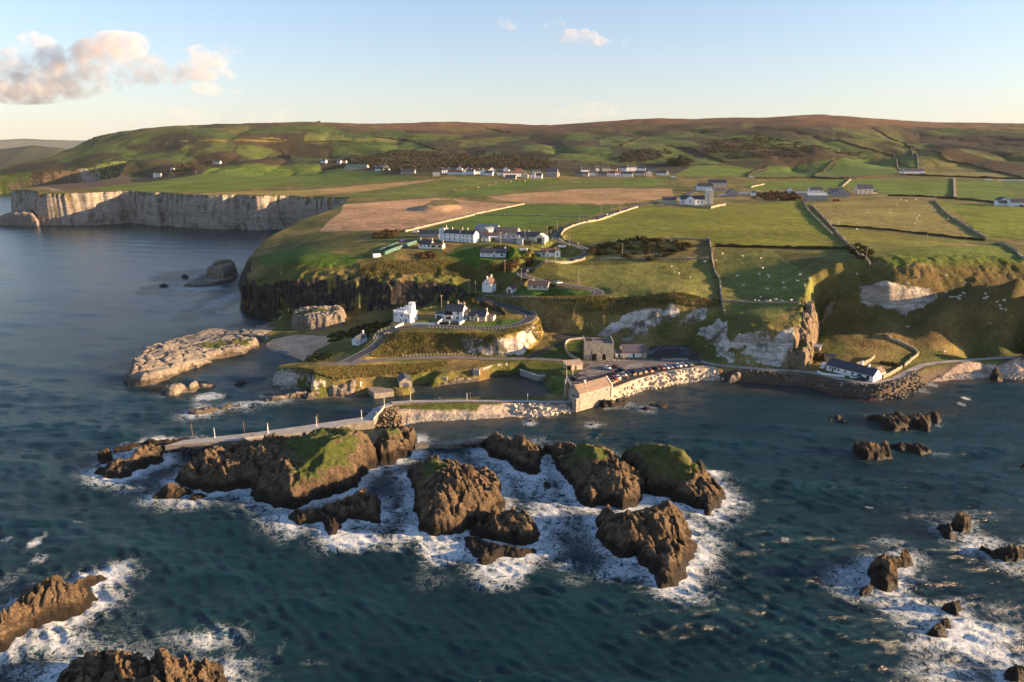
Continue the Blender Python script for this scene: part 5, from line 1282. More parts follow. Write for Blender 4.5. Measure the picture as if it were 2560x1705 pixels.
def extra(root, name, x, y, L_, D_, Hw, Hr, wall, roof, ridge, wins=(), doors=(), ov=.2):
    """a lower wing that belongs to the same building (walls, roof and openings as parts)"""
    w = walls_mb(L_, D_, Hw, Hr, ridge if ridge in 'xy' else 'flat').obj(name, wall, root); w.location = (x, y, 0)
    r = roof_mb(L_, D_, Hw, Hr, ridge, ov).obj(name + '_roof', roof, w)
    for e in wins:
        loc, rz = face_place(e[0], e[1], e[2], L_, D_); inst('window', window_mesh(e[3], e[4], 'w')[1], loc, rz, w)
    for e in doors:
        loc, rz = face_place(e[0], e[1], 0, L_, D_); inst(e[5] if len(e) > 5 else 'door', MB().box(-e[2] / 2, e[2] / 2, -.03, .05, 0, e[3]).mesh('door', e[4]), loc, rz, w)
    return w

# ---- houses on the promontory
# castellated white house
p = A(14, 330, 625, 13); root = empty('castellated_house', (p[0] + .5, p[1] + 4, 13), R(-22)); tag(root, 'white flat roofed house with battlements and stepped stair tower above the road', 'house')
def battlement(mb, x0, x1, y0, y1, z, n=4, m=.55, h=.6):
    mb.box(x0, x1, y0, y0 + .25, z, z + .35).box(x0, x1, y1 - .25, y1, z, z + .35).box(x0, x0 + .25, y0 + .25, y1 - .25, z, z + .35).box(x1 - .25, x1, y0 + .25, y1 - .25, z, z + .35)
    for i in range(n):
        x = x0 + (x1 - x0 - m) * i / (n - 1)
        for y in (y0, y1 - .25): mb.box(x, x + m, y - .003, y + .253, z + .35, z + .35 + h)
    k = max(2, int((y1 - y0) / 1.8))
    for i in range(1, k):
        y = y0 + (y1 - y0 - m) * i / k
        for x in (x0, x1 - .25): mb.box(x - .003, x + .253, y, y + m, z + .35, z + .35 + h)
for nm, b in (('main_block', (-4.6, 2.0, -3.6, 4.2, 5.4)), ('side_block', (2.0, 5.6, -3.4, 4.4, 4.6)), ('rear_tower', (.2, 4.4, .4, 4.6, 7.4)), ('stair_turret', (1.9, 4.3, 1.6, 4.55, 9.0))):
    x0, x1, y0, y1, z = b
    m = MB().box(x0, x1, y0, y1, -1.5, z); o = m.obj(nm, W_WHITE, root)
    mb = MB(); battlement(mb, x0, x1, y0, y1, z, 5 if x1 - x0 > 4 else 3); mb.obj('battlement', W_WHITE, o)
for (x, v, w, h) in ((-4.0, 3.9, .4, 1.5), (-2.6, 4.0, .9, .6), (.6, 3.9, .9, 1.5), (-.2, 1.0, .5, 1.2), (1.5, 1.2, .6, .8), (-4.0, 2.4, .3, .6)):
    inst('window', window_mesh(w, h, 'g')[1], (x, -3.62, v), 0, root)
for (x, v, w, h) in ((3.0, 1.1, .9, 1.7), (3.2, 3.4, .5, .6), (4.6, 3.4, .6, .8)):
    inst('window', window_mesh(w, h, 'g')[1], (x, -3.42, v), 0, root)
for (y, v, w, h) in ((-1.5, 3.2, .5, .9), (1.0, 1.6, .9, 1.5), (2.5, 3.2, .5, .9)):
    inst('window', window_mesh(w, h, 'g')[1], (5.62, y, v), math.pi / 2, root)
# two storey house with balcony
loc, rz, L_ = front(14, (958, 590), (1222, 604), 13.6, 7.0)
root = house('balcony_house', 'tall white house with slate roof and glazed balcony beside the road', loc, rz, L_, 7.0, 5.2, 3.1, W_WHITE, SLATE, 'x',
             wins=[('f', .25, 1.7, 3.0, 1.6), ('f', .70, 1.5, 1.4, 1.7), ('f', .72, 4.1, 1.3, 1.6), ('r', .3, 1.5, .8, 1.4), ('r', .5, 4.1, 1.0, 1.5)], chims=[(.06, 1.0, W_TAN), (.97, 1.1, W_TAN)])
MB().box(-L_ / 2 - .1, -L_ / 2 + 4.3, -4.7, -3.4, .0, 2.9).obj('lower_bay', W_WHITE, root)
inst('window', window_mesh(3.2, 1.7, 'g')[1], (-L_ / 2 + 2.2, -4.72, 1.6), 0, root)
MB().box(-L_ / 2 + .1, -L_ / 2 + 4.2, -4.55, -4.5, 3.0, 3.9).box(-L_ / 2 + .1, -L_ / 2 + 4.2, -3.58, -3.53, 2.95, 5.0).obj('balcony_glazing', GLASS, root)
MB().box(-L_ / 2 + .3, L_ / 2 - 1, 3.5, 9.0, -1.5, 4.6).obj('rear_wing', W_GREY, root)
MB().prism([(-L_ / 2, 4.6), (L_ / 2 - .7, 4.6), (0, 7.6)], 3.0, 9.2, 'y').obj('rear_roof', TILE, root)
MB().box(L_ / 2, L_ / 2 + 2.2, -1.2, 3.4, -1.5, 4.4).obj('side_wing', W_GREY, root)
MB().box(L_ / 2 + .9, L_ / 2 + 1.7, -1.26, -1.18, 0, 2.1).obj('side_door', DBLUE, root)
MB().prism([(-1.4, 4.4), (3.6, 4.4), (1.0, 5.6)], L_ / 2, L_ / 2 + 2.4, 'x').obj('side_roof', TILE, root)
chimney(root, 0, 4.5, 6.5, 9.2, W_TAN, 2)
e = extra(root, 'garage', -L_ / 2 - 3.2, 1.2, 6.0, 6.0, 2.7, 0, W_WHITE, SLATE, 'flat', doors=[('f', .30, 2.2, 2.1, DGREY, 'garage_door'), ('f', .55, .7, 2.1, DBLUE), ('f', .80, 1.8, 2.1, TINL, 'garage_door')], ov=.15)
# cream cottage
loc, rz, L_ = front(14, (1312, 592), (1555, 608), 14.0, 6.0)
root = house('cream_cottage', 'cream cottage with slate roof and small gabled porch on the lawn', loc, rz, L_, 6.0, 2.6, 2.6, W_CREAM, SLATE, 'x', wins=[('f', .18, 1.4, 1.4, 1.3), ('f', .76, 1.4, 1.4, 1.3), ('r', .5, 1.5, .9, 1.2)], chims=[(.96, 1.2, W_CREAM)], porch=(.46, 2.4, 2.2, 1.3, 1.6), roofl=1)
extra(root, 'side_extension', L_ / 2 + 1.9, 1.2, 3.6, 4.6, 2.5, 0, W_CREAM, TILE, 'flat', doors=[('f', .35, 1.6, 2.0, TIMBER)])
# white house standing gable-on above the hairpin, its garage, the bungalow
loc, rz, L_ = front(1, (1208, 745), (1300, 748), 20, 7.5)
house('gable_house', 'tall white house with brown roof standing gable-on above the hairpin', loc, R(-24), 5.8, 7.5, 5.0, 3.4, W_WHITE, TILE, 'y', wins=[('f', .55, 4.9, .6, .8), ('r', .35, 3.9, .9, 1.2), ('r', .7, 3.9, .9, 1.2), ('r', .5, 1.3, 1.6, 1.3)], chims=[(.12, 1.0), (.9, 1.1)], roofl=2)
loc, rz, L_ = front(1, (1462, 752), (1510, 752), 21, 5.5)
house('garage', 'small white garage with a brown door beside the gable-on house', loc, R(-30), 3.6, 5.5, 2.3, 1.3, W_WHITE, TILE, 'y', doors=[('f', .5, 1.9, 2.0, DBROWN, 'garage_door')], cat='garage')
loc, rz, L_ = front(1, (1640, 714), (1822, 729), 24, 7.0)
house('bungalow', 'long cream bungalow with brown tiled roof on the lawn inside the road loop', loc, R(-13), 12.0, 7.0, 2.5, 1.9, W_CREAM, TILE, 'x', wins=[('f', .10, 1.5, 1.0, 1.0), ('f', .36, 1.5, 2.2, 1.2), ('f', .60, 1.3, .9, 1.6), ('f', .84, 1.5, 1.6, 1.2), ('r', .5, 1.5, 1.4, 1.2)], chims=[(.22, 1.0)])
# little white house by the beach
loc, rz, L_ = front(25, (185, 492), (315, 496), 6.6, 9.0)
root = house('beach_cottage', 'narrow white cottage with dark roof above the sandy beach', loc, R(-16), 3.8, 9.0, 2.6, 1.7, W_WHITE, SLATE, 'y', wins=[('f', .8, 1.5, .8, .9), ('r', .3, 1.5, .8, .9)], chims=[(.94, 1.2)])
MB().box(-2.3, 2.3, -5.4, -4.5, -3.0, -.1).obj('plinth', DGREY, root)
# boat shed at the harbour
loc, rz, L_ = front(25, (1012, 1318), (1238, 1338), 1.9, 7.5)
root = house('boat_shed', 'stone boat shed with arched dark door at the harbour water', loc, R(16), 5.4, 7.5, 2.9, 1.7, STONE, SLATE, 'y', cat='boat shed', ov=.1)
P = [(-1.35, 0)] + [(-1.35 * math.cos(math.pi * i / 10), 1.35 + 1.15 * math.sin(math.pi * i / 10)) for i in range(11)] + [(1.35, 0)]
MB().prism(P, -3.80, -3.72, 'y').obj('boat_door', simple_mat('slate_blue_paint', (.075, .085, .12), .7, .2), root)
Q = [(-1.75, 0), (-1.35, 0)] + [(-1.35 * math.cos(math.pi * i / 10), 1.35 + 1.15 * math.sin(math.pi * i / 10)) for i in range(11)] + [(1.35, 0), (1.75, 0)] + [(1.75 * math.cos(math.pi * i / 10), 1.35 + 1.55 * math.sin(math.pi * i / 10)) for i in range(11)]
MB().prism(Q, -3.83, -3.74, 'y').obj('arch_surround', STONE, root)
MB().box(-3.2, 3.2, -5.6, -3.8, -2.5, -.15).obj('slip', CONCD, root)

# ---- farm and bungalows on the plateau
loc, rz, L_ = front(15, (612, 357), (1104, 398), 41, 7.0)
root = house('terrace_house', 'long white two storey house with slate roof and golden chimneys on the plateau', loc, R(-27), 25.0, 7.0, 5.6, 2.2, W_WHITE, SLATE, 'x',
      wins=[('f', u, v, .95, 1.3) for u in (.06, .22, .38, .67, .79, .93) for v in (1.5, 4.2)] + [('r', u, v, .9, 1.3) for u in (.2, .75) for v in (1.5, 4.2)], chims=[(.22, 1.5, W_TAN), (.55, 1.7, W_TAN), (.72, 1.5, W_TAN)])
t = local(root, -14.5, .2)
r2 = empty('white_tower', (t[0], t[1], 41), R(-27)); tag(r2, 'square white tower with dark corner and motif at the end of the long house', 'tower')
MB().box(-2.1, 2.1, -2.6, 3.0, -1.5, 8.0).obj('shaft', W_WHITE, r2)
MB().add([(-2.5, -3, 8), (2.5, -3, 8), (2.5, 3.4, 8), (-2.5, 3.4, 8), (0, .2, 8.8)], [(0, 1, 4), (1, 2, 4), (2, 3, 4), (3, 0, 4), (0, 3, 2, 1)]).obj('roof', TINL, r2)
MB().box(2.0, 2.14, -2.66, -2.55, 0, 7.9).obj('drain_pipe', DGREY, r2)
MB().prism([(-.5, 6.6), (.5, 6.6), (0, 7.2)], -2.66, -2.61, 'y').prism([(-.4, 5.6), (.4, 5.6), (.2, 6.3), (-.2, 6.3)], -2.66, -2.61, 'y').prism([(-.35, 5.0), (.35, 5.0), (0, 4.2)], -2.66, -2.61, 'y').obj('motif', DGREY, r2)
MB().box(1.2, 1.9, 1.0, 1.7, 8.2, 10.4).obj('chimney', W_TAN, r2)
loc, rz, L_ = front(15, (275, 465), (440, 475), 39.2, 6)
root = house('low_cottage', 'low white cottage with slate roof below the tower', loc, R(-16), 9.0, 6.0, 2.5, 2.3, W_WHITE, SLATE, 'x', wins=[('f', .2, 1.4, 1.2, 1.1), ('f', .5, 1.4, .6, 1.2), ('f', .82, 1.4, 1.6, 1.3)], chims=[(.04, 1.6, W_TAN), (.97, 1.4, W_TAN)])
extra(root, 'conservatory', 8.6, -.4, 8.2, 4.6, 2.5, .9, W_CREAM, TILE, 'x', wins=[('f', .2, 1.3, 2.2, 1.4), ('f', .75, 1.3, 1.8, 1.3)])
chimney(root, 12.0, -.4, 2.6, 5.0, W_TAN, 2)
def shed(name, label, k, x, y, z, rz, L_, D_, Hw, Hr, wall, roof, ridge='x', wins=(), doors=(), chims=(), cat='shed', group=None, detail=False, **kw):
    p = A(k, x, y, z); n = (-math.sin(rz), math.cos(rz))
    return house(name, label, (p[0] + n[0] * D_ / 2, p[1] + n[1] * D_ / 2, z), rz, L_, D_, Hw, Hr, wall, roof, ridge, wins, doors, chims, cat, group, detail=detail, **kw)
shed('farm_shed', 'grey stone shed with two roof lights left of the tower', 15, 420, 320, 41, R(-14), 16, 8, 3, 2.4, W_GREY, SLATE, 'x', roofl=2)
shed('farm_shed', 'long dark corrugated barn behind the long white house', 22, 120, 425, 41.5, R(-20), 18, 10, 4, 3, W_GREY, TIN, 'x')
shed('farm_shed', 'arched tin barn with pale gable behind the farm sheds', 22, 330, 440, 41.5, R(60), 16, 10, 2.6, 3.6, W_GREY, TIN, 'arch')
shed('farm_shed', 'rust roofed barn with sunlit cream end wall', 22, 600, 455, 41.5, R(-18), 16, 9, 3.4, 2.6, W_TAN, RUST, 'x')
shed('farm_shed', 'low brown roofed shed between the terrace and the blue sheds', 22, 310, 520, 41.2, R(-10), 17, 6, 2.6, 1.6, W_GREY, TILE, 'x')
shed('farm_shed', 'small white outhouse with broken gable by the long white house', 22, 110, 575, 41, R(-22), 5.5, 3.6, 2.4, 1.2, W_WHITE, TIN, 'x', doors=[('f', .4, .9, 1.8, DGREY)])
shed('farm_shed', 'open fronted white shed with flat roof in the farmyard', 22, 350, 570, 41, R(-8), 8, 4, 2.6, .5, W_TAN, TINL, 'mono', doors=[('f', .3, 2.0, 2.0, DGREY)])
shed('farm_shed', 'long blue grey roofed shed with pale roof panels', 22, 640, 598, 41.2, R(-9), 15, 6, 2.8, 2.2, W_GREY, TIN, 'x', roofl=3)
shed('farm_shed', 'pale blue container-like shed at the end of the blue roofed shed', 22, 895, 615, 41.2, R(-9), 4.2, 4, 2.7, 0, TINL, TIN, 'flat')
shed('farm_house', 'low dark roofed farmhouse with two sunlit chimneys', 22, 1080, 560, 41.4, R(-14), 17, 6.5, 3.0, 2.8, W_CREAM, SLATE, 'x', wins=[('f', .5, 1.5, 1.2, 1.0)], chims=[(.05, 1.2), (.32, 1.2), (.5, 1.2)], cat='house')
shed('farm_garage', 'cream gabled garage with wide dark door facing the road', 22, 1350, 598, 41.4, R(-20), 7.5, 8, 3.2, 2.3, W_CREAM, TINL, 'y', doors=[('f', .48, 3.4, 3.0, DGREY, 'garage_door')], cat='garage')
loc, rz, L_ = front(22, (5, 915), (520, 942), 36, 7)
house('white_bungalow', 'white bungalow with slate roof and pointed porch above the green lawn', loc, R(-9), 16.5, 7, 2.7, 2.4, W_WHITE, SLATE, 'x', wins=[('f', .12, 1.5, .9, 1.0), ('f', .33, 1.5, .9, 1.0), ('f', .87, 1.4, 1.8, 1.5), ('r', .5, 1.4, 1.0, 1.2)], chims=[(.96, 1.1)], porch=(.57, 2.4, 2.3, 1.3, .7))
for i, (x, s_) in enumerate(((300, 1.0), (390, .7), (460, .6))):
    p = A(22, x, 770, 37.2)
    m = MB(); n = 10
    P = [(1.2 * s_ * math.cos(math.pi * j / n), 1.5 * s_ * math.sin(math.pi * j / n)) for j in range(n + 1)]; Qq = [(a * .7, b * .72) for a, b in P][::-1]
    m.prism(P + Qq, -.25, .25, 'y')
    o = m.obj('garden_arch', W_WHITE); o.location = (p[0], p[1] + 5, 37.6); o['label'] = ['largest', 'middle', 'smallest'][i] + ' of the three white garden arches behind the slate bungalow'; o['category'] = 'arch'
loc, rz, L_ = front(22, (1460, 930), (1835, 910), 35.4, 8)
root = house('white_bungalow', 'white bungalow with brown roof and two front gables near the road', loc, R(-4), 12.5, 7, 2.8, 2.3, W_WHITE, TILE, 'x', wins=[('f', .14, 1.5, 1.6, 1.3)], chims=[(.04, 1.2)], porch=(.36, 2.4, 2.5, 1.4, 1.6))
extra(root, 'gable_wing', 4.6, -2.2, 3.8, 5.5, 2.8, 1.7, W_WHITE, TILE, 'y', wins=[('f', .5, 1.6, .9, 1.4)])
extra(root, 'flat_wing', -8.2, .6, 4.2, 5.0, 2.7, 0, W_WHITE, SLATE, 'flat', wins=[('f', .35, 1.5, .5, 1.3), ('f', .7, 1.5, .5, 1.3)])

# ---- around the car park
# stone tearoom on the sea wall
loc, rz, L_ = front(13, (400, 1178), (868, 1040), 1.6, 6.5)
root = house('tearoom', 'cream stone tearoom with brown roof standing on the sea edge of the car park', loc, rz, L_, 6.5, 6.0, 2.7, STONE, RUST, 'x', cat='tearoom',
             wins=[('f', .27, 4.6, .75, 1.3), ('f', .50, 4.6, .75, 1.3), ('f', .68, 4.6, .75, 1.3), ('f', .85, 4.6, 1.2, 1.4), ('l', .7, 4.4, .9, 1.6), ('l', .35, 4.4, .9, 1.4)], chims=[(.32, 1.0, W_CREAM)], pots=0, ov=.15)
MB().box(L_ / 2 - .15, L_ / 2 + .35, -3.6, 3.6, 1, 6.2).prism([(-3.6, 6.2), (3.6, 6.2), (0, 9.2)], L_ / 2 - .15, L_ / 2 + .35, 'x').obj('gable_parapet', W_CREAM, root)
MB().box(-L_ / 2 - 1.6, -L_ / 2 - .2, -3.2, -.8, -1.5, 4.2).obj('porch_block', STONE, root)
o = MB().box(-L_ / 2 - .14, -L_ / 2 - .02, -.6, .5, 2.6, 4.8).obj('door', DGREY, root)
# open shelter with rusty roof
p = A(13, 250, 620, 4.5); root = empty('shelter', (p[0] + 2.0, p[1] + 2.6, 4.5), R(14)); tag(root, 'open timber shelter with pale brown roof beside the harbour road', 'shelter')
MB().prism([(-2.6, 2.5), (2.6, 3.3), (2.6, 3.45), (-2.6, 2.65)], -4.3, 4.3, 'x').obj('roof', simple_mat('felt_roof', (.42, .30, .2), .9, .2), root)
MB().box(-4.0, 4.0, 2.2, 2.4, -.2, 3.15).box(-4.0, -3.85, -.5, 2.2, -.2, 2.8).box(3.85, 4.0, -2.3, 2.2, -.2, 2.7).box(-1.5, 3.85, -2.3, -2.15, -.2, 2.5).obj('wall', W_TAN, root)
for x in (-3.9, -1.6): MB().box(x - .1, x + .1, -2.4, -2.2, -.2, 2.6).obj('post', TIMBER, root)
MB().box(.2, 1.0, -2.34, -2.30, 0, 2.0).obj('door', DGREY, root)
# lime kiln
a = Vector(A(13, 470, 470, 4.6)); b_ = Vector(A(13, 905, 474, 4.6)); LK = (b_ - a).length; rzk = math.atan2((b_ - a).y, (b_ - a).x)
root = empty('lime_kiln', (*((a + b_) / 2), 4.6), rzk); tag(root, 'massive square stone lime kiln with two dark arches and a central buttress', 'lime kiln')
HK = 8.0; batter = .8
def strips(x0, x1, Ht, arches, y0, y1, n=90):
    xs = sorted(set([x0 + (x1 - x0) * i / n for i in range(n + 1)] + [c + s_ * w / 2 for c, w, h in arches for s_ in (-1, 1)]))
    def zb(x, side):
        for c, w, h in arches:
            if abs(x + side * 1e-4 - c) < w / 2: return h - w / 2 + math.sqrt(max(0, (w / 2) ** 2 - (x - c) ** 2))
        return -1.0
    mb = MB()
    for i in range(len(xs) - 1):
        xa, xb = xs[i], xs[i + 1]; za, zb2 = zb(xa, 1), zb(xb, -1)
        sh = lambda z: max(0, z) / Ht * batter
        V = [(xa, y0 + sh(za), za), (xb, y0 + sh(zb2), zb2), (xb, y0 + batter, Ht), (xa, y0 + batter, Ht), (xa, y1, za), (xb, y1, zb2), (xb, y1, Ht), (xa, y1, Ht)]
        mb.add(V, [(0, 1, 2, 3), (4, 7, 6, 5), (0, 4, 5, 1), (3, 2, 6, 7)])
    mb.add([(x0, y0, -1), (x0, y0 + batter, Ht), (x0, y1, Ht), (x0, y1, -1)], [(0, 1, 2, 3)]); mb.add([(x1, y0, -1), (x1, y0 + batter, Ht), (x1, y1, Ht), (x1, y1, -1)], [(3, 2, 1, 0)])
    return mb
strips(-LK / 2, LK / 2, HK, [(-LK / 2 + LK * .335, LK * .125, 3.0), (-LK / 2 + LK * .675, LK * .125, 3.0)], 0, 4.0).obj('front_wall', STONE, root)
MB().add([(-LK / 2, 4, -1), (LK / 2, 4, -1), (LK / 2 - .4, 12, -1), (-LK / 2 + .6, 12, -1), (-LK / 2 + .01, 4, HK), (LK / 2 - .01, 4, HK), (LK / 2 - .5, 12, HK), (-LK / 2 + .7, 12, HK)],
         [(0, 3, 2, 1), (4, 5, 6, 7), (0, 1, 5, 4), (1, 2, 6, 5), (2, 3, 7, 6), (3, 0, 4, 7)]).obj('body', STONE, root)
MB().prism([(-1.0, -1.1), (1.0, -1.1), (1.0, .3), (-1.0, .3)], -1, 3.3, 'z').obj('buttress', STONE, root)
MB().box(-LK / 2 + .6, LK / 2 - .6, 1.1, 11.5, HK, HK + .06).obj('terrace', simple_mat('gravel', (.19, .165, .14), .95, .25), root)
MB().box(-LK / 2 + .05, -LK / 2 + .55, .9, 12, HK, HK + .9).box(LK / 2 - .55, LK / 2 - .05, .9, 12, HK, HK + .9).obj('parapet', STONE, root)
MB().box(-LK / 2 + 1.2, -LK / 2 + 4.2, 5.2, 8.2, HK, HK + .8).obj('kiln_mouth', IRON, root); MB().box(1.2, 4.2, 6.5, 9.5, HK, HK + .6).obj('kiln_mouth', IRON, root)
MB().box(-LK / 2 + 1.3, -LK / 2 + 2.0, -.1, .12, 0, 1.7).obj('notice_board', W_TAN, root)
# wing wall of the kiln
def wall_strip(name, label, pts, h, t, mat, cat='wall', group=None, step=2.5, jit=.12, seed=1, base=.35, parent=None, cap=None):
    """dry wall or hedge bank following the ground; pts are world x,y"""
    P = catmull([(x, y, 0) for x, y in pts], step)[:, :2] if len(pts) > 2 else np.array([np.array(pts[0]) * (1 - s_) + np.array(pts[1]) * s_ for s_ in np.linspace(0, 1, max(2, int(np.hypot(pts[1][0] - pts[0][0], pts[1][1] - pts[0][1]) / step)))])
    rr = random.Random(seed); d = np.gradient(P, axis=0); d /= np.linalg.norm(d, axis=1)[:, None] + 1e-9
    nrm = np.stack([-d[:, 1], d[:, 0]], 1); g = height(P[:, 0], P[:, 1])
    V = []; F = []
    n = len(P)
    for i in range(n):
        hh = h * (1 + rr.uniform(-jit, jit) * 1.5)
        tw = t * (1 + rr.uniform(-jit, jit))
        for s_, z in ((-.5, -base), (-.42, hh), (.42, hh * (1 + rr.uniform(-jit, jit))), (.5, -base)):
            V.append((P[i, 0] + nrm[i, 0] * s_ * tw, P[i, 1] + nrm[i, 1] * s_ * tw, g[i] + z))
    for i in range(n - 1):
        for j in range(3): F.append((4 * i + j, 4 * i + j + 1, 4 * i + j + 5, 4 * i + j + 4))
    F += [(0, 1, 2, 3), (4 * n - 1, 4 * n - 2, 4 * n - 3, 4 * n - 4)]
    o = MB().add(V, F).obj(name, mat, parent)
    if parent is None: tag(o, label, cat, group)
    return o
wall_strip('stone_wall', 'curving stone wall from the lime kiln up to the quarry yard', [A(2, 620, 440, 6), A(2, 480, 450, 6.2), A(2, 440, 490, 5.6), A(2, 450, 540, 5), A(2, 500, 590, 4.8), A(2, 580, 635, 4.6)], 1.3, .5, STONE, seed=3)
# slate roofed toilet block
a_ = front(13, (1050, 440), (1375, 425), 4.7, 7)
root = house('toilet_block', 'white block with big slate roof and stone piers beside the lime kiln', a_[0], R(2), a_[2], 7.0, 3.0, 2.6, W_WHITE, simple_mat('purple_slate', (.10, .09, .105), .6, .2, 2, .3), 'x', cat='building', ov=.5)
MB().box(-a_[2] / 2 - .3, a_[2] / 2 - .4, -4.1, -3.5, 2.35, 2.75).obj('fascia', DBROWN, root)
MB().box(-a_[2] / 2 - .4, -a_[2] / 2 + 2.2, -5.4, -3.6, -1, 1.5).obj('stone_wall', STONE, root)
MB().box(a_[2] / 2 - 1.3, a_[2] / 2 + .4, -5.0, -3.6, -1, 2.3).box(a_[2] / 2 - .6, a_[2] / 2 - .1, -4.4, -3.9, 2.3, 3.1).obj('stone_pier', STONE, root)
for u in (.5,): add_door(root, 'f', u, .9, 2.0, a_[2], 7.0, DGREY)
extra(root, 'lean_to', -a_[2] / 2 - 1.6, -1.0, 3.2, 5.0, 2.2, 1.2, W_WHITE, SLATE, 'x', doors=[('f', .55, .9, 1.9, DGREY)])

# ---- white cottage on the right shore
loc, rz, L_ = front(19, (378, 548), (1362, 800), 4.8, 6.5)
root = house('shore_cottage', 'long low white cottage with dark slate roof beside the shore track', loc, rz, L_, 6.5, 2.7, 2.5, W_WHITE, SLATE, 'x', chims=[(.81, 1.1)],
             wins=[('f', .09, 1.6, .7, 1.1), ('f', .20, 1.6, .7, 1.1), ('f', .27, 1.6, .7, 1.1), ('f', .41, 1.6, .7, 1.1), ('f', .57, 1.6, 1.1, 1.0), ('f', .89, 1.5, 1.3, 1.5), ('r', .3, 1.6, .8, 1.4), ('r', .6, 1.6, .6, 1.2)],
             doors=[('f', .145, .8, 2.1, DGREEN), ('f', .72, 2.0, 2.2, DGREEN, 'double_door')], detail=False)
extra(root, 'rear_wing', L_ / 2 - 2.4, 5.2, 4.6, 5.0, 2.6, 1.8, W_WHITE, RUST, 'y', wins=[('r', .5, 1.5, .8, 1.2)])
extra(root, 'porch_wing', -L_ / 2 + 9.5, 5.6, 3.6, 4.6, 2.6, 1.8, W_WHITE, TILE, 'y')
chimney(root, -L_ / 2 + 11.6, 5.6, 2.6, 5.4, W_WHITE, 1)
p = A(19, 180, 105, 8); root = empty('lean_to_shed', (p[0], p[1], 7.4), R(-38)); tag(root, 'small shed with pale tin roof at the foot of the brown crag', 'shed')
MB().box(-1.7, 1.7, -1.4, 1.4, -1.5, 2.0).obj('wall', TIMBER, root); MB().prism([(-1.6, 1.9), (1.6, 2.6), (1.6, 2.75), (-1.6, 2.05)], -2.0, 2.0, 'x').obj('roof', TINL, root)
shed('garden_shed', 'dark roofed shed behind the left end of the shore cottage', 19, 470, 350, 6.6, R(-15), 4.5, 3.5, 2.0, 1.0, TIMBER, SLATE, 'x')
for nm, lb, pts in (('garden_wall', 'sunlit garden wall running up behind the shore cottage', [(1150, 480), (1390, 345)]), ('garden_wall', 'long sunlit stone wall from the cottage gable up to the track', [(1580, 690), (1780, 590), (1970, 478)])):
    wall_strip(nm, lb, [A(19, x, y, 5.6) for x, y in pts], 1.5, .45, DRYST, seed=5)
wall_strip('stone_wall', 'low white topped wall in front of the shore cottage', [A(19, 200, 590, 4.8), A(19, 330, 640, 4.8), A(19, 560, 670, 4.8), A(19, 770, 690, 4.8)], .8, .5, W_WHITE, seed=6, jit=.04)

# ---- church
pc = hit(*zc(16, 500, 492)); zc_ = pc[2]
root = empty('church', (pc[0] + 3, pc[1] + 8, zc_), R(-8)); tag(root, 'white church with slate roofs and a square tower wrapped in scaffolding', 'church')
MB().prism([(-7, -2), (3, -2), (3, 6.5), (-2, 10.2), (-7, 6.5)], -10, 6, 'y').obj('transept', W_WHITE, root)
MB().prism([(-7.4, 6.3), (-2, 10.3), (3.4, 6.3), (3.4, 6.55), (-2, 10.6), (-7.4, 6.55)], -10.2, 6.2, 'y').obj('transept_roof', SLATE, root)
MB().prism([(-4.5, -2), (6, -2), (6, 6.3), (.75, 9.8), (-4.5, 6.3)], -12, 14.5, 'x').obj('nave', W_WHITE, root)
MB().prism([(-4.9, 6.1), (.75, 9.9), (6.4, 6.1), (6.4, 6.35), (.75, 10.15), (-4.9, 6.35)], -12.2, 14.6, 'x').obj('nave_roof', SLATE, root)
for (x, y, v, w, h) in ((-2, -10.02, 4.2, 1.0, 3.2), (7, -4.52, 3.6, 1.0, 2.8), (11, -4.52, 3.6, 1.0, 2.8), (-9.5, -4.52, 3.4, .9, 2.6)):
    inst('window', window_mesh(w, h, 'g')[1], (x, y, v), 0, root)
MB().box(14.5, 20.5, -3.0, 3.0, -2, 16.5).box(14.4, 15.4, -3.1, -2.1, 16.5, 17.4).box(19.6, 20.6, -3.1, -2.1, 16.5, 17.4).box(14.4, 15.4, 2.1, 3.1, 16.5, 17.4).box(19.6, 20.6, 2.1, 3.1, 16.5, 17.4).obj('tower', W_WHITE, root)
sc_ = MB()
for x in (14.0, 16.0, 18.0, 20.0, 21.4, 22.8):
    for y in (-3.7, -5.0) if x < 21 else (-3.5, 0, 3.5): sc_.tube((x, y, -1), (x, y, 17.2), .09, .09, 5)
for z in (2.5, 5, 7.5, 10, 12.5, 15): sc_.box(13.8, 23.0, -5.05, -4.98, z, z + .14).box(13.8, 21, -3.75, -3.68, z, z + .14).box(21.35, 21.45, -3.6, 3.6, z, z + .14)
scaf = sc_.obj('scaffold', TINL, root)
for z in (2.5, 5, 7.5, 10, 12.5, 15): MB().box(14.0, 22.8, -4.95, -3.8, z + .15, z + .25).box(21.5, 22.8, -3.8, 3.4, z + .15, z + .25).obj('scaffold_boards', TIMBER, scaf)
for i in range(26):
    rr = random.Random(i); x = rr.uniform(-34, 40); y = rr.uniform(-15, -9) if i % 2 else rr.uniform(-6, 6)
    if -13 < x < 24 and y > -13: y = -14 - rr.random()
    q = local(root, x, y); zz = ht(q[0], q[1]); h = rr.uniform(1.0, 2.2)
    g_ = MB().box(-.35, .35, -.1, .1, -.3, h).prism([(-.35, h), (.35, h), (0, h + .3)], -.1, .1, 'y').mesh('headstone', W_GREY if i % 3 else W_TAN)
    o = inst('headstone', g_, (q[0], q[1], zz), root.rotation_euler.z + rr.uniform(-.2, .2)); tag(o, 'weathered upright headstone in the churchyard', 'headstone', 'churchyard headstones')
def hits(k, pts): return [hit(*zc(k, x, y))[:2] for x, y in pts]
wall_strip('churchyard_wall', 'dark churchyard wall along the lower edge of the church', hits(16, [(0, 492), (360, 502), (600, 520), (805, 540)]), 1.8, .6, DRYST, seed=8)
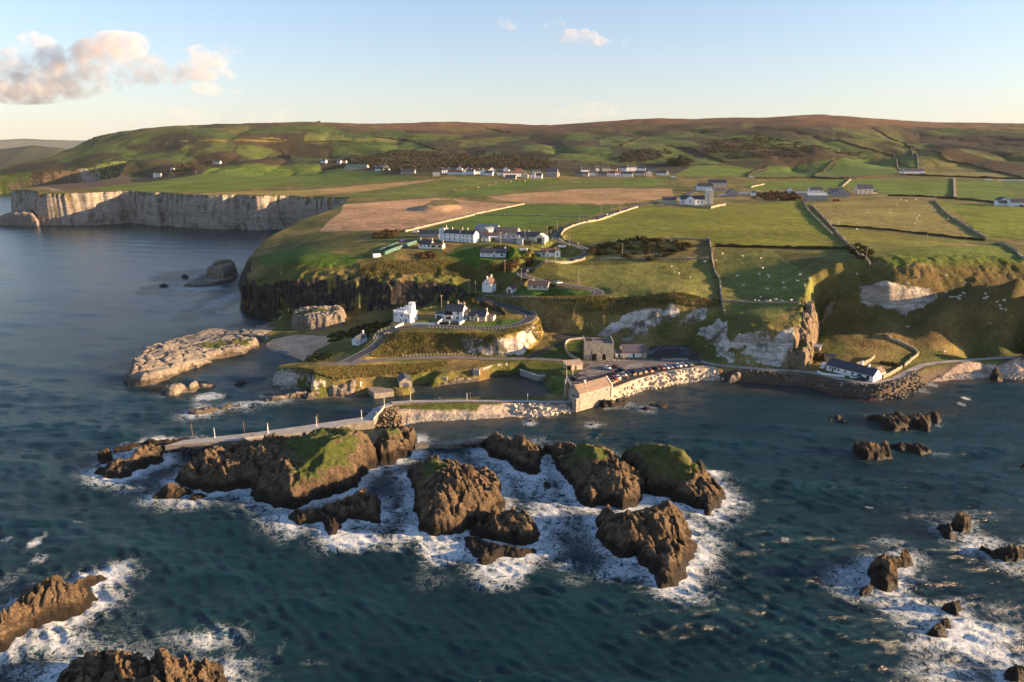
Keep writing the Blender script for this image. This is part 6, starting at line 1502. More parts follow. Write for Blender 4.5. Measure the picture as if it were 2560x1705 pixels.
wall_strip('churchyard_wall', 'sunlit end of the churchyard wall right of the tower', hits(16, [(806, 540), (900, 512), (1022, 492)]), 2.0, .6, DRYST, seed=9)
def far_house(name, label, k, x, y, L_, D_, Hw, Hr, rzd, wall=W_WHITE, roof=SLATE, ridge='x', wins=(), chims=((.05, .9), (.95, .9)), cat='house', group=None, doors=(), **kw):
    h = hit(*zc(k, x, y)); rz = R(rzd); n = (-math.sin(rz), math.cos(rz))
    zg = min(ht(h[0], h[1]), h[2])
    return house(name, label, (h[0] + n[0] * D_ / 2, h[1] + n[1] * D_ / 2, zg), rz, L_, D_, Hw, Hr, wall, roof, ridge, wins, doors, chims, cat, group, detail=False, pots=1, **kw)
W4 = [('f', u, v, 1.0, 1.3) for u in (.2, .5, .8) for v in (1.6, 4.3)]
W2 = [('f', u, 1.5, 1.2, 1.2) for u in (.2, .45, .8)]
far_house('hall', 'small tan hall with slate roof left of the church', 16, 195, 475, 15, 8, 5, 3, -6, W_TAN, SLATE, chims=((.97, 1.2),))
far_house('house', 'white gabled house with slate roof on the lane behind the church', 16, 720, 275, 22, 9, 6, 4, -8, W_WHITE, SLATE, wins=W4)
far_house('house', 'long white house with navy slate roof and golden chimneys behind the church', 16, 900, 232, 26, 9, 7, 4.5, -10, W_CREAM, SLATE, wins=W4)
far_house('barn', 'brown arched barn right of the scaffolded tower', 16, 930, 300, 16, 12, 3, 4.5, -6, W_TAN, RUST, 'arch', chims=())
far_house('house', 'grey gabled house with white bargeboards right of the church', 16, 1120, 368, 13, 12, 5, 4.5, -6, W_GREY, SLATE, 'y', wins=[('f', .3, 1.6, 1.3, 1.3), ('f', .7, 1.6, 1.3, 1.3), ('f', .5, 4.8, 1.2, 1.2)], chims=())
far_house('shed', 'low grey shed beside the grey gabled house', 16, 1290, 358, 12, 8, 3, 2, -6, W_GREY, TIN, chims=(), cat='shed')
far_house('cottage', 'tiny white ruin-like cottage left of the brown scrub', 16, 1435, 350, 6, 5, 4, 2, -6, W_WHITE, SLATE, chims=((.1, 1.0),), cat='cottage')
far_house('house', 'white gabled house with blue slate roof left of the farm sheds', 20, 120, 385, 10, 12, 3.2, 4.0, -20, W_WHITE, SLATE, 'y', wins=[('f', .5, 1.6, 1.2, 1.2)], chims=())
far_house('shed', 'long low shed with blue roof in the right farm', 20, 450, 440, 20, 8, 3, 1.6, -4, W_GREY, TIN, chims=(), cat='shed')
far_house('shed', 'grey corrugated shed with pale roof, largest in the right farm', 20, 760, 560, 22, 14, 6, 2.6, -5, W_GREY, TINL, 'x', chims=(), cat='shed')
far_house('house', 'white bungalow with slate roof behind the right farm', 20, 740, 365, 18, 9, 3, 3.6, -3, W_WHITE, SLATE, wins=[('f', .85, 1.6, 1.6, 1.4)])
far_house('house', 'grey half finished gable house in the right farm', 20, 1300, 470, 18, 12, 5, 5, -10, W_GREY, SLATE, 'y', wins=[('f', .35, 4.4, 1.0, 1.2), ('f', .7, 1.6, 1.0, 1.2)], chims=((.2, 1.0),))
far_house('shed', 'dark roofed barn left of the half finished house', 20, 1130, 400, 12, 9, 4, 3, -6, W_GREY, SLATE, chims=(), cat='shed')
far_house('house', 'two storey cream house with slate roof standing alone on the right', 20, 1835, 410, 20, 10, 7, 5, -2, W_CREAM, SLATE, wins=W4, chims=())
far_house('shed', 'small annexe right of the cream two storey house', 20, 2050, 408, 7, 6, 3, 2, -2, W_CREAM, SLATE, chims=(), cat='shed')
far_house('cottage', 'long white cottage with end chimneys high on the right slope', 24, 330, 248, 38, 9, 4.2, 5, -1, W_WHITE, SLATE, wins=[('f', u, 2, 1.4, 1.5) for u in (.18, .3, .5, .68, .8)], cat='cottage')
far_house('shed', 'small white shed left of the long white cottage', 24, 155, 248, 10, 6, 4, 2, -1, W_WHITE, SLATE, chims=(), cat='shed')
far_house('shed', 'tiny white outhouse at the far left of the long white cottage', 24, 90, 240, 4, 4, 3, 1.5, -1, W_WHITE, SLATE, chims=(), cat='shed')
far_house('house', 'white house with dark hipped annexe near the right edge', 24, 1980, 830, 9, 10, 5, 3, -6, W_WHITE, SLATE, 'y', wins=[('f', .5, 2.8, 1.2, 1.6)], chims=())
far_house('house', 'low dark roofed wing of the white group near the right edge', 24, 2070, 845, 20, 8, 3, 2.6, -6, W_WHITE, SLATE, chims=((.9, .8),))
far_house('house', 'white house cut by the right edge', 24, 2300, 855, 20, 10, 4, 3.4, -8, W_WHITE, SLATE, wins=[('f', .8, 2, 1.2, 1.4)])
# houses towards the village
for e in [('white house with twin gables beside the far left fields', 21, 400, 228, 15, 10, 4.5, 4, -10, W_WHITE, SLATE, 'x'), ('small white house right of the twin gabled house', 21, 730, 238, 10, 8, 4.5, 3, -12, W_WHITE, SLATE, 'x'),
          ('pink roofed house beside the small white house', 21, 830, 232, 14, 8, 4, 3, -10, W_CREAM, REDT, 'x'), ('white gabled house right of the long farm shed', 21, 1580, 395, 18, 9, 4, 3.5, -10, W_WHITE, SLATE, 'x'),
          ('white gabled end house next to the wood', 21, 1710, 385, 10, 12, 4, 4, -14, W_WHITE, SLATE, 'y'), ('white house with chimney behind the gabled end house', 21, 1640, 320, 14, 8, 4, 3, -10, W_WHITE, SLATE, 'x'),
          ('grey hall with slate roof at the edge of the wood', 21, 2180, 462, 26, 10, 4, 5, -5, W_GREY, SLATE, 'x'), ('lone white cottage on the far left slope', 'n', 541, 410, 22, 9, 4.5, 4, -8, W_WHITE, SLATE, 'x'),
          ('white house by the far cliff car park', 'n', 392, 443, 18, 9, 4.5, 4, -4, W_WHITE, TIN, 'x'), ('pale ruin below the far left crag', 'n', 430, 428, 9, 7, 6, 1, -4, W_GREY, TIN, 'x')]:
    far_house('house', *e, wins=W2)
far_house('barn', 'long dark green roofed farm barn near the village', 21, 1080, 370, 52, 22, 5, 6, -9, W_TAN, GREEN_TIN, 'x', chims=(), cat='barn')
V17 = [(255, 250, 14, 6, W_WHITE, SLATE, 'two storey white house with end chimneys, leftmost of the village', 2), (420, 268, 26, 4, W_WHITE, TILE, 'long low white terrace with brown roof near the village left end', 0), (500, 210, 10, 5, W_CREAM, SLATE, 'pink gabled house behind the low terrace', 1),
       (620, 255, 8, 4.5, W_CREAM, SLATE, 'cream gabled house between the low terrace and white houses', 1), (590, 275, 10, 3, W_WHITE, TIN, 'low white outbuilding under the cream gabled house', 0), (700, 268, 14, 5, W_WHITE, SLATE, 'white gabled house with a low front extension', 1),
       (805, 262, 16, 5, W_WHITE, SLATE, 'white house with two pale chimneys in the village', 2), (935, 280, 9, 6.5, W_WHITE, SLATE, 'tall white gable with chimney in the middle of the village', 1), (1040, 290, 14, 4.5, W_WHITE, SLATE, 'slate roofed white house with steep front gable', 0),
       (1105, 240, 12, 5.5, W_WHITE, SLATE, 'white house with dark gable edges above the village street', 1), (1265, 285, 13, 5, W_WHITE, SLATE, 'white house below the large chimneyed gable', 0), (1350, 250, 12, 6.5, W_WHITE, SLATE, 'large white gable with centre chimney in the village', 1),
       (1500, 305, 34, 5.5, W_WHITE, TILE, 'long white terrace with brown roof and many windows', 2), (1700, 335, 12, 6, W_CREAM, REDT, 'cream gable closing the long brown roofed terrace', 1), (1440, 350, 18, 3, W_GREY, SLATE, 'low grey sheds below the long terrace', 0),
       (1590, 245, 12, 5, W_TAN, REDT, 'red roofed cottage behind the long terrace', 0), (1845, 335, 9, 5, W_WHITE, TIN, 'white box-like house right of the long terrace', 0), (1935, 335, 16, 4.5, W_WHITE, SLATE, 'white house with slate roof and low gables near the hall', 0),
       (1930, 265, 16, 5, W_GREY, SLATE, 'grey house behind the white gables', 0), (2200, 315, 20, 9, W_GREY, simple_mat('violet_slate', (.13, .11, .13), .6, .2), 'big grey hall with violet roof and tall gable', 0), (2285, 300, 9, 4, W_TAN, REDT, 'small cream cottage attached to the big grey hall', 0), (80, 300, 12, 3, W_GREY, TIN, 'low grey shed left of the village', 0)]
V18 = [(475, 245, 16, 6, W_WHITE, SLATE, 'white gabled house, left of the upper village rows', 1), (345, 300, 14, 4, W_GREY, SLATE, 'grey low house at the left of the right village', 0), (460, 305, 12, 4.5, W_CREAM, TILE, 'cream house with brown roof in the lower row', 0), (605, 300, 14, 6, W_WHITE, SLATE, 'white house with tall right gable in the lower row', 0),
       (785, 310, 16, 5.5, W_GREY, SLATE, 'grey gabled double house in the lower row', 0), (940, 308, 14, 6, W_WHITE, REDT, 'first white terrace house with red roof', 0), (1085, 308, 14, 6, W_WHITE, REDT, 'second white terrace house with red roof', 0), (1245, 310, 17, 5, W_WHITE, SLATE, 'low white house with arched openings', 0),
       (1460, 290, 17, 4.5, W_CREAM, SLATE, 'cream bungalow with golden gable at the row end', 0), (1640, 300, 11, 6, W_GREY, SLATE, 'grey gabled house standing apart from the row', 0), (1865, 285, 17, 4, W_WHITE, SLATE, 'low white house, second from the village right end', 0), (1970, 285, 8, 5, W_CREAM, REDT, 'brick gabled house at the village right end', 1),
       (850, 225, 15, 7, W_GREY, SLATE, 'tall grey gable behind the red roofed terrace', 2), (980, 220, 14, 5, W_CREAM, TILE, 'cream house with stepped gable behind the red roofed terrace', 0), (1160, 210, 14, 6, W_WHITE, SLATE, 'white house in the upper row, left one', 0), (1320, 205, 18, 7, W_WHITE, SLATE, 'tall white house with chimney, centre of the upper row', 1), (1495, 200, 16, 5.5, W_WHITE, SLATE, 'white house in the upper row, right one', 0), (1720, 210, 16, 5, W_GREY, SLATE, 'grey house among the trees above the row end', 0),
       (690, 205, 6, 5, W_WHITE, SLATE, 'little white house with chimney stacks above the lower row', 2)]
for lst, k in ((V17, 17), (V18, 18)):
    for i, (x, y, L_, Hw, wm, rm, lb, nc_) in enumerate(lst):
        gab = 'gable' in lb and L_ < 13
        fl = [.2, .5, .8] if L_ < 18 else [.08, .22, .36, .5, .64, .78, .92]
        far_house('village_house', lb, k, x, y, L_, 8.5 if L_ > 7 else 6, Hw, 3.6 if Hw < 8 else 6, -12 if i % 3 else 6, wm, rm, 'y' if gab else 'x', wins=[('f', u, v, 1.1, 1.4) for u in fl for v in ((1.6, 4.3) if Hw > 5.2 else (1.7,))],
                  chims=[(.06, 1.2), (.94, 1.2)][:nc_], group='village houses under the hill')
# ------------------------------------------------------------------ roads and car parks
def asphalt(name, a, b_):
    m, N, L, b = new_mat(name); p = npos(N)
    c = nmix(N, L, nmap(N, L, nnoise(N, L, p, .25, 5, .7), .35, .65), a, b_)
    L.new(c, b.inputs['Base Color']); b.inputs['Roughness'].default_value = .88; b.inputs['Specular IOR Level'].default_value = .25
    MATS[name] = m; return m
TAR = asphalt('asphalt', (.050, .050, .053), (.085, .082, .082)); TARN = asphalt('fresh_asphalt', (.030, .029, .031), (.050, .047, .048))
WORN = asphalt('worn_asphalt', (.12, .105, .095), (.19, .165, .145)); GRAVEL = asphalt('track_gravel', (.24, .21, .18), (.38, .34, .29))
PAINT = simple_mat('road_paint', (.72, .72, .70), .7, .2)
def ribbon(P, off0, off1, dz):
    d = np.gradient(P[:, :2], axis=0); d /= np.linalg.norm(d, axis=1)[:, None] + 1e-9
    n = np.stack([-d[:, 1], d[:, 0]], 1)
    a = np.column_stack([P[:, :2] + n * off0, P[:, 2] + dz]); b_ = np.column_stack([P[:, :2] + n * off1, P[:, 2] + dz])
    k = len(P)
    return MB().add(np.concatenate([a, b_]).tolist(), [(i + 1, i, k + i, k + i + 1) for i in range(k - 1)])
def road(key, name, label, mat, lines=True):
    P, hw = ROADS[key]
    P = P.copy()
    if key == 'main': P[:, 2] = np.maximum(P[:, 2], height(P[:, 0], P[:, 1])) + .25
    # smooth the long profile
    k = np.ones(9) / 9; zz = np.convolve(np.pad(P[:, 2], 4, mode='edge'), k, 'valid'); P[:, 2] = zz
    o = ribbon(P, -hw, hw, .06).obj(name, mat); tag(o, label, 'road', kind='structure')
    if lines:
        for s_ in (-1, 1): ribbon(P, s_ * (hw - .35), s_ * (hw - .18), .068).obj('edge_line', PAINT, o)
    return o
road('winding', 'road', 'grey asphalt road winding up from the harbour to the church', TAR)
road('harbour', 'harbour_road', 'worn brown grey lane along the harbour to the car park', WORN, False)
road('track', 'shore_track', 'pale gravel track along the right shore', GRAVEL, False)
road('quarry_path', 'path', 'dark path from the harbour lane to the quarry yard', TARN, False)
road('main', 'road', 'main road along the foot of the far fields', TAR, False)
def sheet(name, label, poly, z, mat, cat='pavement'):
    o = MB().add([(x, y, z) for x, y in poly], [tuple(range(len(poly)))]).obj(name, mat); tag(o, label, cat, kind='structure'); return o
cp = sheet('car_park', 'dark asphalt harbour car park with white bay lines', CARPARK, 4.56, TARN)
up_ = sheet('car_park', 'empty upper car park with white bay lines below the cliff', UPPER_PARK, 4.92, TARN)
sheet('quarry_yard', 'dark asphalt yard in the old quarry', QUARRY_PARK, 6.98, TARN)
sheet('junction', 'brown grey asphalt apron where the lanes meet at the left point', [A(3, x, y, 7.2) for x, y in [(700, 500), (800, 455), (960, 440), (1010, 475), (900, 520), (760, 530), (620, 545), (520, 560), (480, 590), (200, 585), (300, 540), (560, 500)]], 7.3, WORN)
flat_lane = sheet('forecourt', 'worn asphalt forecourt between the kiln and the parked cars', [A(2, x, y, 4.5) for x, y in [(560, 760), (640, 700), (700, 660), (900, 632), (1250, 622), (1700, 630), (1740, 660), (1300, 690), (980, 720), (720, 790)]], 4.568, WORN)
def paint_line(parent, k, a, b_, z, w=.14, name='bay_line'):
    p = Vector(A(k, *a, z)); q = Vector(A(k, *b_, z)); d = (q - p).normalized(); n = Vector((-d.y, d.x)) * w / 2
    MB().add([(*(p - n), z), (*(q - n), z), (*(q + n), z), (*(p + n), z)], [(0, 1, 2, 3)]).obj(name, PAINT, parent)
for i in range(9): paint_line(up_, 13, (1390 + i * 4 + (i * 18 if i > 4 else 0), 390 - i * 14), (1480 + i * 14, 372 - i * 11), 4.926, .16)
for i in range(6): paint_line(up_, 13, (1590 + i * 58, 276), (1632 + i * 58, 308), 4.926, .18)
for i in range(6): paint_line(up_, 13, (1900 + i * 8, 300 + i * 18), (2010 + i * 12, 285 + i * 20), 4.926, .16)
for a_, b_ in (((270, 800), (430, 800)), ((280, 828), (430, 828)), ((370, 750), (620, 700)), ((380, 735), (560, 690)), ((520, 620), (585, 655)), ((770, 585), (760, 610)), ((560, 660), (1000, 605)), ((1000, 605), (1480, 570))):
    paint_line(cp, 13, a_, b_, 4.573, .2)
for i in range(9): paint_line(flat_lane, 13, (760 + i * 70, 490 - i * 1.5), (800 + i * 70, 462 - i * 1.5), 4.575, .15, 'hatching'); paint_line(flat_lane, 13, (800 + i * 70, 490 - i * 1.5), (760 + i * 70, 462 - i * 1.5), 4.575, .15, 'hatching')
for i in range(6): paint_line(flat_lane, 13, (1090 + i * 40, 585 - i * 4), (1150 + i * 40, 540 - i * 4), 4.575, .18, 'hatching')
# kerbed islands and walls of the car parks
k_ = MB()
for pts, z in (([A(13, 1600, 470, 4.6), A(13, 2000, 462, 4.6)], 4.56),):
    (x0, y0), (x1, y1) = pts
wall_strip('dwarf_wall', 'low stone wall between upper and lower car park', [A(13, 1605, 475, 4.6), A(13, 1800, 470, 4.6), A(13, 2000, 465, 4.6)], 1.0, .8, STONE, seed=11, jit=.03)
wall_strip('dwarf_wall', 'low concrete wall along the harbour end of the car park', [A(13, 225, 740, 4.5), A(13, 310, 940, 4.3)], 1.0, .5, CONC, seed=12, jit=.02)

# ------------------------------------------------------------------ pier, quay, breakwaters
def pier_strip(name, label, back, front_, z, depth, mat, wallm, cat='pier'):
    n = len(back); V = []; F = []
    for (bx, by), (fx, fy) in zip(back, front_): V += [(bx, by, z), (fx, fy, z), (bx, by, -depth), (fx, fy, -depth)]
    deck = MB(); w = MB()
    deck.add([(v[0], v[1], v[2]) for v in V], [(4 * i + 1, 4 * i + 5, 4 * i + 4, 4 * i) for i in range(n - 1)])
    w.add(V, [f for i in range(n - 1) for f in ((4 * i, 4 * i + 4, 4 * i + 6, 4 * i + 2), (4 * i + 1, 4 * i + 3, 4 * i + 7, 4 * i + 5))] + [(0, 2, 3, 1), (4 * n - 4, 4 * n - 3, 4 * n - 1, 4 * n - 2)])
    root = empty(name, (0, 0, 0)); tag(root, label, cat)
    deck.obj('deck', mat, root); w.obj('wall', wallm, root)
    return root
PB = [A(8, x, y, 3.0) for x, y in [(680, 262), (1055, 222), (1204, 204)]] + [A(3, x, y, 3.0) for x, y in [(400, 1112), (850, 1046), (985, 1030), (1075, 945), (1240, 886)]]
PF = [A(8, x, y, 3.0) for x, y in [(555, 298), (1055, 264), (1204, 245)]] + [A(3, x, y, 3.0) for x, y in [(450, 1195), (860, 1098), (1075, 1062), (1185, 932), (1262, 905)]]
pier = pier_strip('pier', 'long pale concrete pier reaching out behind the grassy rocks', PB, PF, 3.0, 4, CONC, CONCD)
P2B = [A(3, x, y, 3.0) for x, y in [(1240, 886), (1440, 872), (1800, 866), (2352, 868)]] + [A(2, x, y, 3.1) for x, y in [(330, 1030), (520, 990)]]
P2F = [A(3, x, y, 3.0) for x, y in [(1262, 905), (1440, 893), (1800, 884), (2352, 884)]] + [A(2, x, y, 3.1) for x, y in [(340, 1052), (530, 1045)]]
pier_strip('quay', 'narrow concrete quay between the harbour basin and the pebble beach', P2B, P2F, 3.3, 4, CONC, CONCD, 'quay')
def low_wall(P, z0, h, t, name, mat, parent):
    for i in range(len(P) - 1):
        a = Vector(P[i]); b_ = Vector(P[i + 1]); d = (b_ - a).normalized(); n = Vector((-d.y, d.x)) * t
        MB().prism([tuple(a), tuple(b_), tuple(b_ + n), tuple(a + n)], z0, z0 + h, 'z').obj(name, mat, parent)
low_wall(PF[5:7] , 3.0, .8, .35, 'parapet', CONC, pier); low_wall(PF[1:4], 3.0, .9, .4, 'parapet', CONC, pier)
# quay blocks by the boat shed
def block(name, label, k, pts, z, mat=CONCD, top=CONC, cat='quay', zb=-3):
    poly = [A(k, x, y, z) for x, y in pts]
    root = empty(name, (0, 0, 0)); tag(root, label, cat)
    MB().prism(poly, zb, z - .05, 'z').obj('wall', mat, root); MB().prism([p for p in poly], z - .048, z, 'z').obj('deck', top, root)
    return root
block('quay', 'old stone quay with rubble top beside the boat shed', 25, [(590, 1440), (975, 1400), (960, 1345), (800, 1330), (560, 1290), (400, 1280)], 2.2, STONE, simple_mat('rubble_top', (.30, .24, .18), .95, .5, .8, bump=.1))
block('quay', 'stone edged inner quay below the grass at the head of the harbour', 2, [(0, 728), (190, 790), (440, 752), (440, 735), (195, 772), (0, 712)], 2.3, STONE, CONC)
block('slipway', 'concrete slipway with ramp running down to the harbour', 3, [(1670, 640), (1790, 640), (1900, 590), (2130, 500), (2090, 488), (1900, 560), (1780, 600)], 3.2, CONCD, CONC, 'slipway')
block('hut', 'tiny pale concrete hut beside the slipway', 3, [(2045, 570), (2110, 575), (2120, 545), (2060, 540)], 5.2, CONC, CONCD, 'hut', 2.8)
# low breakwater of black boulders
BW = [A(9, x, y, 1.8) for x, y in [(205, 178), (440, 160), (690, 140)]]
root = pier_strip('breakwater', 'low dark breakwater linking two sea rocks across the pool', BW, [(x + .3, y - 3.0) for x, y in BW], 1.9, 3, CONCD, CONCD, 'breakwater')
def hull(seed, sx=1, sy=.8, sz=.7, n=14):
    rr = random.Random(seed); bm = bmesh.new()
    for _ in range(n):
        v = Vector((rr.gauss(0, 1), rr.gauss(0, 1), rr.gauss(0, 1))).normalized()
        bm.verts.new((v.x * sx * rr.uniform(.8, 1.1), v.y * sy * rr.uniform(.8, 1.1), v.z * sz * rr.uniform(.8, 1.1)))
    r_ = bmesh.ops.convex_hull(bm, input=bm.verts)
    bmesh.ops.delete(bm, geom=[g for g in r_['geom_interior'] if isinstance(g, bmesh.types.BMVert)], context='VERTS')
    me = bpy.data.meshes.new('boulder'); bm.to_mesh(me); bm.free(); return me
HULLS = [hull(i) for i in range(7)]
B_PALE = simple_mat('pale_boulder', (.50, .43, .34), .92, .3, .7, .15, bump=.06); B_BROWN = simple_mat('brown_boulder', (.24, .17, .105), .92, .4, .7, .15, bump=.06)
B_DARK = simple_mat('dark_boulder', (.045, .040, .036), .85, .5, .7, .2, bump=.06); B_MIX = simple_mat('shore_stone', (.13, .11, .09), .9, .6, .35, .2, bump=.05)
HM = {}
def hull_mats(mat):
    if mat.name not in HM:
        HM[mat.name] = []
        for h in HULLS:
            c = h.copy(); c.materials.append(mat); HM[mat.name].append(c)
    return HM[mat.name]
def boulders(name, label, poly, n, smin, smax, mat, seed, cat='boulders', zoff=0.0, zfun=None, stuff=0):
    root = empty(name, (*np.mean(poly, 0), 0)); tag(root, label, cat)
    rr = random.Random(seed); P = np.array(poly); rs_ = np.random.RandomState(seed)
    m = 14 * (n + stuff)
    cx = rs_.uniform(P[:, 0].min(), P[:, 0].max(), m); cy = rs_.uniform(P[:, 1].min(), P[:, 1].max(), m); cs = rs_.uniform(smin, smax, m)
    ok = in_poly(cx, cy, poly); cx, cy, cs = cx[ok], cy[ok], cs[ok]
    order = np.argsort(-cs, kind='stable') if stuff else np.arange(len(cs))
    ax = np.zeros(n + stuff); ay = np.zeros(n + stuff); as_ = np.zeros(n + stuff); c_ = 0
    for i in order:
        if c_ >= n + stuff: break
        if c_ and ((ax[:c_] - cx[i]) ** 2 + (ay[:c_] - cy[i]) ** 2 < (.55 * (as_[:c_] + cs[i])) ** 2).any(): continue
        ax[c_], ay[c_], as_[c_] = cx[i], cy[i], cs[i]; c_ += 1
    pts = list(zip(ax[:c_], ay[:c_], as_[:c_]))
    pts.sort(key=lambda q: -q[2])
    hm = hull_mats(mat); bmV = []; bmF = []
    for i, (x, y, s_) in enumerate(pts):
        z = (zfun(x, y) if zfun else ht(x, y)) + zoff + s_ * .12
        rot = (rr.uniform(-.5, .5), rr.uniform(-.5, .5), rr.uniform(0, 6.28))
        if i < n:
            o = inst('boulder', hm[i % 7], (x - root.location.x, y - root.location.y, z), parent=root, scale=(s_ * rr.uniform(.85, 1.25), s_, s_ * rr.uniform(.8, 1.1)), rot=rot)
        else:
            M = Matrix.Translation((x - root.location.x, y - root.location.y, z)) @ Matrix.Rotation(rot[2], 4, 'Z') @ Matrix.Rotation(rot[0], 4, 'X') @ Matrix.Scale(s_, 4)
            k = len(bmV); h = HULLS[i % 7]
            bmV += [tuple(M @ v.co) for v in h.vertices]; bmF += [tuple(j + k for j in f.vertices) for f in h.polygons]
    if bmV:
        me = bpy.data.meshes.new('small_stones'); me.from_pydata(bmV, [], bmF); me.materials.append(mat); o = link(bpy.data.objects.new('small_stones', me), root); o['kind'] = 'stuff'
    return root
boulders('boulder_revetment', 'slope of big pale limestone boulders below the car park, right of the tearoom', [A(2, *p, z) for *p, z in [(880, 1000, .3), (1000, 1005, 0), (1200, 935, 0), (1500, 872, 0), (1760, 832, 0), (2010, 825, 0), (1900, 735, 3.5), (1700, 730, 3.8), (1440, 760, 4), (1200, 815, 4), (1020, 880, 4), (880, 935, 4)]], 290, .6, 1.35, B_PALE, 1, zoff=-.1, stuff=260)
boulders('boulder_armour', 'heap of big pale boulders against the quay left of the tearoom', [A(2, *p, z) for *p, z in [(-60, 1150, .4), (150, 1180, .2), (350, 1180, .2), (520, 1150, .2), (530, 1060, 2.6), (330, 1065, 2.6), (-60, 1060, 2.6)]], 130, .8, 1.7, B_PALE, 2)
boulders('boulder_armour', 'brown sunlit boulders stacked against the bend of the pier', [A(3, *p, z) for *p, z in [(1090, 1070, 2.4), (1190, 935, 2.6), (1310, 935, 2.4), (1300, 1000, 1.5), (1380, 1080, .3), (1340, 1130, 0), (1240, 1130, 0)]], 150, .55, 1.15, B_BROWN, 3, zfun=lambda x, y: max(.3, min(2.2, ht(x, y) + .4)))
boulders('boulder_armour', 'black wet boulders armouring the outer pier', [A(8, *p, z) for *p, z in [(560, 345, .2), (700, 362, 0), (850, 362, 0), (930, 335, .3), (1050, 290, 1), (1050, 268, 2.6), (560, 302, 2.4)]], 170, .6, 1.2, B_DARK, 4, zfun=lambda x, y: 1.0 + .5 * math.sin(x * .7))
boulders('boulder_armour', 'black boulders along the seaward side of the low breakwater', [A(9, *p, z) for *p, z in [(215, 215, 0), (400, 212, 0), (560, 210, 0), (680, 195, 0), (690, 158, 1.4), (440, 178, 1.4), (205, 196, 1.4)]], 110, .6, 1.1, B_DARK, 5, zfun=lambda x, y: .7)
boulders('stony_shore', 'dark mixed boulders along the shore below the white cottage', [A(4, *p, z) for *p, z in [(200, 890, .5), (600, 935, .2), (900, 1000, 0), (1150, 1045, 0), (1400, 1045, 0), (1560, 975, 0), (1600, 930, .6), (1500, 880, 2), (1420, 930, 2), (1180, 990, 2), (900, 960, 2), (600, 900, 1.6), (300, 875, 1.6), (200, 870, 1.4)]], 290, .5, 1.15, B_MIX, 6, stuff=500)
boulders('stony_shore', 'scattered small stones on the pebble beach', [A(3, *p, z) for *p, z in [(1400, 1085, .1), (1600, 1065, .1), (2100, 1060, .1), (2352, 1070, .1), (2352, 980, 1.5), (1800, 990, 1.4), (1420, 1000, 1.5)]], 120, .25, .5, B_PALE, 7, stuff=700)
boulders('stony_shore', 'rounded stones under the tearoom wall', [A(2, *p, z) for *p, z in [(530, 1150, .1), (680, 1105, .1), (790, 1085, .1), (800, 1050, .6), (700, 1070, .7), (540, 1115, .7)]], 60, .3, .7, B_MIX, 8)
boulders('stony_shore', 'grey stones on the far right beach', [A(4, *p, z) for *p, z in [(1700, 880, .5), (1900, 850, 1), (2350, 850, 1.4), (2350, 885, .2), (1900, 885, .2)]], 80, .4, .9, B_PALE, 9, stuff=200)
rock('sea_rock', 'pale slab of limestone standing at the right end of the boulder slope', 2, [(2030, 850), (2100, 850), (2160, 840), (2205, 800), (2200, 770, 2), (2150, 735, 4), (2110, 745, 3.5), (2080, 800, 1)], [(2140, 742, 4.6), (2110, 780, 3.2), (2170, 780, 3)], 1.4, .4, 520, None, 'limestone')
rock('sea_rock', 'rough dark crag on the far right beach', 4, [(2090, 885), (2180, 890), (2170, 840, 2), (2150, 790, 4), (2110, 800, 3)], [(2140, 795, 5), (2130, 850, 3)], 1.4, .45, 525)

# ------------------------------------------------------------------ posts, poles, fences
post_me = MB().tube((0, 0, -.3), (0, 0, 3.6), .12, .10, 8).box(-.2, .2, -.2, .2, -.3, .3).mesh('lamp_post', WPOST)
lamp_me = MB().box(-.12, .12, -.12, .12, 3.6, 3.75).mesh('lamp_head', TINL)
PL = [(3, 42, 1215, 3), (3, 517, 1120, 3), (3, 958, 1050, 3), (3, 1180, 925, 3), (3, 1437, 880, 3), (3, 1990, 880, 3), (8, 883, 245, 3), (8, 1232, 215, 3), (2, 75, 1040, 3), (13, 190, 975, 4.2), (13, 213, 820, 4.4), (13, 305, 700, 4.5)]
PLL = ['white post on the pier above the grassy rock left end', 'white post on the pier behind the round grassy hump', 'white post where the pier meets the grassy rock top', 'white post at the bend of the pier', 'white post on the quay facing the boat shed', 'white post on the quay facing the harbour head', 'outermost white post on the thin part of the pier', 'second white post from the pier end',
       'white post on the quay above the pale boulders', 'tall white lamp post at the slip behind the tearoom', 'tall white lamp post at the corner of the car park', 'tall white lamp post in front of the open shelter']
for i, (k, x, y, z) in enumerate(PL):
    p = A(k, x, y, z); s_ = 1.0 if i < 9 else 1.75
    r_ = empty('lamp_post', (*p, z), .4); r_.scale = (1, 1, s_); tag(r_, PLL[i], 'lamp post', 'white posts along the pier and quay')
    inst('post', post_me, (0, 0, 0), 0, r_); inst('lamp_head', lamp_me, (0, 0, 0), 0, r_)
for i, (k, x, y) in enumerate([(8, 735, 225), (8, 1075, 210), (3, 530, 1108), (3, 2022, 880)]):
    p = A(k, x, y, 3); o = MB().tube((0, 0, -.3), (0, 0, 4.2), .1, .08, 6).box(-.25, .25, -.05, .05, 3.4, 4.1).box(-.2, .2, -.05, .05, 1.2, 1.8).obj('ladder_post', simple_mat('rusty_post', (.25, .13, .08), .8, .3)); o.location = (*p, 3)
    tag(o, ['rusty marker post nearest the pier end', 'rusty marker post midway along the thin pier', 'rusty marker post on the broad part of the pier', 'rusty marker post beside the quay white post'][i], 'post')
pole_me = MB().tube((0, 0, -.5), (0, 0, 8.4), .17, .12, 7).mesh('utility_pole', POLE); arm_me = MB().box(-.8, .8, -.06, .06, 7.7, 7.85).mesh('crossarm', POLE); ins_me = MB().tube((0, 0, 7.85), (0, 0, 8.1), .06, .05, 6).mesh('insulator', W_WHITE)
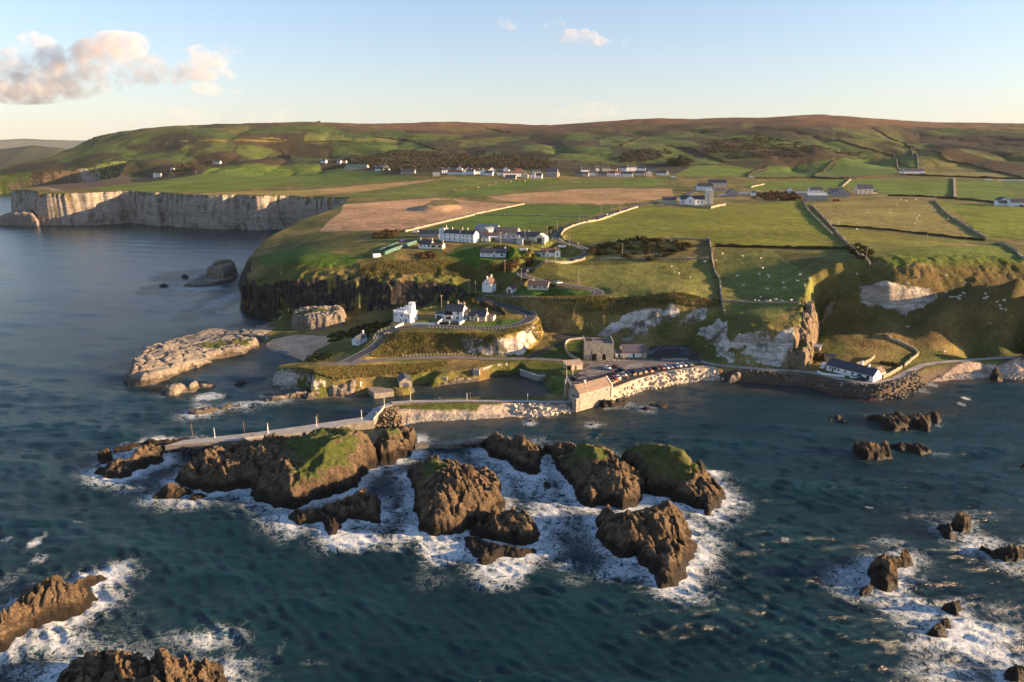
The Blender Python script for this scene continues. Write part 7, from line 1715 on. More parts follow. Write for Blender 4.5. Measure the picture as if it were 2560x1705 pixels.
POLES = [(1, 1068, 755), (1, 1132, 770), (1, 1420, 560), (1, 1580, 650), (1, 1822, 468), (1, 1915, 430), (1, 1378, 292), (1, 1616, 265), (1, 1687, 335), (1, 2050, 300), (1, 2140, 670), (1, 1932, 150), (1, 1833, 208), (1, 2148, 65), (1, 985, 255), (1, 800, 915),
         (7, 123, 800), (7, 622, 830), (7, 1475, 835), (7, 1810, 745), (7, 2148, 700), (7, 2018, 618), (7, 1932, 560), (7, 1860, 495), (7, 5, 570), (7, 62, 555), (7, 112, 540), (7, 1006, 260), (7, 1231, 240), (7, 1681, 235), (7, 1937, 255), (7, 2265, 225), (7, 583, 275), (7, 1110, 435), (7, 205, 512), (6, 285, 187), (6, 437, 235), (6, 175, 162), (6, 765, 375), (7, 2163, 375), (5, 1445, 512), (5, 1673, 512)]
PLAB = ['above the black cliff, left of the gable-on house', 'beside the gable-on house, right of its twin', 'on the bank below the slate bungalow', 'beside the upper hairpin of the road', 'on the verge left of the brown roofed bungalow', 'in front of the brown roofed bungalow', 'in the paddock below the farm sheds', 'in the farmyard by the blue roofed shed',
        'in the paddock left of the goalpost-like fence', 'beside the road bend right of the farm garage', 'in the field edge above the lower road loop', 'in the green field left of the road bend', 'right of the farm garage', 'farther up the road towards the church', 'in front of the long white house', 'behind the balcony house',
        'among the dark gorse patch', 'at the corner of two field walls', 'at the thorny field corner right of centre', 'in the pasture right of the thorny corner', 'at the lower right corner of the sheep field', 'on the wall halfway down the bright right field', 'on the wall at the top of the bright right field', 'at the lane corner above the sheep field',
        'beside the road, first below the church', 'beside the road, second below the church', 'beside the road, third below the church', 'high on the dark slope right of the village', 'on the slope above the green fields right of the village', 'above the long white cottage on the slope', 'on the pale slope right of the long white cottage', 'in the shaded slope at the far right',
        'in the shaded field behind the village wood', 'beside the right farm', 'at the stubble field corner left of the hall', 'on the far left hill, upper one', 'on the far left hill, lower one', 'on the far left hill, highest one', 'in the small green field by the wood', 'on the main road near the white roadside wall', 'in the far left green field, left one', 'in the far left green field, right one']
for i, (k, x, y) in enumerate(POLES):
    h = hit(*zc(k, x, y)); s_ = 1.0 if h[1] < 900 else 1.15
    r_ = empty('utility_pole', h, random.Random(i).uniform(-.6, .6)); r_.scale = (s_ * (1 if h[1] < 700 else 1.5),) * 2 + (s_,); tag(r_, 'wooden utility pole ' + PLAB[i], 'utility pole', 'utility poles across the fields')
    inst('pole', pole_me, (0, 0, 0), 0, r_)
    if i % 3 != 1:
        inst('crossarm', arm_me, (0, 0, 0), 0, r_)
        for q in (-.7, 0, .7): inst('insulator', ins_me, (q, 0, 0), 0, r_)
fp_me = MB().box(-.09, .09, -.09, .09, -.3, 1.15).mesh('post', simple_mat('fence_white', (.60, .54, .44), .85, .2))
def fence(name, label, line, off, n, hgt=1.0, rails=True, zoff=0):
    P, hw = line; d = np.gradient(P[:, :2], axis=0); d /= np.linalg.norm(d, axis=1)[:, None]; nr_ = np.stack([-d[:, 1], d[:, 0]], 1)
    Q = P[:, :2] + nr_ * off
    L_ = np.concatenate([[0], np.cumsum(np.linalg.norm(np.diff(Q, axis=0), axis=1))]); t = np.linspace(0, L_[-1], n)
    X = np.interp(t, L_, Q[:, 0]); Y = np.interp(t, L_, Q[:, 1]); Z = height(X, Y)
    root = empty(name, (X[0], Y[0], 0)); tag(root, label, 'fence')
    for i in range(n): inst('post', fp_me, (X[i] - X[0], Y[i] - Y[0], Z[i]), 0, root, (1, 1, hgt * (1.25 if i % 5 == 0 else 1)))
    if rails:
        for hz in (.5, .95):
            m = MB()
            for i in range(n - 1): m.tube((X[i] - X[0], Y[i] - Y[0], Z[i] + hz * hgt), (X[i + 1] - X[0], Y[i + 1] - Y[0], Z[i + 1] + hz * hgt), .03, .03, 4)
            m.obj('rail', TIMBER, root)
W = ROADS['winding'][0]
def seg(a, b_):
    pa = np.array(at(*a)); pb = np.array(at(*b_))
    i = np.argmin(np.hypot(W[:, 0] - pa[0], W[:, 1] - pa[1])); j = np.argmin(np.hypot(W[:, 0] - pb[0], W[:, 1] - pb[1]))
    return W[min(i, j):max(i, j) + 1]
fence('roadside_fence', 'white posted fence round the outer side of the promontory road bend', (seg((1078, 815, 13.6), (1318, 782, 15.4)), 3), -3.7, 42)
fence('roadside_fence', 'post and wire fence along the bank between the road loops', (seg((1244, 759, 16.7), (1436, 744, 23.8)), 3), -3.9, 40, .9)
fence('roadside_fence', 'short fence on the left of the descending road', (seg((953, 849, 10.3), (1000, 820, 12.8)), 3), 3.8, 10)
HL = ROADS['harbour'][0]
fence('roadside_fence', 'rough post fence above the harbour lane', (HL[(HL[:, 0] > -52) & (HL[:, 0] < -18)], 3), 3.2, 22, 1.1)
# white walls and gates in front of the promontory houses
zz = 13.5
for i, (a_, b_, h, lb) in enumerate([((455, 640), (820, 655), .9, 'low white wall in front of the castellated and balcony houses'), ((845, 655), (945, 580), 1.3, 'white wall running up to the balcony house garage'), ((1170, 660), (1300, 582), 1.2, 'white wall between the balcony house and the cream cottage'), ((222, 680), (345, 640), 1.0, 'stepped white wall at the road corner below the castellated house')]):
    p = A(14, *a_, zz); q = A(14, *b_, zz)
    wall_strip('white_wall', lb, [p, q], h, .35, W_WHITE, seed=20 + i, jit=.01, step=1.5)
p = Vector(A(14, 870, 655, zz)); q = Vector(A(14, 1170, 660, zz)); d = (q - p).normalized()
root = empty('driveway_gate', (*p, zz), math.atan2(d.y, d.x)); tag(root, 'dark sliding gate between white piers before the balcony house', 'gate'); LG = (q - p).length
MB().box(.3, LG * .48, -.05, .05, 0, 1.5).obj('gate_panel', DGREY, root); MB().box(LG * .54, LG - .3, -.05, .05, 0, 1.2).obj('gate_panel', simple_mat('gate_timber', (.14, .10, .085), .8, .2), root)
for x in (0, LG * .51, LG): MB().box(x - .3, x + .3, -.3, .3, -.5, 1.9).obj('pier', W_WHITE, root)
sheet('driveway', 'paved drive in front of the balcony house', [A(14, x, y, 13.7) for x, y in [(760, 610), (960, 600), (1230, 610), (1290, 585), (1170, 655), (870, 650), (780, 640)]], 13.75, WORN)

# ------------------------------------------------------------------ field walls and hedges
HEDGE = simple_mat('hedge', (.055, .045, .022), .95, .5, .5, .1, bump=.25)
WL = [('tall sunlit stone wall curving beside the road below the church', [(1, [(2140, 280), (2010, 248), (1972, 200), (2012, 142), (2150, 84), (2352, 42)]), (7, [(100, 565), (210, 530)])], 1.5, .7, DRYST),
      ('sunlit bank between the ploughed field and the green field', [(1, [(440, 158), (700, 92), (1080, 2)]), (6, [(1300, 745), (1620, 680)])], 1.2, 1.2, DRYST), ('thin wall dividing the green field above the farm', [(6, [(1260, 758), (1600, 765), (2090, 773)])], .9, .7, DRYST),
      ('left of two stone walls running down beside the church field', [(7, [(1130, 497), (1150, 540), (1220, 615), (1290, 682)])], 1.5, .7, DRYST), ('right of two stone walls running down beside the church field', [(7, [(1172, 517), (1300, 655), (1385, 745), (1440, 800), (1500, 855)])], 1.5, .9, DRYST),
      ('stone wall running down the middle between the two pastures', [(7, [(605, 705), (625, 830), (642, 900), (664, 933)]), (2, [(1970, 20), (2010, 180)])], 1.4, .8, DRYST), ('dark hedge bank along the bottom of the church field', [(7, [(640, 746), (900, 752), (1370, 760)])], 1.6, 2.0, HEDGE),
      ('stone wall above the gorse patch', [(7, [(270, 707), (430, 706), (600, 713)])], 1.2, .7, DRYST), ('low tumbled wall below the gorse patch', [(7, [(0, 822), (150, 818), (420, 818), (612, 817)])], 1.1, .7, DRYST), ('field bank across the sheep pasture', [(7, [(1280, 632), (1500, 648), (1700, 667), (2140, 716)])], 1.2, 1.0, HEDGE),
      ('stone wall down the left edge of the bright right field', [(7, [(1857, 492), (1930, 570), (2040, 640), (2142, 702)])], 1.3, .8, DRYST), ('stone wall curving over the right mound field', [(7, [(2180, 735), (2240, 740), (2300, 770), (2355, 825)])], 1.2, .8, DRYST), ('broad sunlit wall between two back fields on the right', [(7, [(1966, 372), (1968, 420), (1972, 478)])], 1.6, 3.0, DRYST),
      ('dark hedge along the lane above the sheep field', [(7, [(1600, 467), (1780, 470), (1960, 482), (2160, 500), (2355, 527)])], 1.8, 3.0, HEDGE), ('pale wall left of the small field above the long white cottage', [(7, [(1635, 240), (1650, 280), (1668, 322)])], 1.4, 2.0, DRYST), ('pale wall right of the long white cottage', [(7, [(1730, 200), (1765, 270), (1805, 352)])], 1.4, 2.0, DRYST),
      ('tumbled stone wall across the lower pasture', [(4, [(30, 288), (180, 296), (350, 302), (620, 312)])], 1.1, .8, DRYST), ('ruined wall winding above the shore enclosure', [(4, [(1285, 548), (1310, 580), (1370, 603), (1450, 640), (1535, 692), (1480, 745), (1425, 795)])], 1.1, .8, DRYST), ('dark hedge along the main road under the hill', [(7, [(870, 372), (1180, 368), (1380, 372), (1660, 352), (1990, 362), (2355, 374)])], 2.5, 5.0, HEDGE),
      ('hedge dividing the shaded back fields, left one', [(7, [(1185, 358), (1260, 305), (1330, 262)])], 2.0, 5.0, HEDGE), ('hedge dividing the shaded back fields, far left one', [(7, [(815, 360), (870, 325), (940, 300)])], 2.0, 6.0, HEDGE), ('white roadside wall at the far right', [(24, [(1870, 376), (2100, 378), (2340, 380)])], 1.4, 1.5, W_WHITE), ('short white roadside wall left of the far right lane', [(24, [(1630, 370), (1770, 375)])], 1.2, 1.5, W_WHITE),
      ('field bank above the cliff beside the lower pasture', [(2, [(880, 45), (1150, 45), (1500, 50), (1900, 42), (1960, 60)])], .9, 1.2, HEDGE), ('dark hedge behind the cream cottage along the road', [(14, [(1480, 370), (1600, 400), (1750, 450), (1880, 520)])], 2.2, 3.2, HEDGE), ('hedge bank along the inside of the upper road', [(1, [(1640, 560), (1680, 520), (1960, 462), (2200, 420)])], 1.2, 1.6, DRYST),
      ('wall beside the lane in the green fields behind the church', [(16, [(1390, 232), (1480, 205), (1585, 188)])], 1.4, 2.5, DRYST), ('sunlit wall climbing behind the half finished house', [(20, [(1310, 240), (1400, 170), (1500, 80)])], 1.5, 3.0, DRYST)]
for i, (lb, segs, h, t, mt) in enumerate(WL):
    pts = [p for k, s_ in segs for p in hits(k, s_)]
    far_ = np.mean([p[1] for p in pts]) > 800
    wall_strip('field_wall' if mt is not HEDGE else 'hedge', lb, pts, h, t, mt, 'wall' if mt is not HEDGE else 'hedge', None, 3.0 if not far_ else 8, .22, 40 + i)

HH = [(6, [(700, 190), (860, 235), (1030, 290)], 'hedge slanting down the hill above the village wood'), (6, [(0, 216), (180, 218), (350, 218)], 'hedge along the lower edge of the small lit hill field'), (6, [(520, 186), (650, 198), (760, 216)], 'hedge above the green hill field behind the wood'),
      (6, [(1350, 122), (1440, 140), (1530, 150)], 'short hedge high on the middle hill'), (6, [(300, 345), (360, 375), (420, 400)], 'hedge running down to the dark green barn'), (7, [(120, 190), (190, 165), (250, 140)], 'short dark hedge on the shaded slope right of the village'), (7, [(370, 186), (500, 202), (600, 240), (700, 282)], 'hedge curving down the shaded slope right of the village'),
      (7, [(1310, 156), (1450, 195), (1640, 246)], 'hedge down the rough slope above the green back fields'), (7, [(1510, 92), (1600, 140), (1740, 200)], 'hedge down the right hill to the pale slope'), (7, [(1760, 205), (1900, 246), (2100, 302), (2355, 370)], 'hedge along the upper edge of the pale right slope'),
      (5, [(2050, 342), (2100, 370), (2150, 402)], 'hedge on the bracken slope of the far left hill'), (5, [(1500, 268), (1800, 255), (2130, 282)], 'hedge under the tan field on the far left hill'), (6, [(1100, 215), (1290, 205), (1500, 195)], 'hedge between two green fields on the middle hill'), (6, [(740, 180), (900, 178), (1150, 172)], 'hedge under the heather on the middle hill')]
for i, (k, pts, lb) in enumerate(HH):
    wall_strip('hedge', lb, hits(k, pts), 2.6, 7.0, HEDGE, 'hedge', None, 12, .35, 90 + i)
# ------------------------------------------------------------------ cars
def loft(secs, close=True):
    mb = MB(); n = len(secs[0]); V = [v for s_ in secs for v in s_]; F = []
    for i in range(len(secs) - 1):
        for j in range(n): F.append((i * n + j, i * n + (j + 1) % n, (i + 1) * n + (j + 1) % n, (i + 1) * n + j))
    F += [tuple(range(n))[::-1], tuple(range((len(secs) - 1) * n, len(secs) * n))]
    return mb.add(V, F)
def ring(x, w, z0, z1, tw=.86):
    return [(x, -w * .94, z0), (x, -w, z0 + (z1 - z0) * .45), (x, -w * tw, z1), (x, w * tw, z1), (x, w, z0 + (z1 - z0) * .45), (x, w * .94, z0)]
body_me = loft([ring(-2.12, .72, .42, .78), ring(-2.0, .84, .28, .92), ring(-1.2, .88, .22, .98), ring(.7, .89, .22, .96), ring(1.5, .86, .24, .84), ring(2.02, .80, .28, .70), ring(2.14, .66, .40, .60)]).mesh('body', None, True)
cab_me = loft([ring(-1.75, .74, .92, .95, .98), ring(-1.25, .76, .92, 1.42, .84), ring(.15, .76, .92, 1.46, .84), ring(.95, .74, .9, .95, .98)]).mesh('windows', GLASS)
roof_me = loft([ring(-1.2, .63, 1.40, 1.46), ring(-.5, .66, 1.44, 1.52), ring(.15, .64, 1.44, 1.49)]).mesh('roof', None)
wheel_me = MB().tube((0, -.11, 0), (0, .11, 0), .32, .32, 12).mesh('wheel', simple_mat('tyre', (.02, .02, .02), .9, .2)); hub_me = MB().tube((0, -.125, 0), (0, .125, 0), .19, .19, 8).mesh('rim', TINL)
light_me = MB().box(-.04, .04, -.16, .16, -.07, .07).mesh('headlight', simple_mat('lamp_glass', (.8, .8, .78), .2, .05, 1, .6)); tail_me = MB().box(-.04, .04, -.12, .12, -.09, .09).mesh('tail_light', simple_mat('tail_red', (.35, .02, .02), .3, .05))
vbody_me = loft([ring(-2.5, .9, .35, 2.1, .92), ring(-2.3, .95, .28, 2.25, .9), ring(.9, .95, .28, 2.25, .9), ring(1.7, .94, .28, 1.25, .95), ring(2.4, .9, .3, 1.0, .95), ring(2.5, .8, .4, .8)]).mesh('body', None)
vcab_me = loft([ring(.2, .955, 1.25, 1.85, .97), ring(1.0, .955, 1.25, 1.95, .95), ring(1.72, .9, 1.2, 1.27, 1)]).mesh('windows', GLASS)
def car_paint(name, c): 
    m = simple_mat(name, c, .5, .05, 1, .35); return m
CP = {'white': car_paint('car_white', (.72, .72, .72)), 'black': car_paint('car_black', (.012, .012, .014)), 'red': car_paint('car_red', (.36, .03, .022)), 'silver': car_paint('car_silver', (.42, .44, .46)), 'grey': car_paint('car_grey', (.13, .14, .16)),
      'blue': car_paint('car_blue', (.03, .10, .28)), 'navy': car_paint('car_navy', (.02, .03, .065)), 'ice': car_paint('car_ice_blue', (.35, .45, .55)), 'green': car_paint('car_green', (.015, .03, .03)), 'maroon': car_paint('car_maroon', (.16, .02, .02))}
def car(label, x, y, z, rz, col, van=False):
    root = empty('van' if van else 'car', (x, y, z), rz); tag(root, label, 'van' if van else 'car', 'parked cars')
    b_ = inst('body', vbody_me if van else body_me, (0, 0, 0), 0, root)
    if not len(b_.data.materials): b_.data.materials.append(CP['white'])
    b_.material_slots[0].link = 'OBJECT'; b_.material_slots[0].material = CP[col]
    inst('windows', vcab_me if van else cab_me, (0, 0, 0), 0, root)
    if not van:
        r_ = inst('roof', roof_me, (0, 0, 0), 0, root)
        if not len(r_.data.materials): r_.data.materials.append(CP['white'])
        r_.material_slots[0].link = 'OBJECT'; r_.material_slots[0].material = CP[col]
    for sx in (-1.3, 1.32):
        for sy in (-.8, .8):
            w = inst('wheel', wheel_me, (sx * (1.15 if van else 1), sy, .32), 0, root); inst('rim', hub_me, (0, 0, 0), 0, w)
    xl = 2.46 if van else 2.06
    for sy in (-.6, .6): inst('headlight', light_me, (xl, sy, .62 if not van else .8), 0, root); inst('tail_light', tail_me, (-xl - .02, sy, .74), 0, root)
    return root
rowdir = Vector(A(13, 2010, 545, 4.6)) - Vector(A(13, 420, 905, 4.6)); RA = math.atan2(rowdir.y, rowdir.x) - math.pi / 2
CARS = [(405, 905, 'silver', 'silver car nearest the tearoom chimney'), (600, 868, 'ice', 'pale blue car just behind the tearoom roof'), (650, 850, 'silver', 'silver car, second behind the tearoom roof'), (700, 838, 'grey', 'grey car, third behind the tearoom roof'), (745, 812, 'ice', 'light blue car, fourth behind the tearoom roof'), (785, 797, 'silver', 'silver car, last behind the tearoom roof'),
        (845, 770, 'black', 'large black car in the middle of the seaside row'), (912, 752, 'red', 'red car between the black car and a white car'), (955, 735, 'white', 'white car right of the red car'), (1000, 712, 'grey', 'mid grey car left of a silver car'), (1050, 697, 'silver', 'silver car with golden light on its bonnet'), (1120, 685, 'navy', 'dark navy car left of the timber benches'),
        (1195, 660, 'black', 'black car behind the first timber bench'), (1262, 650, 'navy', 'dark blue car behind the second timber bench'), (1345, 640, 'grey', 'charcoal car behind the third timber bench'), (1425, 628, 'maroon', 'dark red car behind the fourth timber bench'), (1525, 604, 'green', 'very dark green car left of the bright red car'), (1603, 597, 'red', 'bright red car in the seaside row'),
        (1672, 592, 'ice', 'ice blue car right of the bright red car'), (1728, 582, 'grey', 'grey car squeezed between ice blue and blue cars'), (1795, 572, 'blue', 'strong blue car in the seaside row'), (1855, 566, 'white', 'white car right of the strong blue car'), (1925, 557, 'silver', 'silver car second from the right end'), (2010, 550, 'grey', 'dark grey car at the right end of the row')]
for i, (x, y, c, lb) in enumerate(CARS):
    p = A(13, x, y, 4.6); car(lb, p[0], p[1], 4.575, RA + (0 if i % 4 else math.pi) + random.Random(i).uniform(-.05, .05), c)
for x, y, z, k, ang, c, lb in [(815, 600, 4.58, 13, -60, 'white', 'white car parked alone by the forecourt edge'), (940, 585, 4.58, 13, -48, 'maroon', 'dark red car parked beside the lone white car'), (1020, 630, 4.58, 13, -30, 'black', 'black car crossing behind the seaside row'), (320, 760, 4.58, 13, -14, 'black', 'black car side-on at the harbour end of the car park'),
                               (2050, 398, 4.95, 13, -150, 'black', 'black car in the upper car park, left one'), (2115, 388, 4.95, 13, -150, 'maroon', 'dark red car in the upper car park corner'), (1190, 213, 11.45, 3, 233, 'black', 'black car driving down the winding road'), (985, 720, 4.75, 19, 0, 'white', 'white car parked before the shore cottage')][:8]:
    p = A(k, x, y, z); car(lb, p[0], p[1], z, R(ang) if k != 19 else rz_c if False else R(ang), c)
for x, y, c, lb, ang in [(1150, 760, 'black', 'black car parked at the shore cottage gable', -14)]:
    p = A(19, x, y, 4.78); car(lb, p[0], p[1], 4.8, R(ang), c)
p = A(19, 320, 505, 4.9); car('white van beside the left end of the shore cottage', p[0], p[1], 4.9, R(230), 'white', True)
p = A(1, 1950, 700, 24.6); car('white car at the right end of the cream bungalow', p[0], p[1], ht(*p) + .05, R(20), 'white')
for k, x, y, c, lb in [(7, 45, 571, 'white', 'white car driving up the road to the church'), (7, 97, 553, 'red', 'red car higher up the road to the church')]:
    i = np.argmin(np.hypot(W[:, 0] - at(*zc(k, x, y), 46)[0], W[:, 1] - at(*zc(k, x, y), 46)[1])); dd_ = W[min(i + 1, len(W) - 1)] - W[i - 1]
    car(lb, W[i, 0], W[i, 1], W[i, 2] + .08, math.atan2(dd_[1], dd_[0]), c)
# ------------------------------------------------------------------ people
def person_mesh():
    sk = [(0, 0, .92), (0, 0, 1.15), (0, 0, 1.38), (0, 0, 1.50), (0, -.01, 1.60), (0, -.01, 1.70), (.10, 0, .88), (.11, -.06, .48), (.11, .02, .07), (.11, -.16, .04), (-.10, 0, .88), (-.12, .08, .48), (-.12, .16, .08), (-.12, .0, .04),
          (.18, 0, 1.36), (.25, .03, 1.10), (.25, -.12, .88), (.25, -.2, .82), (-.18, 0, 1.36), (-.25, .03, 1.10), (-.25, -.08, .86), (-.25, -.15, .79)]
    ed = [(0, 1), (1, 2), (2, 3), (3, 4), (4, 5), (0, 6), (6, 7), (7, 8), (8, 9), (0, 10), (10, 11), (11, 12), (12, 13), (2, 14), (14, 15), (15, 16), (16, 17), (2, 18), (18, 19), (19, 20), (20, 21)]
    rd = [.14, .15, .15, .06, .10, .085, .10, .075, .055, .045, .10, .075, .055, .045, .075, .055, .04, .03, .075, .055, .04, .03]
    me = bpy.data.meshes.new('person'); me.from_pydata(sk, ed, []); o = bpy.data.objects.new('tmp', me); COL.objects.link(o)
    m = o.modifiers.new('s', 'SKIN'); m.use_smooth_shade = True
    for i, r_ in enumerate(rd): me.skin_vertices[0].data[i].radius = (r_, r_ * .8)
    me.skin_vertices[0].data[0].use_root = True
    o.modifiers.new('b', 'SUBSURF').levels = 1
    dg = bpy.context.evaluated_depsgraph_get(); ev = o.evaluated_get(dg); out = bpy.data.meshes.new_from_object(ev)
    bpy.data.objects.remove(o); out.name = 'person'
    for _ in range(4): out.materials.append(None)
    for f in out.polygons:
        c = f.center; f.material_index = 3 if c.z > 1.64 or (c.z > 1.56 and c.y > .02) else 0 if c.z > 1.47 or (abs(c.x) > .2 and c.z < .92) else 1 if c.z > .9 else 2
    return out
PME = person_mesh()
SKIN = simple_mat('skin', (.42, .26, .18), .7, .1); HAIR = simple_mat('hair', (.05, .035, .025), .8, .2)
CL = {'red': simple_mat('red_jacket', (.5, .03, .03), .8, .1), 'white': simple_mat('white_jacket', (.65, .64, .6), .8, .1), 'dark': simple_mat('dark_jacket', (.025, .027, .035), .85, .2), 'blue': simple_mat('blue_jacket', (.05, .10, .3), .8, .1), 'jeans': simple_mat('jeans', (.04, .055, .10), .9, .2)}
for k, x, y, z, c, lb in [(13, 515, 705, 4.58, 'red', 'person in a red jacket standing in the car park'), (13, 425, 705, 4.58, 'white', 'person in a pale jacket left of the red jacket'), (13, 722, 722, 4.58, 'dark', 'person in dark clothes, left of a pair in the car park'), (13, 748, 722, 4.58, 'dark', 'person in dark clothes, right of a pair in the car park'), (13, 615, 800, 4.58, 'white', 'person in light clothes walking between parked rows'),
                          (13, 895, 668, 4.58, 'red', 'person in dark red beside the parked cars'), (3, 1100, 1012, 3.0, 'white', 'person in white walking up the bend of the pier'), (3, 105, 1225, 3.02, 'dark', 'person in dark clothes on the outer pier'), (3, 1712, 872, 3.05, 'dark', 'left of two people on the quay'), (3, 1724, 872, 3.05, 'blue', 'right of two people on the quay'),
                          (12, 1552, 1470, 3.02, 'dark', 'person in black on the narrow pier, farther left'), (12, 1830, 1472, 3.02, 'blue', 'person in blue by the pier wall'), (3, 293, 305, 1.2, 'dark', 'left walker on the sandy beach'), (3, 348, 306, 1.2, 'dark', 'right walker on the sandy beach'), (3, 66, 325, .6, 'dark', 'person crouching at the water edge of the beach'),
                          (13, 2150, 500, 4.6, 'blue', 'person at the track end of the car park')]:
    p = A(k, x, y, z)
    if z < 2: z = ht(*p)
    o = inst('person', PME, (p[0], p[1], z), random.Random(x).uniform(0, 6.28)); tag(o, lb, 'person', 'people at the harbour')
    for i, m in enumerate((SKIN, CL[c], CL['jeans'], HAIR)): o.material_slots[i].link = 'OBJECT'; o.material_slots[i].material = m
# ------------------------------------------------------------------ benches, bin, bales, small things
OAK = simple_mat('oak', (.42, .29, .15), .8, .25)
def bench(label, x, y, z, rz):
    root = empty('bench', (x, y, z), rz); tag(root, label, 'bench', 'timber benches facing the sea')
    MB().box(-.9, .9, -.25, .25, .42, .5).obj('seat', OAK, root); MB().box(-.9, .9, .2, .3, .5, 1.0).obj('backrest', OAK, root)
    for sx in (-.75, .75): MB().box(sx - .06, sx + .06, -.25, .3, 0, .42).obj('leg', OAK, root)
BL = ['first timber bench from the left of the parapet row', 'second timber bench of the parapet row', 'third timber bench of the parapet row', 'first timber bench of the right hand row', 'second timber bench of the right hand row', 'third timber bench of the right hand row', 'fourth timber bench of the right hand row']
for i, (x, y) in enumerate([(905, 830), (945, 808), (1000, 782), (1225, 705), (1308, 693), (1392, 675), (1480, 660)]):
    p = A(13, x, y, 4.55); bench(BL[i], p[0], p[1], 4.57, RA + math.pi / 2 - .0)
p = A(13, 1118, 738, 4.5); o = MB().box(-.4, .4, -.4, .4, 0, 1.3).box(-.45, .45, -.45, .45, 1.3, 1.4).obj('litter_bin', OAK); o.location = (*p, 4.57); tag(o, 'square timber litter bin between the two rows of benches', 'bin')
BALE_G = simple_mat('bale_green', (.10, .20, .17), .5, .35, .6, .4); BALE_P = simple_mat('bale_purple', (.42, .30, .55), .5, .2, .6, .4)
bale_me = MB().tube((-.62, 0, .6), (.62, 0, .6), .62, .62, 12).mesh('bale', BALE_G); balep_me = MB().tube((-.62, 0, .6), (.62, 0, .6), .62, .62, 12).mesh('bale', BALE_P)
def bale_row(k, a, b_, n, label, stack=1, me=bale_me):
    P = hit(*zc(k, *a)); Q = hit(*zc(k, *b_))
    d = math.atan2(Q[1] - P[1], Q[0] - P[0])
    for i in range(n):
        t = i / max(1, n - 1); x, y = P[0] + (Q[0] - P[0]) * t, P[1] + (Q[1] - P[1]) * t; z = ht(x, y)
        for s_ in range(stack):
            o = inst('silage_bale', me, (x, y, z - .05 + s_ * 1.12), d + math.pi / 2); tag(o, label[s_] if isinstance(label, (list, tuple)) else label, 'bale', 'silage bales in the stack yard')
bale_row(23, (500, 905), (1400, 575), 26, ('green wrapped silage bale in the bottom layer of the long front row', 'green wrapped silage bale in the top layer of the long front row'), 2)
bale_row(23, (340, 800), (850, 570), 13, 'green wrapped silage bale in the short back row')
bale_row(23, (380, 760), (700, 640), 8, 'green wrapped silage bale behind the short back row')
bale_row(23, (970, 520), (1050, 500), 3, 'lilac wrapped bale in the small heap by the farm', 1, balep_me); bale_row(23, (440, 735), (450, 730), 1, 'single lilac bale in the back row', 1, balep_me)
h = hit(*zc(23, 260, 960)); o = MB().box(-2.4, 2.4, -1.4, 1.4, -.3, 1.9).obj('white_tank', W_WHITE); o.location = h; o.rotation_euler = (0, 0, R(20)); tag(o, 'white wrapped stack at the near end of the bale rows', 'bale stack')
for i, (k, x, y, lb, c) in enumerate([(22, 980, 810, 'white trailer in the dark yard between the bungalows', W_WHITE), (22, 1840, 740, 'white garden table block behind the road bungalow', W_WHITE), (23, 1390, 275, 'white parked trailer by the stone shed', W_WHITE), (16, 965, 360, 'white van behind the scaffolded tower', W_WHITE), (18, 2080, 330, 'white lorry at the right end of the village', W_WHITE), (16, 250, 85, 'white coach on the main road', W_WHITE), (20, 1170, 580, 'red tractor implement in the right farm', CP['red']), (7, 840, 366, 'white horsebox on the main road', W_WHITE)]):
    h = hit(*zc(k, x, y)); far_ = h[1] > 700
    root = empty('trailer', (h[0], h[1], h[2] + .1), R(-8)); tag(root, lb, 'vehicle'); l_ = 2.2 if not far_ else 3.4
    MB().box(-l_, l_, -1, 1, .5, 2.6 if far_ else 1.7).prism([(l_, .5), (l_ + .8, .5), (l_ + .6, 1.5), (l_, 2.0)], -.9, .9, 'y').obj('body', c, root)
    for sx in (-.6, .6):
        for sy in (-.9, .9): inst('wheel', wheel_me, (sx * l_, sy, .35), 0, root)
# ------------------------------------------------------------------ sheep
bm = bmesh.new(); bmesh.ops.create_icosphere(bm, subdivisions=2, radius=1.0)
for v in bm.verts: v.co = Vector((v.co.x * .58, v.co.y * .29, v.co.z * .30 + .62)) * (1 + .04 * math.sin(v.co.x * 19 + v.co.z * 23))
for (x, y) in ((-.36, -.14), (-.36, .14), (.36, -.14), (.36, .14)): bmesh.ops.create_cone(bm, segments=6, radius1=.045, radius2=.07, depth=.5, cap_ends=True, matrix=Matrix.Translation((x, y, .25)))
r_ = bmesh.ops.create_icosphere(bm, subdivisions=1, radius=1.0)
for v in r_['verts']: v.co = Vector((v.co.x * .19 + .68, v.co.y * .11, v.co.z * .13 + .72 - .3 * max(0, v.co.x * .19)))
r_ = bmesh.ops.create_cone(bm, segments=6, radius1=.16, radius2=.10, depth=.3, cap_ends=True, matrix=Matrix.Translation((.54, 0, .72)) @ Matrix.Rotation(R(75), 4, 'Y'))
sheep_me = bpy.data.meshes.new('sheep'); bm.to_mesh(sheep_me); bm.free(); sheep_me.materials.append(simple_mat('wool', (.66, .60, .50), .95, .12, 3))
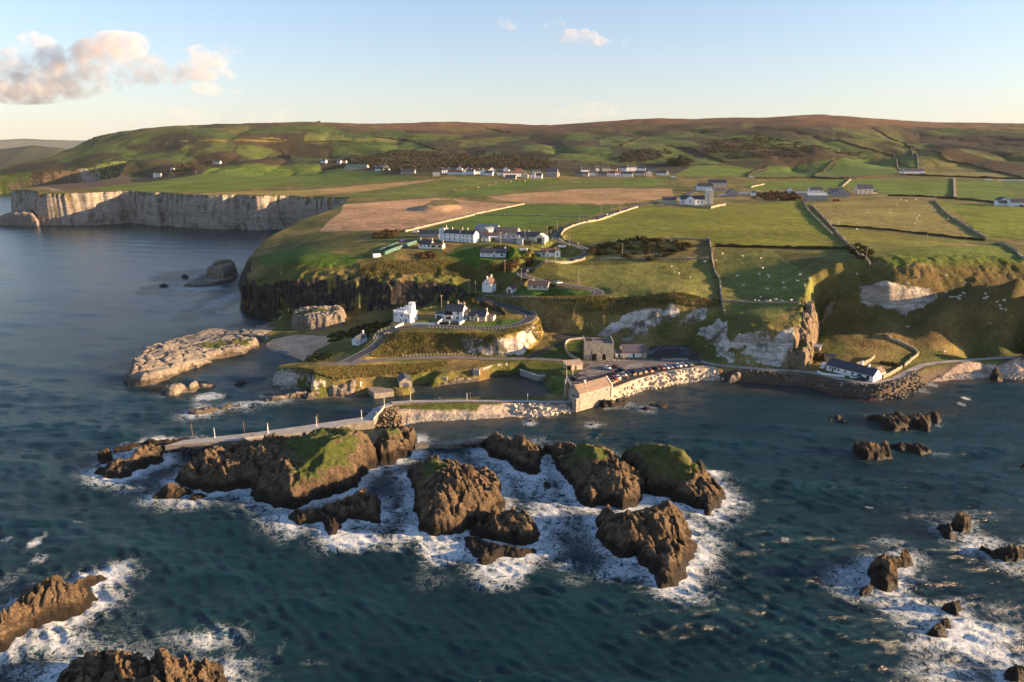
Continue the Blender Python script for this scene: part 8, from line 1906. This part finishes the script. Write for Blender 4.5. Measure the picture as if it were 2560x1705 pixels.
SHEEP = {('white sheep grazing in the lower pasture above the cliff', 4): [(135, 100), (305, 90), (330, 40), (375, 95), (180, 175), (365, 200), (620, 92), (655, 175), (690, 120), (600, 140), (500, 195), (490, 153), (430, 285), (475, 297), (550, 290), (270, 290), (300, 295), (360, 297), (385, 295), (315, 265)],
         ('white sheep on the steep rough hill above the quarry', 4): [(1060, 87), (1450, 160), (1535, 115), (1745, 100), (1890, 155), (1745, 228), (1880, 230), (1890, 238), (1785, 265), (1810, 265), (1840, 268), (1855, 280), (1860, 255), (2055, 240), (2070, 265), (2050, 280), (2145, 305), (2200, 293), (2165, 335), (2175, 358), (2210, 368), (1450, 495), (1735, 690)],
         ('white sheep scattered over the pale pasture right of the church field', 7): [(1275, 560), (1290, 570), (1330, 575), (1375, 565), (1480, 550), (1490, 552), (1285, 610), (1320, 615), (1327, 625), (1560, 620), (1650, 510), (1650, 525), (1670, 490), (1700, 495), (1755, 490), (1790, 540), (1845, 535), (1860, 548), (1770, 580), (1755, 590), (1760, 605), (1775, 610), (1750, 622), (1820, 645), (1900, 560), (1930, 600), (1930, 640), (1425, 655), (1430, 625), (1590, 560), (1610, 550)],
         ('white sheep in the middle pastures either side of the field wall', 7): [(680, 792), (790, 805), (893, 818), (900, 873), (397, 863), (412, 895), (437, 903), (582, 837), (640, 830), (760, 915), (885, 905), (932, 912), (938, 922), (1110, 910), (500, 925)],
         ('white sheep in the distant green field before the village', 17): [(1040, 475), (1170, 437), (850, 510), (590, 550), (430, 548), (1620, 410), (1710, 395), (1450, 402), (1370, 430)]}
for (lb, k), lst in SHEEP.items():
    for x, y in lst:
        h = hit(*zc(k, x, y)); s_ = 1.35 if h[1] < 700 else 1.6
        o = inst('sheep', sheep_me, (h[0], h[1], h[2] - .03), random.Random(x * 7 + y).uniform(0, 6.28), None, (s_,) * 3); tag(o, lb, 'sheep', 'sheep in the fields')
# ------------------------------------------------------------------ shrubs, gorse and woods
def leaf_mat(name, a, b_, c_):
    m, N, L, b = new_mat(name); p = npos(N)
    col = nmix(N, L, nmap(N, L, nnoise(N, L, p, .7, 4, .7), .35, .65), a, b_)
    col = nmix(N, L, nmap(N, L, nnoise(N, L, p, .12, 3, .6), .5, .7, 0, .8), col, c_)
    L.new(col, b.inputs['Base Color']); b.inputs['Roughness'].default_value = .9; b.inputs['Specular IOR Level'].default_value = .1
    MATS[name] = m; return m
GORSE = leaf_mat('gorse_leaf', (.030, .034, .012), (.075, .062, .022), (.10, .06, .025)); WOODL = leaf_mat('winter_wood', (.038, .034, .022), (.072, .062, .040), (.038, .045, .020)); BUSH = leaf_mat('bush_leaf', (.032, .042, .014), (.075, .080, .024), (.11, .085, .03)); RUSTB = leaf_mat('rust_bush', (.07, .042, .02), (.13, .078, .034), (.06, .055, .022))
def clumps(pts, per, leaf, seed):
    """many small leaf faces filling lumpy crowns; pts: x,y,z,rx,ry,rz"""
    rs_ = np.random.RandomState(seed); Vs = []
    for (x, y, z, rx, ry, rz) in pts:
        v = rs_.normal(size=(per, 3)); v /= np.linalg.norm(v, axis=1)[:, None]
        r_ = rs_.uniform(.55, 1.0, per) ** .6 * (1 + .22 * np.sin(v[:, 0] * 5 + seed) * np.cos(v[:, 1] * 6 + x))
        c = v * r_[:, None] * (rx, ry, rz); c[:, 2] = np.abs(c[:, 2]) * .9 + .05 * rz
        c += (x, y, z)
        a = rs_.normal(size=(per, 3)); a /= np.linalg.norm(a, axis=1)[:, None]; b_ = np.cross(a, v); b_ /= np.linalg.norm(b_, axis=1)[:, None] + 1e-9
        s_ = leaf * rs_.uniform(.6, 1.5, (per, 1))
        Vs.append(np.stack([c - a * s_, c + b_ * s_ * .8, c + a * s_, c - b_ * s_ * .8], 1).reshape(-1, 3))
    V = np.concatenate(Vs); n = len(V) // 4
    me = bpy.data.meshes.new('leaves'); me.vertices.add(len(V)); me.vertices.foreach_set('co', V.astype(np.float32).reshape(-1)); me.loops.add(n * 4); me.polygons.add(n)
    me.loops.foreach_set('vertex_index', np.arange(n * 4, dtype=np.int32)); me.polygons.foreach_set('loop_start', np.arange(0, n * 4, 4, dtype=np.int32)); me.update(calc_edges=True)
    return me
def scatter_poly(k, poly, n, seed, z=None):
    P = [hit(*zc(k, x, y))[:2] if z is None else at(*zc(k, x, y), z) for x, y in poly]; a = np.array(P); rs_ = np.random.RandomState(seed)
    X = rs_.uniform(a[:, 0].min(), a[:, 0].max(), n * 6); Y = rs_.uniform(a[:, 1].min(), a[:, 1].max(), n * 6); m = in_poly(X, Y, P); return X[m][:n], Y[m][:n]
def thicket(name, label, k, poly, n, r0, r1, hgt, mat, per=90, leaf=.35, seed=0, cat='shrubs', z=None, kind='stuff'):
    X, Y = scatter_poly(k, poly, n, seed, z); Z = height(X, Y); rr = random.Random(seed)
    pts = []
    for x, y, q in zip(X, Y, Z):
        r_ = rr.uniform(r0, r1); pts.append((x, y, q - .2, r_, r_ * rr.uniform(.8, 1.2), hgt * rr.uniform(.6, 1.15)))
    if not pts: return
    me = clumps(pts, per, leaf, seed); me.materials.append(mat); o = bpy.data.objects.new(name, me); tag(o, label, cat, kind=kind); link(o)
thicket('gorse_thicket', 'dark gorse thicket filling the field corner left of the wall', 7, [(-60, 770), (0, 735), (150, 710), (300, 705), (500, 728), (510, 750), (400, 800), (300, 822), (150, 825), (80, 790), (-60, 800)], 110, 1.6, 3.2, 2.4, GORSE, 120, .38, 1)
thicket('thorn_scrub', 'thorny scrub along the field corner right of centre', 7, [(1370, 755), (1420, 735), (1480, 760), (1560, 830), (1500, 850), (1430, 815)], 40, 1.4, 2.6, 2.2, GORSE, 110, .36, 2)
thicket('scrub', 'brown scrub beside the slate bungalow lawn', 1, [(1560, 400), (1640, 360), (1710, 380), (1690, 470), (1600, 480), (1500, 470)], 34, 1.2, 2.2, 2.6, BUSH, 120, .3, 3)
thicket('scrub', 'rusty bracken bank below the slate bungalow', 1, [(1260, 500), (1400, 480), (1560, 460), (1600, 480), (1480, 540), (1300, 540)], 50, 1.0, 2.0, 1.3, RUSTB, 90, .28, 4)
thicket('scrub', 'rusty scrub below the low cottage by the bales', 1, [(560, 380), (700, 350), (780, 380), (700, 430), (580, 430)], 34, 1.2, 2.2, 1.8, RUSTB, 100, .3, 5)
thicket('scrub', 'bare brown hedge behind the bale rows', 1, [(100, 190), (250, 150), (380, 150), (420, 190), (300, 220), (110, 230)], 40, 1.4, 2.8, 2.4, RUSTB, 100, .34, 6)
thicket('scrub', 'dark bushes behind the beach cottage', 3, [(640, 240), (760, 200), (1000, 120), (1240, 80), (1260, 120), (1050, 200), (1000, 260), (900, 240), (780, 260), (680, 320), (620, 300)], 90, 1.1, 2.3, 1.9, BUSH, 110, .3, 7)
thicket('scrub', 'dark green bushes on the bank right of the beach', 3, [(440, 430), (560, 395), (720, 420), (640, 460), (480, 500), (420, 490)], 40, 1.0, 2.0, 1.2, BUSH, 100, .28, 8)
thicket('scrub', 'bushes on the cliff top around the garage and hairpin', 1, [(1040, 800), (1130, 760), (1150, 860), (1080, 880)], 24, 1.0, 2.0, 1.6, BUSH, 100, .28, 9)
thicket('scrub', 'brown garden shrubs behind the shore cottage', 19, [(80, 260), (250, 200), (420, 200), (420, 300), (250, 380), (60, 420)], 26, .9, 1.8, 1.6, RUSTB, 100, .26, 10)
thicket('garden_hedge', 'dark evergreen hedge in the shore cottage garden', 19, [(1560, 400), (1700, 400), (1880, 450), (1880, 490), (1700, 450), (1560, 440)], 16, .9, 1.5, 1.6, BUSH, 120, .24, 11)
thicket('scrub', 'brown scrub bank right of the church', 16, [(1440, 400), (1480, 330), (1700, 300), (2000, 310), (2150, 370), (2130, 420), (1800, 425)], 90, 2.0, 4.5, 4.0, RUSTB, 110, .55, 12)
thicket('woodland', 'dark winter wood behind the village, reading as one mass', 6, [(350, 330), (560, 295), (760, 285), (1000, 300), (1300, 310), (1600, 320), (1860, 370), (1860, 440), (1500, 415), (1020, 410), (840, 440), (640, 450), (420, 380)], 700, 5, 11, 9, WOODL, 110, .95, 13, 'woodland')
thicket('woodland', 'dark trees on the slope right of the village', 7, [(100, 250), (200, 215), (350, 210), (400, 235), (300, 270), (120, 280)], 70, 6, 11, 9, WOODL, 100, 1.0, 14, 'woodland')
thicket('woodland', 'clump of dark trees above the right end of the village', 7, [(380, 290), (420, 258), (490, 255), (510, 285), (450, 305)], 26, 6, 11, 13, leaf_mat('dark_conifer', (.018, .022, .012), (.035, .038, .02), (.02, .03, .014)), 90, 1.5, 15, 'woodland')
thicket('woodland', 'dark scrub on the steep shaded slope above the right fields', 7, [(580, 210), (640, 160), (900, 130), (1200, 190), (1600, 205), (1600, 235), (1200, 240), (900, 260), (700, 270)], 240, 6, 14, 4, GORSE, 70, 1.1, 16, 'woodland')
thicket('woodland', 'scrub and small trees on the far left slopes', 5, [(1250, 480), (1400, 420), (1500, 440), (1540, 470), (1400, 500), (1260, 520)], 60, 5, 10, 6, WOODL, 55, 1.4, 17, 'woodland')
def tree(label, k, x, y, h, r_, mat, seed):
    g = hit(*zc(k, x, y)); root = empty('tree', g); tag(root, label, 'tree')
    m = MB().tube((0, 0, -.5), (0, 0, h * .45), r_ * .12, r_ * .07, 7); rr = random.Random(seed); pts = []
    for i in range(7):
        a = rr.uniform(0, 6.28); q = (math.cos(a) * r_ * .55, math.sin(a) * r_ * .55, h * rr.uniform(.5, .85)); m.tube((0, 0, h * .35), q, r_ * .05, r_ * .02, 5); pts.append((q[0], q[1], q[2] - r_ * .2, r_ * .5, r_ * .5, r_ * .5))
    m.obj('trunk', POLE, root); me = clumps(pts, 90, r_ * .11, seed); me.materials.append(mat); link(bpy.data.objects.new('crown', me), root)
tree('lone round tree on the far left skyline', 'n', 797, 309, 10, 6.5, WOODL, 31)
tree('small palm-like tree right of the farm garage', 22, 1600, 400, 6, 2.6, BUSH, 32)
tree('little golden conifer at the corner of the cream bungalow', 1, 1880, 765, 3.6, 1.4, BUSH, 33)

# rough grass tufts standing on the near banks
TUFT = leaf_mat('tuft', (.12, .115, .035), (.24, .18, .07), (.085, .095, .025))
def tufts(label, k, poly, n, hgt, seed, mat=TUFT):
    X, Y = scatter_poly(k, poly, n, seed); Z = height(X, Y); rs_ = np.random.RandomState(seed)
    Vs = []
    for j in range(3):
        a = rs_.uniform(0, 6.28, len(X)); w = rs_.uniform(.10, .26, len(X)); h = hgt * rs_.uniform(.5, 1.3, len(X)); lx, ly = rs_.normal(0, .25, (2, len(X)))
        ox, oy = rs_.normal(0, .15, (2, len(X))); bx, by = X + ox, Y + oy
        Vs.append(np.stack([np.stack([bx - np.cos(a) * w, by - np.sin(a) * w, Z - .1], -1), np.stack([bx + np.cos(a) * w, by + np.sin(a) * w, Z - .1], -1), np.stack([bx + lx, by + ly, Z + h], -1)], 1).reshape(-1, 3))
    V = np.concatenate(Vs); n3_ = len(V) // 3
    me = bpy.data.meshes.new('tufts'); me.vertices.add(len(V)); me.vertices.foreach_set('co', V.astype(np.float32).reshape(-1)); me.loops.add(n3_ * 3); me.polygons.add(n3_)
    me.loops.foreach_set('vertex_index', np.arange(n3_ * 3, dtype=np.int32)); me.polygons.foreach_set('loop_start', np.arange(0, n3_ * 3, 3, dtype=np.int32)); me.update(calc_edges=True)
    me.materials.append(mat); o = bpy.data.objects.new('rough_grass', me); tag(o, label, 'grass', kind='stuff'); link(o)
tufts('straw coloured rough grass on the promontory bank', 'n', [(925, 892), (975, 838), (1010, 832), (1240, 836), (1340, 815), (1358, 800), (1350, 850), (1240, 870), (1170, 878), (1030, 886)], 9000, .8, 1)
tufts('tall golden grass on the bank below the harbour lane', 3, [(300, 600), (700, 540), (950, 530), (1800, 490), (1800, 520), (1500, 620), (1250, 610), (1000, 640), (700, 690), (450, 720)], 9000, .9, 2)
tufts('rough grass on the bank above the chalk cliff', 2, [(0, 30), (880, 20), (1960, 40), (1950, 110), (1300, 110), (900, 190), (500, 180), (250, 120)], 7000, .8, 3)
tufts('rough grass on the cliff brow under the lawns', 1, [(0, 480), (300, 440), (900, 440), (1250, 510), (1250, 600), (900, 590), (400, 570), (0, 590)], 7000, .8, 4)

# ------------------------------------------------------------------ clouds
def cloud(name, label, D, blobs, dens, seed, nscale=1.0):
    """cumulus as one volume: lumpy shell, density broken up by noise"""
    V = []; bm = bmesh.new()
    pts = []
    for (px, py, rx, ry) in blobs:
        d = ray(px, py); t = D / d[1]; s_ = D / FPX / d[1]
        pts.append((d[0] * t, D, CAM_H + d[2] * t, rx * s_, ry * s_))
    mb = bpy.data.metaballs.new(name); mo = bpy.data.objects.new(name + '_tmp', mb); COL.objects.link(mo)
    mb.resolution = max(18.0, 7 * D / FPX); mb.render_resolution = mb.resolution; mb.threshold = .35
    for (x, y, z, rx, ry) in pts:
        e = mb.elements.new(type='ELLIPSOID'); e.co = (x, y, z); e.radius = 1.75 * max(rx, ry); m_ = max(rx, ry); e.size_x = max(rx / m_, .3); e.size_y = .8; e.size_z = max(ry / m_, .3)
    dg = bpy.context.evaluated_depsgraph_get(); me = bpy.data.meshes.new_from_object(mo.evaluated_get(dg)); bpy.data.objects.remove(mo); bpy.data.metaballs.remove(mb)
    me.name = name
    co = np.empty(len(me.vertices) * 3, np.float32); me.vertices.foreach_get('co', co); co = co.reshape(-1, 3)
    me.materials.clear(); me.materials.append(cloud_mat(dens, D))
    o = bpy.data.objects.new(name, me); tag(o, label, 'cloud', kind='structure'); link(o)
_cm = {}
def cloud_mat(dens, D):
    m = bpy.data.materials.new('cloud'); m.use_nodes = True; N = m.node_tree.nodes; L = m.node_tree.links
    N.remove(N['Principled BSDF']); out = N['Material Output']
    pv = N.new('ShaderNodeVolumePrincipled'); pv.inputs['Color'].default_value = (.86, .80, .785, 1); pv.inputs['Anisotropy'].default_value = .0
    p = npos(N); u = D / FPX
    n1_ = nnoise(N, L, p, 1 / (34 * u), 6, .62, .3); n2_ = nnoise(N, L, p, 1 / (150 * u), 3, .5)
    f = nmath(N, L, 'ADD', nmath(N, L, 'MULTIPLY', n1_, .75), nmath(N, L, 'MULTIPLY', n2_, .45))
    f = nmap(N, L, f, .54, .76, 0, dens)
    L.new(f, pv.inputs['Density']); L.new(pv.outputs[0], out.inputs['Volume'])
    m.cycles.volume_sampling = 'MULTIPLE_IMPORTANCE'
    return m
CD = 9000
cloud('cloud', 'big cumulus cloud with peach lit crown at upper left', CD, [(20, 190, 60, 55), (95, 130, 50, 42), (100, 200, 70, 45), (180, 190, 60, 50), (250, 150, 60, 48), (300, 120, 55, 36), (345, 105, 30, 18), (230, 205, 70, 32), (60, 225, 90, 22), (-60, 210, 60, 40)], .006, 1)
cloud('cloud', 'ragged peach cloud right of the big cumulus', CD, [(340, 195, 50, 22), (385, 165, 36, 24), (420, 190, 40, 18), (460, 165, 40, 22), (520, 140, 55, 24), (575, 135, 36, 18), (560, 185, 34, 14), (500, 185, 50, 14)], .0055, 2)
cloud('cloud', 'small pink cloud over the middle of the hills', CD, [(1385, 62, 26, 12), (1420, 90, 36, 14), (1460, 92, 34, 16), (1500, 104, 26, 9), (1560, 106, 14, 7)], .0042, 3)
cloud('cloud', 'tiny mauve puff left of the small pink cloud', CD, [(1262, 58, 20, 14), (1280, 66, 14, 8)], .0042, 4)
cloud('cloud', 'thin flat cloud streak below the ragged peach cloud', CD, [(530, 221, 50, 7), (580, 222, 40, 6)], .003, 5)
cloud('cloud', 'thin grey streak above the right hills', 16000, [(1430, 278, 50, 6), (1490, 275, 60, 7), (1560, 276, 40, 4)], .0004, 6)
cloud('cloud', 'faint long streak above the left hill', 16000, [(370, 292, 80, 8), (460, 294, 90, 8), (660, 292, 70, 7)], .00022, 7)
# ------------------------------------------------------------------ haze
m = bpy.data.materials.new('haze'); m.use_nodes = True; N = m.node_tree.nodes; L = m.node_tree.links
N.remove(N['Principled BSDF']); pv = N.new('ShaderNodeVolumePrincipled'); pv.inputs['Color'].default_value = (.92, .95, 1.0, 1); pv.inputs['Density'].default_value = 1.2e-5; pv.inputs['Anisotropy'].default_value = .0
L.new(pv.outputs[0], N['Material Output'].inputs['Volume'])
o = MB().box(-32000, 32000, -300, 24000, -12, 340).obj('haze', m); tag(o, 'thin pale evening haze over land and sea', 'haze', kind='stuff')
